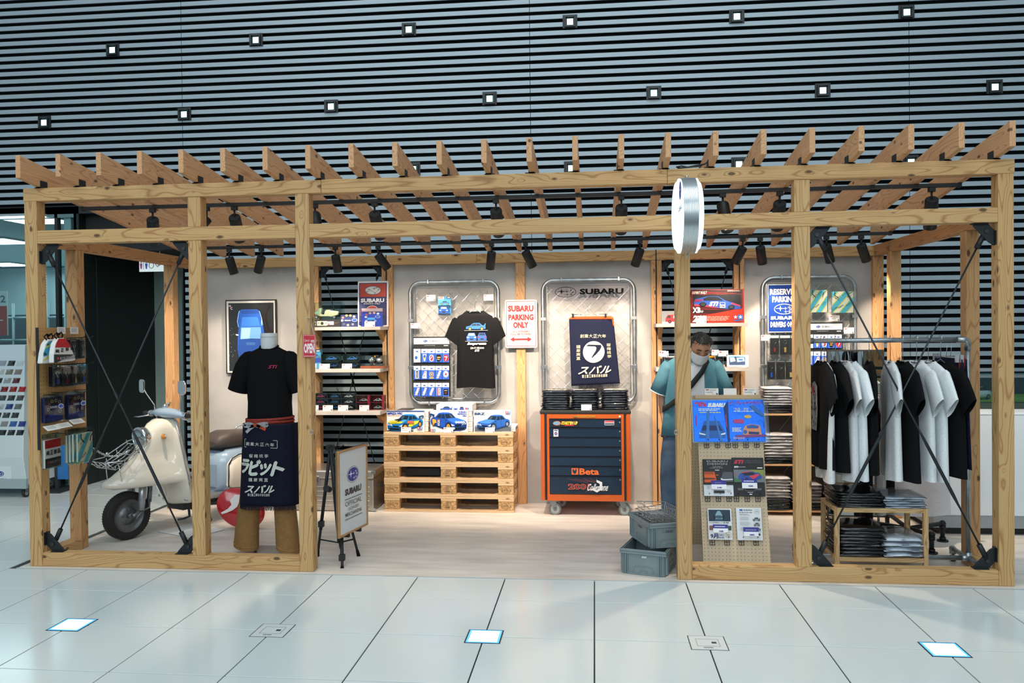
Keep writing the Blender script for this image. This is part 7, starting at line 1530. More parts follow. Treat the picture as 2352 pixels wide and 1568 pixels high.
# floor board, body and seat
MB().loft([[(x, -w_, z), (x, w_, z), (x, w_, z-.03), (x, -w_, z-.03)] for x, w_, z in ((-.40, .16, .33), (-.47, .185, .27), (-.6, .19, .255), (-.85, .185, .26))]).build('footboard', P('#9a9da0', .4, .5), sco)
for sd in (-1, 1): MB().tube([(-.42, sd*.175, .27), (-.47, sd*.192, .25), (-.62, sd*.196, .245), (-1.0, sd*.19, .275)], .013, 8).build('side_rail', fk, sco)
MB().box(-.78, -.11, .16, -.45, .11, .235).tube([(-.55, .07, .2), (-.8, .09, .17), (-1.0, .1, .2)], .03, 10).build('engine_pan', P('#2c2e30', .5, .4), sco)
bd = [(-.80, .10, .25, .50), (-.83, .15, .24, .60), (-.90, .185, .235, .635), (-1.05, .195, .235, .64), (-1.25, .19, .26, .635), (-1.42, .165, .30, .60), (-1.52, .12, .34, .53), (-1.56, .06, .38, .46)]
def bring(x, hw, z0, z1): return [(x, hw*math.copysign(abs(math.cos(a))**.55, math.cos(a)), (z0+z1)/2+(z1-z0)/2*math.copysign(abs(math.sin(a))**.6, math.sin(a))) for a in [2*PI*i/24 for i in range(24)]]
MB().loft([bring(*b_) for b_ in bd]).build('rear_body', BLU, sco)
# cream side panel following the body
def side_panel(sd):
    pts = []; prof = [(-.86, .30, .50), (-.90, .275, .55), (-.97, .265, .575), (-1.1, .265, .58), (-1.25, .285, .57), (-1.38, .32, .54), (-1.46, .36, .50)]
    rg = []
    for x, z0, z1 in prof:
        hw = .205 if x > -1.3 else .19 if x > -1.42 else .165
        rg.append([(x, sd*(hw-.03), z0), (x, sd*hw, z0+.02), (x, sd*(hw+.006), (z0+z1)/2), (x, sd*hw, z1-.03), (x, sd*(hw-.03), z1), (x, sd*(hw-.06), z1-.02), (x, sd*(hw-.06), z0+.02)])
    o = MB().loft(rg).build('side_panel', CRM, sco); 
    MB().tube([(x, sd*((.2 if x > -1.3 else .185)-.004), z1+.002) for x, z0, z1 in prof], .006, 6).tube([(prof[0][0], sd*.19, .30), (prof[0][0]+.006, sd*.2, .4), (prof[0][0], sd*.196, .502)], .006, 6).build('panel_trim', BLK, o)
    for k in range(3): MB().box(-1.26, sd*.2-.008, .33+.035*k, -1.06, sd*.2+.013, .342+.035*k).build('air_slot', P('#2b2d2f', .5), o, bevel=.002)
    A = Art(-1, -1, 1, 1, .13, .07, .3); A.ring(0, 0, .95, .95, .08, '#7f827f', 24); A.poly([(-.6, .2), (-.1, -.1), (.3, -.6), (.4, -.2), (.7, .1), (.2, .3), (-.3, .35)], '#8f918c'); A.put(o, (-.99 if sd > 0 else -1.12, sd*.2125, .45), (0, 0, PI if sd > 0 else 0), name='badge')
side_panel(1); side_panel(-1)
st_ = [(-.80, .09, .655, .70), (-.84, .13, .635, .76), (-.95, .145, .63, .79), (-1.08, .15, .63, .78), (-1.18, .14, .635, .775), (-1.21, .11, .65, .74)]
MB().loft([bring(*b_) for b_ in st_]).build('seat', P('#4a423e', .55, bump=.2, scale=120), sco); MB().box(-1.17, -.1, .615, -.86, .1, .64).build('seat_base', BLK, sco)
MB().tube([(-1.18, .13, .64), (-1.22, .14, .78), (-1.27, .13, .80), (-1.29, .0, .80), (-1.27, -.13, .80), (-1.22, -.14, .78), (-1.18, -.13, .64)], .009, 8).tube([(-1.3, .1, .64), (-1.5, .1, .68), (-1.55, 0, .68), (-1.5, -.1, .68), (-1.3, -.1, .64)], .009, 8).build('grab_rail', CHROME, sco)
MB().box(-.80, -.1, .3, -.79, .1, .5).build('front_cowl', BLU, sco)
MB().ball((-1.57, 0, .47), .035, 12, (.5, 1.2, .8)).build('tail_lamp', P('#a02020', .2, coat=1), sco)
for sd in (-1, 1): MB().tube([(-.64, sd*.08, .22), (-.68, sd*.13, .1), (-.70, sd*.15, .03), (-.66, sd*.17, .016), (-.60, sd*.175, .018)], .011, 8).build('stand_leg', P('#5a5e60', .4, .6), sco)
MB().cyl((-.675, -.12, .11), (-.675, .12, .11), .007, n=6).build('stand_crossbar', P('#5a5e60', .4, .6), sco)
# chrome basket on the front mudguard
m_ = MB(); bz = lambda x: .60+(.12-x)*.55
for y in (-.12, -.06, 0, .06, .12): m_.tube([(-.09, y*.9, bz(-.09)+.05), (.02, y, bz(.02)-.0+.02), (.17, y*1.05, bz(.17)+.03), (.23, y*1.05, bz(.2)+.10)], .0035, 6)
for x, dz in ((-.09, .05), (0, .03), (.09, .02), (.17, .03), (.225, .095)): m_.tube([(x, -.13, bz(x)+dz+.03), (x, -.12, bz(x)+dz), (x, .12, bz(x)+dz), (x, .13, bz(x)+dz+.03)], .0032, 6)
m_.tube([(-.10, -.12, bz(-.09)+.07), (-.12, 0, bz(-.1)+.1), (-.10, .12, bz(-.09)+.07), (.1, .15, bz(.1)+.06), (.24, .13, bz(.2)+.11), (.255, 0, bz(.2)+.11), (.24, -.13, bz(.2)+.11), (.1, -.15, bz(.1)+.06)], .0045, 6, closed=True)
for sd in (-1, 1): m_.tube([(.12, sd*.09, bz(.1)+.02), (.10, sd*.1, .5)], .004, 6)
m_.build('front_basket', CHROME, sco)
# chain
c0 = Vector((.20, W(214, 1030, .5).y, 0)); c0 = wx(214, 1028, .20); c1 = sco.location+Euler((0, 0, PI+SA)).to_matrix() @ Vector((-.02, .02, .73))
ch = thing('lock_chain', 'bright chain slung from the left perforated board to the scooter basket', 'chain', tuple(c0)); n = 30; m_ = MB(); pp = []
for i in range(n+1): u = i/n; p = c0.lerp(c1, u); p.z -= .10*4*u*(1-u)*.6; pp.append(p-c0)
for i in range(n):
    a, b = pp[i], pp[i+1]; d = (b-a); L_ = d.length*.72; d.normalize(); s_ = d.orthogonal().normalized(); s_ = s_ if i % 2 else d.cross(s_); c_ = (a+b)/2
    m_.tube([tuple(c_+d*L_*math.cos(t_)+s_*.0075*math.sin(t_)) for t_ in [2*PI*k/10 for k in range(10)]], .0028, 5, closed=True)
m_.build('links', CHROME, ch, kind='stuff')
pl_ = [Wz(x, y) for x, y in ((354, 1211), (488, 1216), (496, 1224), (420, 1228))]
pc = sum(pl_, Vector())/4; t = thing('floor_plate', 'thin white plate under the scooter stand', 'plate', (pc.x, pc.y, .0018), PI+SA)
MB().box(-.16, -.22, 0, .16, .22, .006).build('sheet', P('#d8dcdc', .4), t); MB().box(-.162, -.222, -.0001, .162, .222, .002).build('edge', P('#2a2c2e', .5), t)
# ---- round red sign lying against the back
rp_ = Wz(570, 1206, .0); t = thing('round_tin_sign', 'round red enamel sign with a white winged shape leaning behind the mannequin', 'sign', (rp_.x+.02, 1.12, .19)); RX = .185
MB().lathe([(.0005, -.012), (RX*.9, -.010), (RX, 0), (RX*.97, .004), (.0005, .004)], 40, Matrix.Rotation(PI/2, 4, 'X'), caps=False).build('disc', P('#b31a22', .15, coat=.8), t)
A = Art(-1, -1, 1, 1, .35, .35, .2); A.poly([(-.55, -.1), (-.5, -.5), (-.15, -.75), (0, -.6), (-.2, -.4), (-.15, .0), (-.25, .3), (-.4, .55), (-.55, .75), (-.62, .7), (-.45, .35), (-.4, .05)], '#e6e2de'); A.text('oil', .15, -.1, .75, .5, '#e6e2de', .0, .4); A.put(t, (-.175, -.014, -.175)); t.rotation_euler = (-.18, .5, .1); t.scale = (1.15, 1, .85)
# ================================================ MANNEQUIN
YM = .44; mp_ = W(620, 1275, YM); MXc = W(619, 850, YM).x; kM = 1/ppm(YM, 620)
ma = thing('mannequin', 'headless white shop mannequin on a floor plate in the left bay', 'mannequin', (MXc, YM, .0018))
zz_ = lambda py: W(620, py, YM).z
MB().lathe([(.058, zz_(801)), (.062, zz_(790)), (.062, zz_(774)), (.062, zz_(767)), (.060, zz_(765.5)), (.0005, zz_(765))], 32, caps=False).build('neck', P('#cdd3d6', .5), ma)
MB().lathe([(.0635, zz_(775)), (.0635, zz_(773.5))], 32, caps=False).build('neck_seam', P('#a9afb3', .5), ma)
MB().loft([[(w_*math.cos(a), d*math.sin(a), z) for a in [2*PI*i/20 for i in range(20)]] for z, w_, d in ((.86, .13, .09), (1.0, .13, .09), (1.15, .12, .08), (1.35, .15, .1), (1.47, .13, .085), (1.53, .05, .045))]).build('torso', P('#cdd3d6', .5), ma)
MB().cyl((-.13, 0, 0), (-.13, 0, .75), .011, n=12).build('stand_rod', STEEL, ma); MB().box(-.2, -.12, 0, .12, .2, .006).build('base_plate', P('#8f9192', .4, .4), ma, bevel=.001)
t = thing('t_shirt', 'plain black short-sleeved shirt with a small red chest mark on the mannequin', 'shirt', (MXc, YM, zz_(797)))
def body_tee(t, col, seed, L, hw, th):
    rnd = random.Random(seed); mt = P(col, .85, var=.06, bump=.15, scale=70); N = 36; R_ = []
    for z, w_, d, nk in ((.012, .066, .058, 1), (-.0, .072, .064, 1), (-.018, .105, .075, 0), (-.04, .155, .09, 0), (-.07, .185, .1, 0), (-.12, hw*.98, .11, 0), (-.2, hw*.95, .115, 0), (-.3, hw*.93, .11, 0), (-.42, hw*.9, .105, 0), (-L, hw*.93, .108, 0)):
        k = min(1, max(0, (-z-.15)/.3)); R_.append([(w_*math.copysign(abs(math.cos(a))**.85, math.cos(a)), th*d/.1*math.sin(a)+.006*k*math.sin(a*9+seed), z-(.03*(1 if math.sin(a) < 0 else 0)*nk*abs(math.sin(a)))) for a in [2*PI*i/N for i in range(N)]])
    MB().loft(R_, cap=False).build('body', mt, t)
    MB().tube([(.069*math.cos(a), .06*math.sin(a)*th/.1, .010-(.03*(1 if math.sin(a) < 0 else 0)*abs(math.sin(a)))) for a in [2*PI*i/24 for i in range(24)]], .006, 6, closed=True).build('neckband', mt, t)
    for sg in (-1, 1):
        R2 = []
        for u, r1, r2 in ((-.22, .01, .01), (-.15, .045, .05), (0, .07, .075), (.25, .09, .09), (.6, .092, .09), (1, .088, .085)):
            c_ = Vector((sg*(.165+.085*u), 0, -.085-.245*u)); ax = Vector((sg*.33, 0, -.95)).normalized(); nx = Vector((-ax.z*sg*-1, 0, ax.x*sg*1)); nx = Vector((.95*sg, 0, .33))
            R2.append([tuple(c_+nx*r1*.86*math.cos(a)+Vector((0, 1, 0))*r2*math.sin(a)) for a in [2*PI*i/18 for i in range(18)]])
        MB().loft(R2, cap=False).build('sleeve', mt, t)
    return mt
body_tee(t, '#0c0d10', 2, .56, .188, .1)
A = Art(0, 0, 100, 40, .075, .03); A.text('STi', 2, 5, 98, 38, '#b02a4a', .02, .4); A.put(t, (W(633, 842, YM).x-MXc-.012, -.117, W(633, 843, YM).z-zz_(797)-.006), name='chest_mark')
# trousers
tr_ = thing('trousers', 'tan flared trousers on the mannequin below the navy apron', 'trousers', (MXc, YM, .0)); TAN = P('#8d6b42', .85, var=.08, bump=.25, scale=40)
lp = lambda px: W(px, 1200, YM).x-MXc
for a in (((558, 598, 1100), (549, 597, 1165), (542, 594, 1210), (537, 592.5, 1256)), ((628, 664, 1100), (631, 680, 1165), (633, 684, 1210), (634.5, 687, 1262))):
    R_ = []
    for x0, x1, py in a: cx, hw = (lp(x0)+lp(x1))/2, (lp(x1)-lp(x0))/2; R_.append([(cx+hw*math.cos(q_), hw*.8*math.sin(q_)*(1+.08*math.sin(3*q_+py)), zz_(py)-(.02*math.cos(q_+.6) if py > 1250 else 0)) for q_ in [2*PI*i/20 for i in range(20)]])
    o = MB().loft(R_, cap=False).build('leg', TAN, tr_); MB().tube([(p_[0]*1.0, p_[1]*1.02, p_[2]+.028) for p_ in R_[-1]], .0018, 4, closed=True).build('hem_stitching', P('#a98452', .8), o)
MB().loft([[(w_*math.cos(q_), d*math.sin(q_), zz_(py)) for q_ in [2*PI*i/20 for i in range(20)]] for py, w_, d in ((960, .155, .09), (1020, .16, .10), (1080, .165, .10), (1112, .165, .10))]).build('seat_part', TAN, tr_)
# apron
ap = thing('apron', 'long navy apron with large white characters and red sash tied on the mannequin', 'apron', (MXc, YM, zz_(965)))
cor = [W(x_, y_, YM-.13)+Vector((0, .13, 0)) for x_, y_ in ((553, 973), (667, 973), (673, 1163), (544, 1161))]; bA = Vector(ap.location)
NAV2 = P('#141728', .9, var=.12, bump=.2, scale=180)
fa = lambda u, v: -.150-.003*math.sin(u*8)*v+1.0*abs(u-.5)**4+.015*v
o, ptA = sheet(ap, 'cloth', cor, YM, NAV2, fa, 28, 24, .003, bA)
for sd, uu in ((-1, 0), (1, 1)):
    pe = [ptA(uu, j/12) for j in range(13)]; m_ = MB(); m_.smooth = True
    for j in range(13):
        for k in range(4): p = pe[j]; m_.v.append((p.x+sd*.012*math.sin(k*.9), p.y+.05*k, p.z))
    for j in range(12):
        for k in range(3): m_.face((j*4+k, j*4+k+1, (j+1)*4+k+1, (j+1)*4+k))
    m_.build('side_fold', NAV2, ap)
A = Art(0, 0, 1, 1, 1, 1, .85, .0008); GR = '#c2c8c0'
iv = lambda X, Y_: (520+X/5.06, 980+Y_/5.06)
wrap_q(A, 546, 665, 539, 673, 973, 1162)
A.wrap = lambda u, y, v: ((lambda p_: (p_.x, p_.y+y-.008, p_.z))(ptA(u, 1-v)))
TA = lambda s, a, b, c_, d, bold=.03, sh=0, col=GR: A.text(s, *iv(a, b), *iv(c_, d), col, bold, sh)
A.line([iv(185, 140), iv(590, 155)], .9, GR); A.line([iv(590, 155), iv(590, 243)], .9, GR); A.line([iv(590, 243), iv(185, 232)], .9, GR); A.line([iv(185, 232), iv(185, 140)], .9, GR)
for i, ch in enumerate('創業大正六年'): TA(ch, 207+61*i, 172+2*i, 253+61*i, 212+2*i)
for i, ch in enumerate('桜梅桃李'): TA(ch, 256+63*i, 310, 302+63*i, 352)
for ch, a, b, c_, d in (('ラ', 148, 378, 255, 530), ('ビ', 262, 382, 395, 550), ('ッ', 400, 420, 528, 550), ('ト', 522, 400, 672, 555)): TA(ch, a, b, c_, d, .12, .25)
for i, ch in enumerate('謹厳実直'): TA(ch, 256+63*i, 585, 302+63*i, 626)
TA('スバル', 210, 668, 565, 757, .09, .4)
for i, ch in enumerate('富士重工業株式會社謹製'): TA(ch, 247+25*i, 764, 268+25*i, 795, .03)
A.put(ap, name='printing')
m_ = MB()
for i in range(110):
    u = i/109; p_ = ptA(u, 1); m_.tube([tuple(p_), tuple(p_+Vector((random.uniform(-.005, .005), random.uniform(-.006, 0), -.026-random.random()*.008)))], .0018, 3, caps=False)
m_.build('fringe', P('#1b1a26', .9), ap, kind='stuff')
SASH = P('#8f3a30', .8, var=.25, scale=90); 
for k in range(3):
    z0 = zz_(959+5.5*k)-bA.z; MB().loft([[(w_*math.cos(a), .140*math.sin(a)*(w_/.178), z0+dz-.012*math.cos(a)*(k-1)*.6) for a in [2*PI*i/32 for i in range(32)]] for dz, w_ in ((-.012, .180), (-.009, .185), (.004, .185), (.007, .180))], cap=False).build('sash', SASH, ap)
bw_ = lambda X, Y_, off=-.155: tuple(W(460+X/3.92, 600+Y_/3.92, YM+off)-bA)
for L_, c in (([(490, 1475), (440, 1460), (400, 1465), (395, 1480), (440, 1490), (490, 1478)], '#8c8f92'), ([(490, 1475), (540, 1465), (590, 1455), (608, 1468), (590, 1485), (540, 1485), (495, 1480)], '#8c8f92'), ([(485, 1480), (450, 1505), (415, 1540)], '#9a9da0'), ([(500, 1470), (540, 1490), (590, 1515)], '#a8452f')):
    pts_ = [bw_(*q_) for q_ in L_]; m_ = MB()
    for i in range(len(pts_)-1):
        a, b = Vector(pts_[i]), Vector(pts_[i+1]); d = (b-a).normalized(); s_ = Vector((-d.z, 0, d.x))*.011; m_.add([tuple(a+s_+Vector((0, -.004, 0))), tuple(b+s_+Vector((0, -.004, 0))), tuple(b-s_+Vector((0, -.004, 0))), tuple(a-s_+Vector((0, -.004, 0))), tuple(a+s_), tuple(b+s_), tuple(b-s_), tuple(a-s_)], [(0, 1, 2, 3), (7, 6, 5, 4), (0, 4, 5, 1), (2, 6, 7, 3)])
    m_.build('bow_loop', P(c, .8), ap)
MB().ball(bw_(492, 1476, -.165), .014, 10, (1, .6, 1)).build('knot', P('#a8452f', .8), ap)
# ================================================ MAN
YP = 1.22; px0 = W(1590, 1000, YP); pe = thing('person', 'man in teal shirt, white face mask and jeans looking down behind the fourth post', 'person', (px0.x, YP, .0018), 0); kp = 1/ppm(YP, 1590)
zp = lambda py: W(1590, py, YP).z; xp = lambda px: W(px, 900, YP).x-px0.x
SKN = P('#c08a6c', .5, var=.06, scale=20)
# skeleton grown into one skin
V_, E_, Rr = [], [], []
def vtx(p, r, prev=None):
    V_.append(p); Rr.append((r, r) if not isinstance(r, tuple) else r); i = len(V_)-1
    if prev is not None: E_.append((prev, i))
    return i
pel = vtx((0, .02, .92), (.135, .1)); sp1 = vtx((0, .02, 1.08), (.125, .095), pel); sp2 = vtx((0, .0, 1.25), (.14, .1), sp1); sp3 = vtx((0, -.01, 1.37), (.12, .085), sp2); nk = vtx((.02, -.03, 1.45), .055, sp3); nk2 = vtx((.035, -.06, 1.51), .053, nk)
hd = vtx((.045, -.085, 1.57), (.06, .065), nk2)
for sd in (-1, 1):
    sh = vtx((sd*.165, .0, 1.365), .055, sp3)
    el = vtx((sd*.235+.0, .05 if sd < 0 else .0, 1.10), .042, sh)
    wr = vtx((sd*.215+.0, .0 if sd < 0 else -.17, .88 if sd < 0 else 1.0), .027, el)
    dirv = Vector((-.01*sd, -.02, -1)) if sd < 0 else Vector((-.15, -.95, -.25)); dirv.normalize(); side = Vector((0, 1, 0)) if sd < 0 else Vector((1, 0, 0)); base_ = Vector(V_[wr])
    pm = vtx(tuple(base_+dirv*.05), (.034, .02), wr)
    for f_ in range(4):
        off = side*(-.027+.018*f_); ln_ = (.068, .077, .072, .058)[f_]; k1 = vtx(tuple(base_+dirv*.09+off), .0095, pm); k2 = vtx(tuple(base_+dirv*(.09+ln_*.55)+off+Vector((.006*-sd, 0, -.004))), .0085, k1); vtx(tuple(base_+dirv*(.09+ln_*.95)+off+Vector((.016*-sd, 0, -.012))), .0072, k2)
    th1 = vtx(tuple(base_+dirv*.035-side*.036), .012, pm); vtx(tuple(base_+dirv*.075-side*.052), .009, th1)
    hp = vtx((sd*.085, .02, .88), .095, pel); kn = vtx((sd*.13+.0, -.0, .49), .06, hp); an = vtx((sd*.14, .04, .09), .042, kn); vtx((sd*.14, -.08, .045), .035, an)
me = bpy.data.meshes.new('body'); me.from_pydata(V_, E_, []); ob = bpy.data.objects.new('body', me); COL.objects.link(ob); ob.parent = pe
md = ob.modifiers.new('skin', 'SKIN'); md.use_smooth_shade = True; 
for i, sv in enumerate(me.skin_vertices[0].data): sv.radius = Rr[i]; sv.use_root = (i == 0)
md2 = ob.modifiers.new('sub', 'SUBSURF'); md2.levels = 1; md2.render_levels = 2; me.materials.append(SKN)
# head: shaped ball with brow, nose, cheeks and chin, bowed forward and turned to the right
HC_ = Vector((xp(1605), -.10, zp(797)+.0)); HMx = Matrix.Translation(HC_) @ Euler((math.radians(30), math.radians(4), math.radians(8)), 'XYZ').to_matrix().to_4x4()
def headmesh(scale=1.0, cut=None):
    m_ = MB(); m_.smooth = True; nu, nv = 32, 24; vs = []
    for j in range(nv+1):
        th = PI*j/nv
        for i in range(nu):
            ph = 2*PI*i/nu; x = math.sin(th)*math.cos(ph); y = math.sin(th)*math.sin(ph); z = math.cos(th)
            X, Y_, Z = .076*x, .096*y, .115*z
            if z < 0: X *= 1-.28*z*z*1.1; Y_ *= 1-.18*z*z if y < 0 else 1-.45*z*z
            fr = max(0, -y)
            nose = math.exp(-((X/.013)**2))*math.exp(-(((Z+.018)/.022)**2))*fr; Y_ -= .022*nose
            Y_ -= .006*math.exp(-((abs(X)/.05)**4))*math.exp(-(((Z-.03)/.014)**2))*fr            # brow
            Y_ += .010*math.exp(-(((abs(X)-.031)/.014)**2))*math.exp(-(((Z-.008)/.012)**2))*fr   # eye sockets
            Y_ -= .006*math.exp(-((X/.03)**2))*math.exp(-(((Z+.095)/.014)**2))*fr                # chin
            vs.append((X*scale, Y_*scale, Z*scale))
    m_.v = vs
    for j in range(nv):
        for i in range(nu): m_.face((j*nu+i, j*nu+(i+1) % nu, (j+1)*nu+(i+1) % nu, (j+1)*nu+i))
    return m_
hm = headmesh(); hm.v = [tuple(HMx @ Vector(v)) for v in hm.v]; ho = hm.build('head', SKN, pe)
for sd in (-1, 1):
    MB().ball(tuple(HMx @ Vector((sd*.078, .012, -.002))), .019, 10, (.35, .75, 1.35)).build('ear', SKN, ho)
    MB().ball(tuple(HMx @ Vector((sd*.031, -.083, .006))), .0125, 10, (1.1, .7, .6)).build('eyelid', P('#a87358', .5), ho)
    MB().tube([tuple(HMx @ Vector((sd*x, y, z))) for x, y, z in ((.014, -.094, -.001), (.03, -.096, -.004), (.045, -.088, -.001))], .0016, 5).build('eyelash', P('#2a1f1a', .8), ho)
    MB().tube([tuple(HMx @ Vector((sd*x, y, z))) for x, y, z in ((.014, -.102, .026), (.03, -.102, .031), (.048, -.09, .026))], .0035, 6).build('eyebrow', P('#2c2522', .9), ho)
MB().tube([tuple(HMx @ Vector((x, -.094, -.062))) for x in (-.02, 0, .02)], .005, 6).build('mouth', P('#9a5f50', .6), ho)
# mask
m_ = MB(); m_.smooth = True; nu, nv = 14, 8
for j in range(nv+1):
    for i in range(nu+1):
        u = -1+2*i/nu; v = j/nv; a = u*1.15; z = -.012-.088*v; X = .082*math.sin(a)*(1-.18*v*v); Y_ = -.118*math.cos(a)*(1-.06*(v-.3)**2)-.006*math.exp(-(u/.3)**2)*(1-v)+(.012 if j % 2 else 0)*.25+.03*abs(u)**3*0
        m_.v.append(tuple(HMx @ Vector((X, Y_, z))))
for j in range(nv):
    for i in range(nu): m_.face((j*(nu+1)+i, j*(nu+1)+i+1, (j+1)*(nu+1)+i+1, (j+1)*(nu+1)+i))
m_.build('face_mask', P('#dfe2e4', .8), pe, solid=.002)
for sd in (-1, 1): MB().tube([tuple(HMx @ Vector(q_)) for q_ in ((sd*.074, -.05, -.02), (sd*.084, .0, .012), (sd*.086, .03, -.01), (sd*.08, .0, -.04), (sd*.068, -.05, -.085))], .0015, 5).build('ear_loop', P('#dfe2e4', .8), pe)
# hair: shell over the skull plus locks
hair = MB(); hair.smooth = True; hs = headmesh(1.06).v; keep = {}; nu, nv = 32, 24
def hairy(v): return v[2] > .062-(.0 if v[1] < 0 else v[1]*1.5) or (v[1] > -.02 and v[2] > -.055)
for j in range(nv):
    for i in range(nu):
        ids = (j*nu+i, j*nu+(i+1) % nu, (j+1)*nu+(i+1) % nu, (j+1)*nu+i)
        if all(hairy(hs[k]) for k in ids):
            for k in ids:
                if k not in keep: keep[k] = len(hair.v); hair.v.append(tuple(HMx @ (Vector(hs[k])*(1+.02*math.sin(k*2.1)))))
            hair.face([keep[k] for k in ids])
hair.build('hair', P('#4a443f', .6, var=.5, scale=40, bump=.5), pe, solid=.008)
lk = MB(); rnd = random.Random(5)
for i in range(260):
    th = rnd.uniform(0, 1.35); ph = rnd.uniform(0, 2*PI); a = Vector((.08*math.sin(th)*math.cos(ph), .1*math.sin(th)*math.sin(ph), .121*math.cos(th)))
    if not hairy(a): continue
    d = Vector((a.x*.8+rnd.uniform(-.02, .02), -.03 if a.y < .03 else .03, -.02)); p1 = a*1.03; p2 = (a+d*.2)*1.055; p3 = (a+d*.42)*1.045; lk.tube([tuple(HMx @ q_) for q_ in (p1, p2, p3)], [.0035, .003, .0008], 4, caps=False)
lk.use(P('#35302d', .55)); lk.mi = [rnd.choice([0, 0, 0, 1]) if False else 0 for _ in lk.mi]; lk.build('hair_locks', None, pe, kind='stuff')
# shirt
TEAL = P('#4d7a88', .8, var=.08, bump=.35, scale=18); WSH = P('#d8dadb', .85, bump=.2, scale=20)
R_ = []
for z, w_, d, yo in ((1.475, .075, .07, -.02), (1.455, .11, .085, -.012), (1.42, .175, .105, -.0), (1.38, .212, .12, .0), (1.30, .222, .135, .0), (1.18, .222, .145, .0), (1.05, .228, .15, .0), (.92, .24, .16, .01), (zp(1003), .25, .165, .01)):
    R_.append([(w_*math.copysign(abs(math.cos(a))**.8, math.cos(a)), yo+d*math.sin(a)*(1+.03*math.sin(7*a+z*9)), z+(.02*math.sin(2*a) if z < .9 else 0)) for a in [2*PI*i/40+.0 for i in range(40)]])
# open front: leave out the middle of the front
m_ = MB(); m_.smooth = True
for r_ in R_: m_.v += r_
gap = {29, 30, 31}
for j in range(len(R_)-1):
    for i in range(40):
        if i in gap: continue
        m_.face((j*40+i, j*40+(i+1) % 40, (j+1)*40+(i+1) % 40, (j+1)*40+i))
so = m_.build('shirt', TEAL, pe, solid=.004)
MB().loft([[(q_[0]*.93, q_[1]*.95, q_[2]+.0) for q_ in r_] for r_ in R_[:-1]], cap=False).build('undershirt', WSH, pe)
for sd in (-1, 1):
    R2 = []; p0 = Vector((sd*.165, .0, 1.40)); p1 = Vector((sd*.26, .03 if sd < 0 else -.01, 1.155))
    for u, r in ((0, .065), (.2, .085), (.55, .088), (1, .092)):
        c_ = p0.lerp(p1, u); ax = (p1-p0).normalized(); nx = Vector((-ax.z, 0, ax.x))*1.0; ny = ax.cross(nx).normalized(); R2.append([tuple(c_+nx.normalized()*r*math.cos(a)*.85+ny*r*math.sin(a)*(1+.05*math.sin(5*a))) for a in [2*PI*i/20 for i in range(20)]])
    MB().loft(R2, cap=False).build('shirt_sleeve', TEAL, pe, solid=.003)
    MB().tube([tuple(Vector(q_)*1.0) for q_ in R2[-1]], .004, 5, closed=True).build('sleeve_hem', WSH if sd < 0 else TEAL, pe)
for sd in (-1, 1):
    m_ = MB(); pts_ = [(sd*.012+.02, -.10, 1.46), (sd*.05+.02, -.105, 1.475), (sd*.085+.01, -.07, 1.48), (sd*.075+.02, -.12, 1.425), (sd*.04+.02, -.13, 1.40)]
    m_.add(pts_, [tuple(range(5))]); m_.build('collar', TEAL, pe, solid=.004)
strap = [(.10, -.06, 1.468), (.11, -.115, 1.42), (.06, -.150, 1.33), (-.02, -.162, 1.23), (-.11, -.158, 1.13), (-.19, -.12, 1.06), (-.235, -.03, 1.02), (-.2, .1, 1.05), (-.05, .16, 1.2), (.08, .12, 1.4)]
m_ = MB(); m_.smooth = True
for i, p in enumerate(strap):
    a = Vector(strap[max(0, i-1)]); b = Vector(strap[min(len(strap)-1, i+1)]); d = (b-a).normalized(); n_ = Vector((p[0], p[1], 0)).normalized(); s_ = d.cross(n_).normalized()*.021; m_.v += [tuple(Vector(p)*1.0+s_+n_*.006), tuple(Vector(p)-s_+n_*.006)]
for i in range(len(strap)-1): m_.face((2*i, 2*i+1, 2*i+3, 2*i+2))
m_.build('shoulder_strap', P('#1d1f21', .7), pe, solid=.004)
JN = P('#4d5f74', .85, var=.22, bump=.3, scale=9)
for sd in (-1, 1):
    R2 = []
    for z, r, cx, cy in ((.93, .13, .08, .02), (.82, .125, .105, .015), (.65, .122, .13, .0), (.45, .12, .14, .005), (.25, .115, .14, .02), (.07, .112, .14, .03)): R2.append([(sd*cx+r*math.cos(a)*(1+.03*math.sin(4*a+z*20)), cy+r*math.sin(a)*(1.02+.04*math.sin(5*a+z*14)), z) for a in [2*PI*i/22 for i in range(22)]])
    MB().loft(R2, cap=False).build('jeans_leg', JN, pe)
    sh = MB(); sh.loft([[(sd*.14+w_*math.cos(a), y, max(.0, .035*h_+.035*h_*math.sin(a))) for a in [2*PI*i/14 for i in range(14)]] for y, w_, h_ in ((.11, .02, .8), (.09, .038, 1.1), (.02, .042, 1.2), (-.06, .046, 1.0), (-.13, .045, .8), (-.17, .025, .6))]); sh.build('shoe', P('#2a2b2d', .5), pe)
MB().loft([[(.19*math.cos(a), .01+.13*math.sin(a), z) for a in [2*PI*i/24 for i in range(24)]] for z in (.84, .92, 1.0)], cap=False).build('jeans_seat', JN, pe)
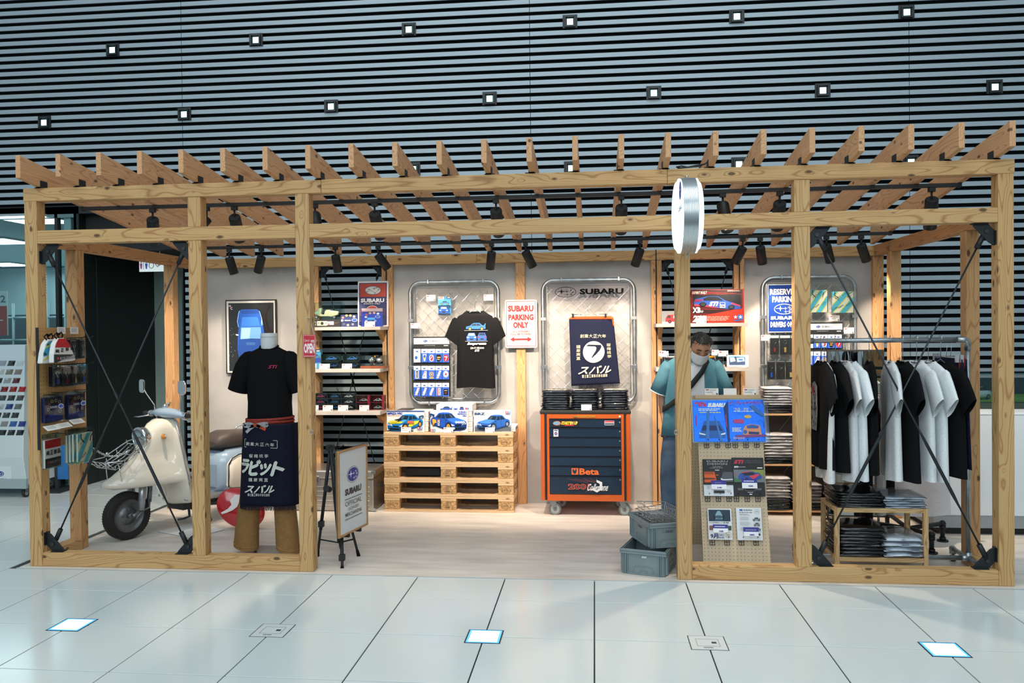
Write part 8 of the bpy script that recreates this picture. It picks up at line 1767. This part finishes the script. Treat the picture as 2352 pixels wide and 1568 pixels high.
# ================================================ SHELVES OF FOLDED SHIRTS
YC0, YC1 = 1.93, 2.28; cxl = W(1742, 1060, YC0).x; cxr = W(1948, 1080, YC0).x; CWD = cxr-cxl
cb = thing('garment_shelves', 'three-tier wooden shelf unit with grey back holding folded shirts behind the fifth post', 'shelf unit', (cxl, YC0, .0018)); PLY = P('#c0956a', .55, var=.08, scale=12)
zsh = [W(1820, y, YC0).z for y in (1173, 1067, 951)]
for z in zsh: MB().box(0, 0, z-.014, CWD, YC1-YC0, z).build('shelf_board', PLY, cb, bevel=.001)
MB().box(.01, YC1-YC0-.012, .06, CWD-.01, YC1-YC0-.002, zsh[2]-.014).build('back_panel', P('#5d5a58', .7), cb)
for x in (0, CWD-.028, CWD-.12):
    for y in (0, YC1-YC0-.03) if x != CWD-.12 else (YC1-YC0-.045,): MB().box(x, y+.001, 0, x+.028, y+.029, zsh[2]-.0145).build('upright', wood('z', base='#c8a274', seed=6), cb, bevel=.001)
for k in (0, 1): MB().cyl((.05, YC1-YC0-.02, zsh[k]), (CWD*.5, YC1-YC0-.02, zsh[k+1]-.02), .002, n=4).build('tie_wire', STEEL, cb)
def pile(px0, px1, Y, z0, pytop, cols, names, where, d=.26, grp='folded bagged shirts on the shelf unit', hk=None, rz=0, kind_='folded_shirt'):
    x0, x1 = W(px0, 1000, Y-d/2).x, W(px1, 1000, Y-d/2).x; zt = W((px0+px1)/2, pytop, Y-.05).z; n = len(cols); h = hk or (zt-z0)/n
    for k, c in enumerate(cols):
        pos = 'topmost' if k == n-1 else ORD[k]
        wavy_pack(kind_, 'folded %s shirt, %s in the %s' % (names[k], pos, where), 'folded shirt', grp, ((x0+x1)/2+random.uniform(-.008, .008), Y+random.uniform(-.006, .006), z0+.001+k*h), x1-x0, d, h*.98, c, 300+int(px0)+k+int(z0*50), True, .6, rz)
wl, bk, gy = '#d6d2cf', '#15161a', '#b8b4b2'
pile(1757, 1822, 2.10, zsh[2], 888, [bk]*3+[wl]*7, ['black']*3+['white']*7, 'left pile on the top shelf of the unit')
pile(1826, 1880, 2.12, zsh[2], 918, [wl]*6, ['white']*6, 'right pile on the top shelf of the unit')
pile(1755, 1826, 2.08, zsh[1], 994, [bk]*2+[wl]*8, ['black']*2+['white']*8, 'left pile on the middle shelf of the unit')
pile(1868, 1905, 2.1, zsh[1], 1000, [bk]*3+['#3a4560']+[gy]*4, ['black']*3+['navy']+['grey']*4, 'pile beside the fifth post, middle shelf')
pile(1755, 1815, 2.06, zsh[0], 1092, [bk]*4+[wl]*7, ['black']*4+['white']*7, 'left pile on the bottom shelf of the unit')
pile(1818, 1887, 2.08, zsh[0], 1106, [bk]*2+[gy]*5+[wl], ['black']*2+['grey']*5+['white'], 'right pile on the bottom shelf of the unit')
pile(1889, 1937, 2.10, zsh[0], 1145, [bk]*3, ['black']*3, 'far right pile on the bottom shelf')
# ================================================ STANDING MIRROR AND BLACK PIPE STAND
ym = 1.62; x, z, w_, h = RC(1900, 803, 2030, 1186, ym)
t = thing('standing_mirror', 'tall black framed mirror standing behind the clothes rail', 'mirror', (x, ym, z)); MB().box(.012, .004, .012, w_-.012, .01, h-.012).build('mirror_glass', P('#c8d4d8', .02, 1.0), t)
for q_ in ((0, 0, .012, h), (w_-.012, 0, w_, h), (.012, 0, w_-.012, .012), (.012, h-.012, w_-.012, h)): MB().box(q_[0], 0, q_[1], q_[2], .02, q_[3]).build('frame', BLK, t, bevel=.001)
for xx_ in (.05, w_-.05): MB().cyl((xx_, .03, h*.6), (xx_+.0, .22, -z+.002), .01, n=8).build('prop_leg', BLK, t); MB().cyl((xx_, .01, .0), (xx_, .01, -z+.002), .01, n=8).build('foot', BLK, t)
t.rotation_euler = (0, 0, -.05)
PB = P('#25282a', .45, .6); feet = [Wz(2165, 1243), Wz(2140, 1271), Wz(2038, 1216), Wz(1975, 1236)]; hub = Wz(2085, 1213, .14)
ps = thing('pipe_stand', 'black iron pipe garment stand with flanged feet behind the low wooden table', 'garment stand', (hub.x, hub.y, 0))
for k, f_ in enumerate(feet):
    e = Vector((f_.x-hub.x, f_.y-hub.y, 0)); m_ = MB(); m_.cyl((0, 0, .14), (e.x, e.y, .14), .017, n=12); m_.build('base_pipe', PB, ps)
    m_ = MB(); m_.ball((e.x, e.y, .14), .026, 12).cyl((e.x, e.y, .135), (e.x, e.y, .02), .017, n=12).cyl((e.x, e.y, .10), (e.x, e.y, .125), .024, n=12).cyl((e.x, e.y, .0), (e.x, e.y, .012), .042, n=16).cyl((e.x, e.y, .012), (e.x, e.y, .035), .024, n=12); m_.build('flanged_foot', PB, ps)
MB().cyl((0, 0, .14), (0, 0, 1.30), .017, n=12).cyl((-.42, 0, 1.30), (.32, 0, 1.30), .015, n=12).ball((0, 0, .14), .03, 12).build('pole', PB, ps)
def long_garment(px, col, lab, hw, zb_px, dy=0, rz=0):
    p = W(px, 1000, hub.y+dy); t = thing('long_garment', lab, 'garment', (p.x, hub.y+dy, 1.18), rz, 'long garments on the black pipe stand'); L_ = 1.18-W(px, zb_px, hub.y+dy).z
    tee(t, col, L=L_, hw=hw, sl=.2, thick=.035, fold=.016, seed=int(px)); hanger((p.x, hub.y+dy, 1.165), 'wire hanger on the black pipe stand carrying the %s' % lab.split(' ', 1)[1][:40].rsplit(' ', 1)[0], rz, None, .15, .135)
long_garment(1984, '#17181b', 'a long black garment hanging lowest behind the clothes rail', .085, 1190, .0, -1.2)
long_garment(2022, '#d5d3d3', 'a long white narrow garment hanging behind the black printed shirts', .06, 1180, .0, -1.3)
long_garment(2042, '#141518', 'a long narrow black garment beside the wide white one', .05, 1176, .0, -1.35)
long_garment(2106, '#d9d8dc', 'a long wide white garment showing below the row of shirts', .245, 1182, .0, .0)
# ================================================ CLOTHES RAIL
ur = Wz(2224, 1281, .09); YR = ur.y; zr = W(2100, 780.5, YR).z; xr = ur.x; xl = W(1846, 1250, YR).x
cr = thing('clothes_rail', 'wheeled clothes rail of galvanised pipe in the right bay', 'clothes rail', (xr, YR, 0))
GP_ = P('#a6adb0', .32, .9, var=.15, scale=20); W_ = xl-xr
for x in (0, W_): MB().cyl((x, 0, .09), (x, 0, zr-.03), .0165, n=14).build('upright', GP_, cr)
MB().cyl((-.03, 0, zr), (W_+.03, 0, zr), .0165, n=14).build('top_rail', GP_, cr); MB().cyl((0, 0, .09), (W_, 0, .09), .0165, n=14).build('bottom_rail', GP_, cr)
for x in (0, W_):
    s_ = 1 if x < 0 else -1
    MB().tube([(x+s_*.07, 0, zr), (x+s_*.02, 0, zr), (x+s_*.004, 0, zr-.006), (x, 0, zr-.022), (x, 0, zr-.07)], .0215, 14).build('elbow', GP_, cr)
    MB().cyl((x, -.03, .09), (x, .03, .09), .023, n=14).cyl((x+s_*.0, 0, .07), (x, 0, .13), .023, n=14).cyl((x, 0, .09), (x+s_*.045, 0, .09), .023, n=14).build('tee_joint', GP_, cr)
    for y in (-.24, .24):
        MB().cyl((x, 0, .09), (x, y, .09), .0165, n=14).build('side_pipe', GP_, cr); MB().ball((x, y, .088), .025, 12).cyl((x, y, .09), (x, y, .055), .022, n=12).build('corner_elbow', GP_, cr)
        MB().use(P('#8f9496', .2, .9)).ball((x+.004, y+.0, .026), .025, 12, (.7, 1, 1)).use(P('#1d1e20', .6)).cyl((x-.014, y, .0232), (x+.014, y, .0232), .0225, n=16).build('caster', None, cr)
MB().box(W(2006, 780, YR).x-xr, -.004, zr-.045, W(2038, 780, YR).x-xr, .002, zr+.022).build('clear_tag', glassy('#ffffff', .1, .3), cr)
gs = 'shirts on the clothes rail'
def racked(px, col, lab, rz=-90, L=.73, hw=.222, art=None, drop=1.0, sl=.22, seed=0, dz=0, thick=.03, neckpy=828):
    x_ = W(px, 780, YR).x; zn = W(px, neckpy, YR).z+dz; r_ = math.radians(rz-5)
    t = thing('hanging_shirt', lab, 'shirt', (x_, YR, zn), r_, gs); tee(t, col, L=L, hw=hw, sl=sl, drop=drop, thick=thick, seed=seed, fold=.014)
    if art: art(t)
    hanger((x_, YR, zn-.02), 'wire hanger of the '+' '.join(lab.split()[:12]), r_, None, .17, zr-zn+.02+.018); return t
def chest(t, fn, w_=.2, h=.2, z=-.3, x=-.1, y=-.047): A = Art(0, 0, 100, 100, w_, h, .8, .001); fn(A); A.put(t, (x, y, z))
def engine_art(A):
    A.poly([(10, 100), (8, 30), (25, 5), (60, 0), (92, 10), (95, 60), (80, 100)], '#8c8b88'); rn = random.Random(4)
    for _ in range(46): x, y = rn.uniform(12, 80), rn.uniform(12, 92); A.ell(x, y, rn.uniform(2, 6), rn.uniform(1.5, 5), rn.choice(['#1a1b1e', '#c9c8c6', '#3a3b3e']), 7, up=False)
    A.l += 1; A.poly([(30, 14), (40, 8), (56, 22), (50, 30), (36, 24)], '#b8303a')
racked(1886, '#101113', 'black shirt with a grey engine print, leftmost on the clothes rail', -84, art=lambda t: chest(t, engine_art, .17, .34, -.48, -.09), seed=1)
racked(1893, '#d9dadb', 'white shirt between the two black printed shirts on the clothes rail', -88, L=.80, seed=2, dz=-.01, hw=.225, sl=.15)
racked(1919, '#0d0e10', 'black shirt with a grey engine print, second from the left on the clothes rail', -84, L=.74, art=lambda t: chest(t, engine_art, .17, .3, -.44, -.09), seed=3)
racked(1941, '#d6d7d9', 'white shirt with small red mark, just right of the black printed shirts on the rail', -86, L=.80, art=lambda t: chest(t, lambda A: A.text('STi', 10, 20, 90, 80, '#a8303a', .03, .3), .05, .04, -.2, .02), seed=4)
racked(1953, '#e0e6e9', 'white shirt with a wide drooping sleeve, fifth from the left on the rail', -80, L=.80, hw=.235, seed=5)
racked(1996, '#0c0d0f', 'black shirt seen edge-on with small white marks, middle of the rail', -96, L=.76, art=lambda t: chest(t, lambda A: (A.text('スバル', 10, 10, 90, 40, '#c8c8c8', .03), A.ell(50, 80, 12, 16, '#c8c8c8', 8)), .12, .2, -.36, -.06), seed=6)
racked(2045, '#dcdfe0', 'white shirt seen edge-on beside the black shirt with a white square mark', -94, L=.80, seed=7)
def mark(A, c='#d0d2d4'): A.rect(10, 10, 90, 25, c); A.rect(10, 10, 30, 60, c); A.rect(10, 45, 90, 60, c); A.rect(70, 45, 90, 95, c); A.rect(10, 80, 90, 95, c)
racked(2073, '#0e0f11', 'black shirt with a small white square mark on the rail', -84, L=.80, art=lambda t: chest(t, mark, .05, .06, -.2, -.02), seed=8)
racked(2105, '#dde1e3', 'white shirt with a small black mark on the rail right of the crossing rods', -80, L=.79, art=lambda t: chest(t, lambda A: A.text('STi', 5, 10, 95, 90, '#1c1d20', .08, .2), .09, .055, -.2, -.04), seed=9)
racked(2132, '#dfe2e4', 'white shirt with black lettering ON at the chest on the rail', -78, L=.80, art=lambda t: chest(t, lambda A: (A.text('BOXER', 20, 20, 80, 32, '#3a3c40'), A.text('VISION', 0, 45, 100, 70, '#26282b', .02)), .2, .1, -.42, -.08), seed=10)
racked(2160, '#0c0d0f', 'black shirt with wide sleeve, rightmost shirt on the rail', -74, L=.77, hw=.24, seed=11)
for k, (px, dy) in enumerate(((2176, .03), (2186, -.02))):
    x_ = W(px, 780, YR).x; t = thing('hanging_apron', 'navy apron with red strap, %s at the right end of the clothes rail' % ('rear one' if k == 0 else 'front one'), 'apron', (x_, YR+.02, zr-.12), 0)
    bz_ = Vector(t.location); c_ = [Vector((x_-.0, YR+.22, zr-.13)), Vector((x_+.03, YR-.16, zr-.13)), Vector((x_+.045, YR-.19, zr-.86)), Vector((x_, YR+.24, zr-.86))]
    sheet(t, 'cloth', c_, 0, NAVY, lambda u, v: .0, 12, 12, .004, bz_); MB().tube([tuple(Vector(q_)-bz_) for q_ in ((x_+.02, YR-.14, zr-.12), (x_+.03, YR-.12, zr-.2), (x_+.0, YR-.02, zr-.32))], .012, 4).build('tie_strap', P('#8f3a30', .8), t)
    MB().cyl((0, .2, -.0), (.01, -.17, -.0), .005, n=8).cyl((0, 0, 0), (0, -.02, .1), .002, n=6).box(-.008, -.17, -.03, .012, -.15, .02).box(-.008, .18, -.03, .012, .2, .02).build('clip_hanger', P('#b8bcc0', .2, .5), t)
# ================================================ LOW WOODEN TABLE WITH BAGGED SHIRTS
a, b, c_, d = Wz(1923.5, 1301), Wz(2128, 1302), Wz(2095, 1292), Wz(1899.5, 1275)
ty0 = .20; tx0, tx1 = W(1918, 1200, ty0).x, W(2133, 1200, ty0).x; ty1 = .55; tw = tx1-tx0; th_ = W(2020, 1168, ty0).z; tl_ = W(2020, 1283, ty0).z
lt = thing('low_table', 'low pale wooden two-tier table with bagged shirts in the right bay', 'table', (tx0, ty0, .0018)); PW = wood('z', base='#c9ab7c', seed=8)
for x in (0, tw-.03):
    for y in (0, ty1-ty0-.03): MB().box(x, y, 0, x+.03, y+.03, th_).build('leg', PW, lt, bevel=.001)
for z in (th_-.03, tl_-.025):
    for y in (.003, ty1-ty0-.024): MB().box(.03, y, z-.0, tw-.03, y+.02, z+.03).build('rail', wood('x', base='#c9ab7c', seed=8), lt, bevel=.001)
    for x in (.003, tw-.024): MB().box(x, .03, z, x+.02, ty1-ty0-.03, z+.03).build('rail', wood('y', base='#c9ab7c', seed=8), lt, bevel=.001)
    MB().box(.023, .023, z+.012, tw-.023, ty1-ty0-.023, z+.022).build('shelf', wood('x', base='#cdb184', seed=9), lt)
for lvl, (zt0, nm_) in enumerate(((tl_+.007, 'lower tier'), (th_+.001, 'top'))):
    nb = (9, 6)[lvl]; nw = (4, 5)[lvl]; hb = ((W(1980, 1200, .35).z-zt0)/nb, (W(1970, 1122, .35).z-zt0)/nb)[lvl]; hw_ = ((W(2080, 1224, .35).z-zt0)/nw, (W(2080, 1132, .35).z-zt0)/nw)[lvl]
    xm1 = tx0+tw*.28; xm2 = tx0+tw*.76
    for k in range(nb): wavy_pack('folded_shirt', 'black shirt in a shiny bag, %s in its pile, low table %s' % ('topmost' if k == nb-1 else ORD[k], nm_), 'folded shirt', 'bagged shirts on the low table', (xm1+random.uniform(-.015, .015), .37+random.uniform(-.01, .01), zt0+k*hb), tw*.50, .33, hb*.97, '#14161c', 700+lvl*20+k, True, .8)
    for k in range(nw): wavy_pack('folded_shirt', 'white shirt in a clear bag, %s in its pile, low table %s' % ('topmost' if k == nw-1 else ORD[k], nm_), 'folded shirt', 'bagged shirts on the low table', (xm2+random.uniform(-.015, .015), .37+random.uniform(-.01, .01), zt0+k*hw_), tw*.44, .33, hw_*.97, '#cfd8e2', 760+lvl*20+k, True, .8)
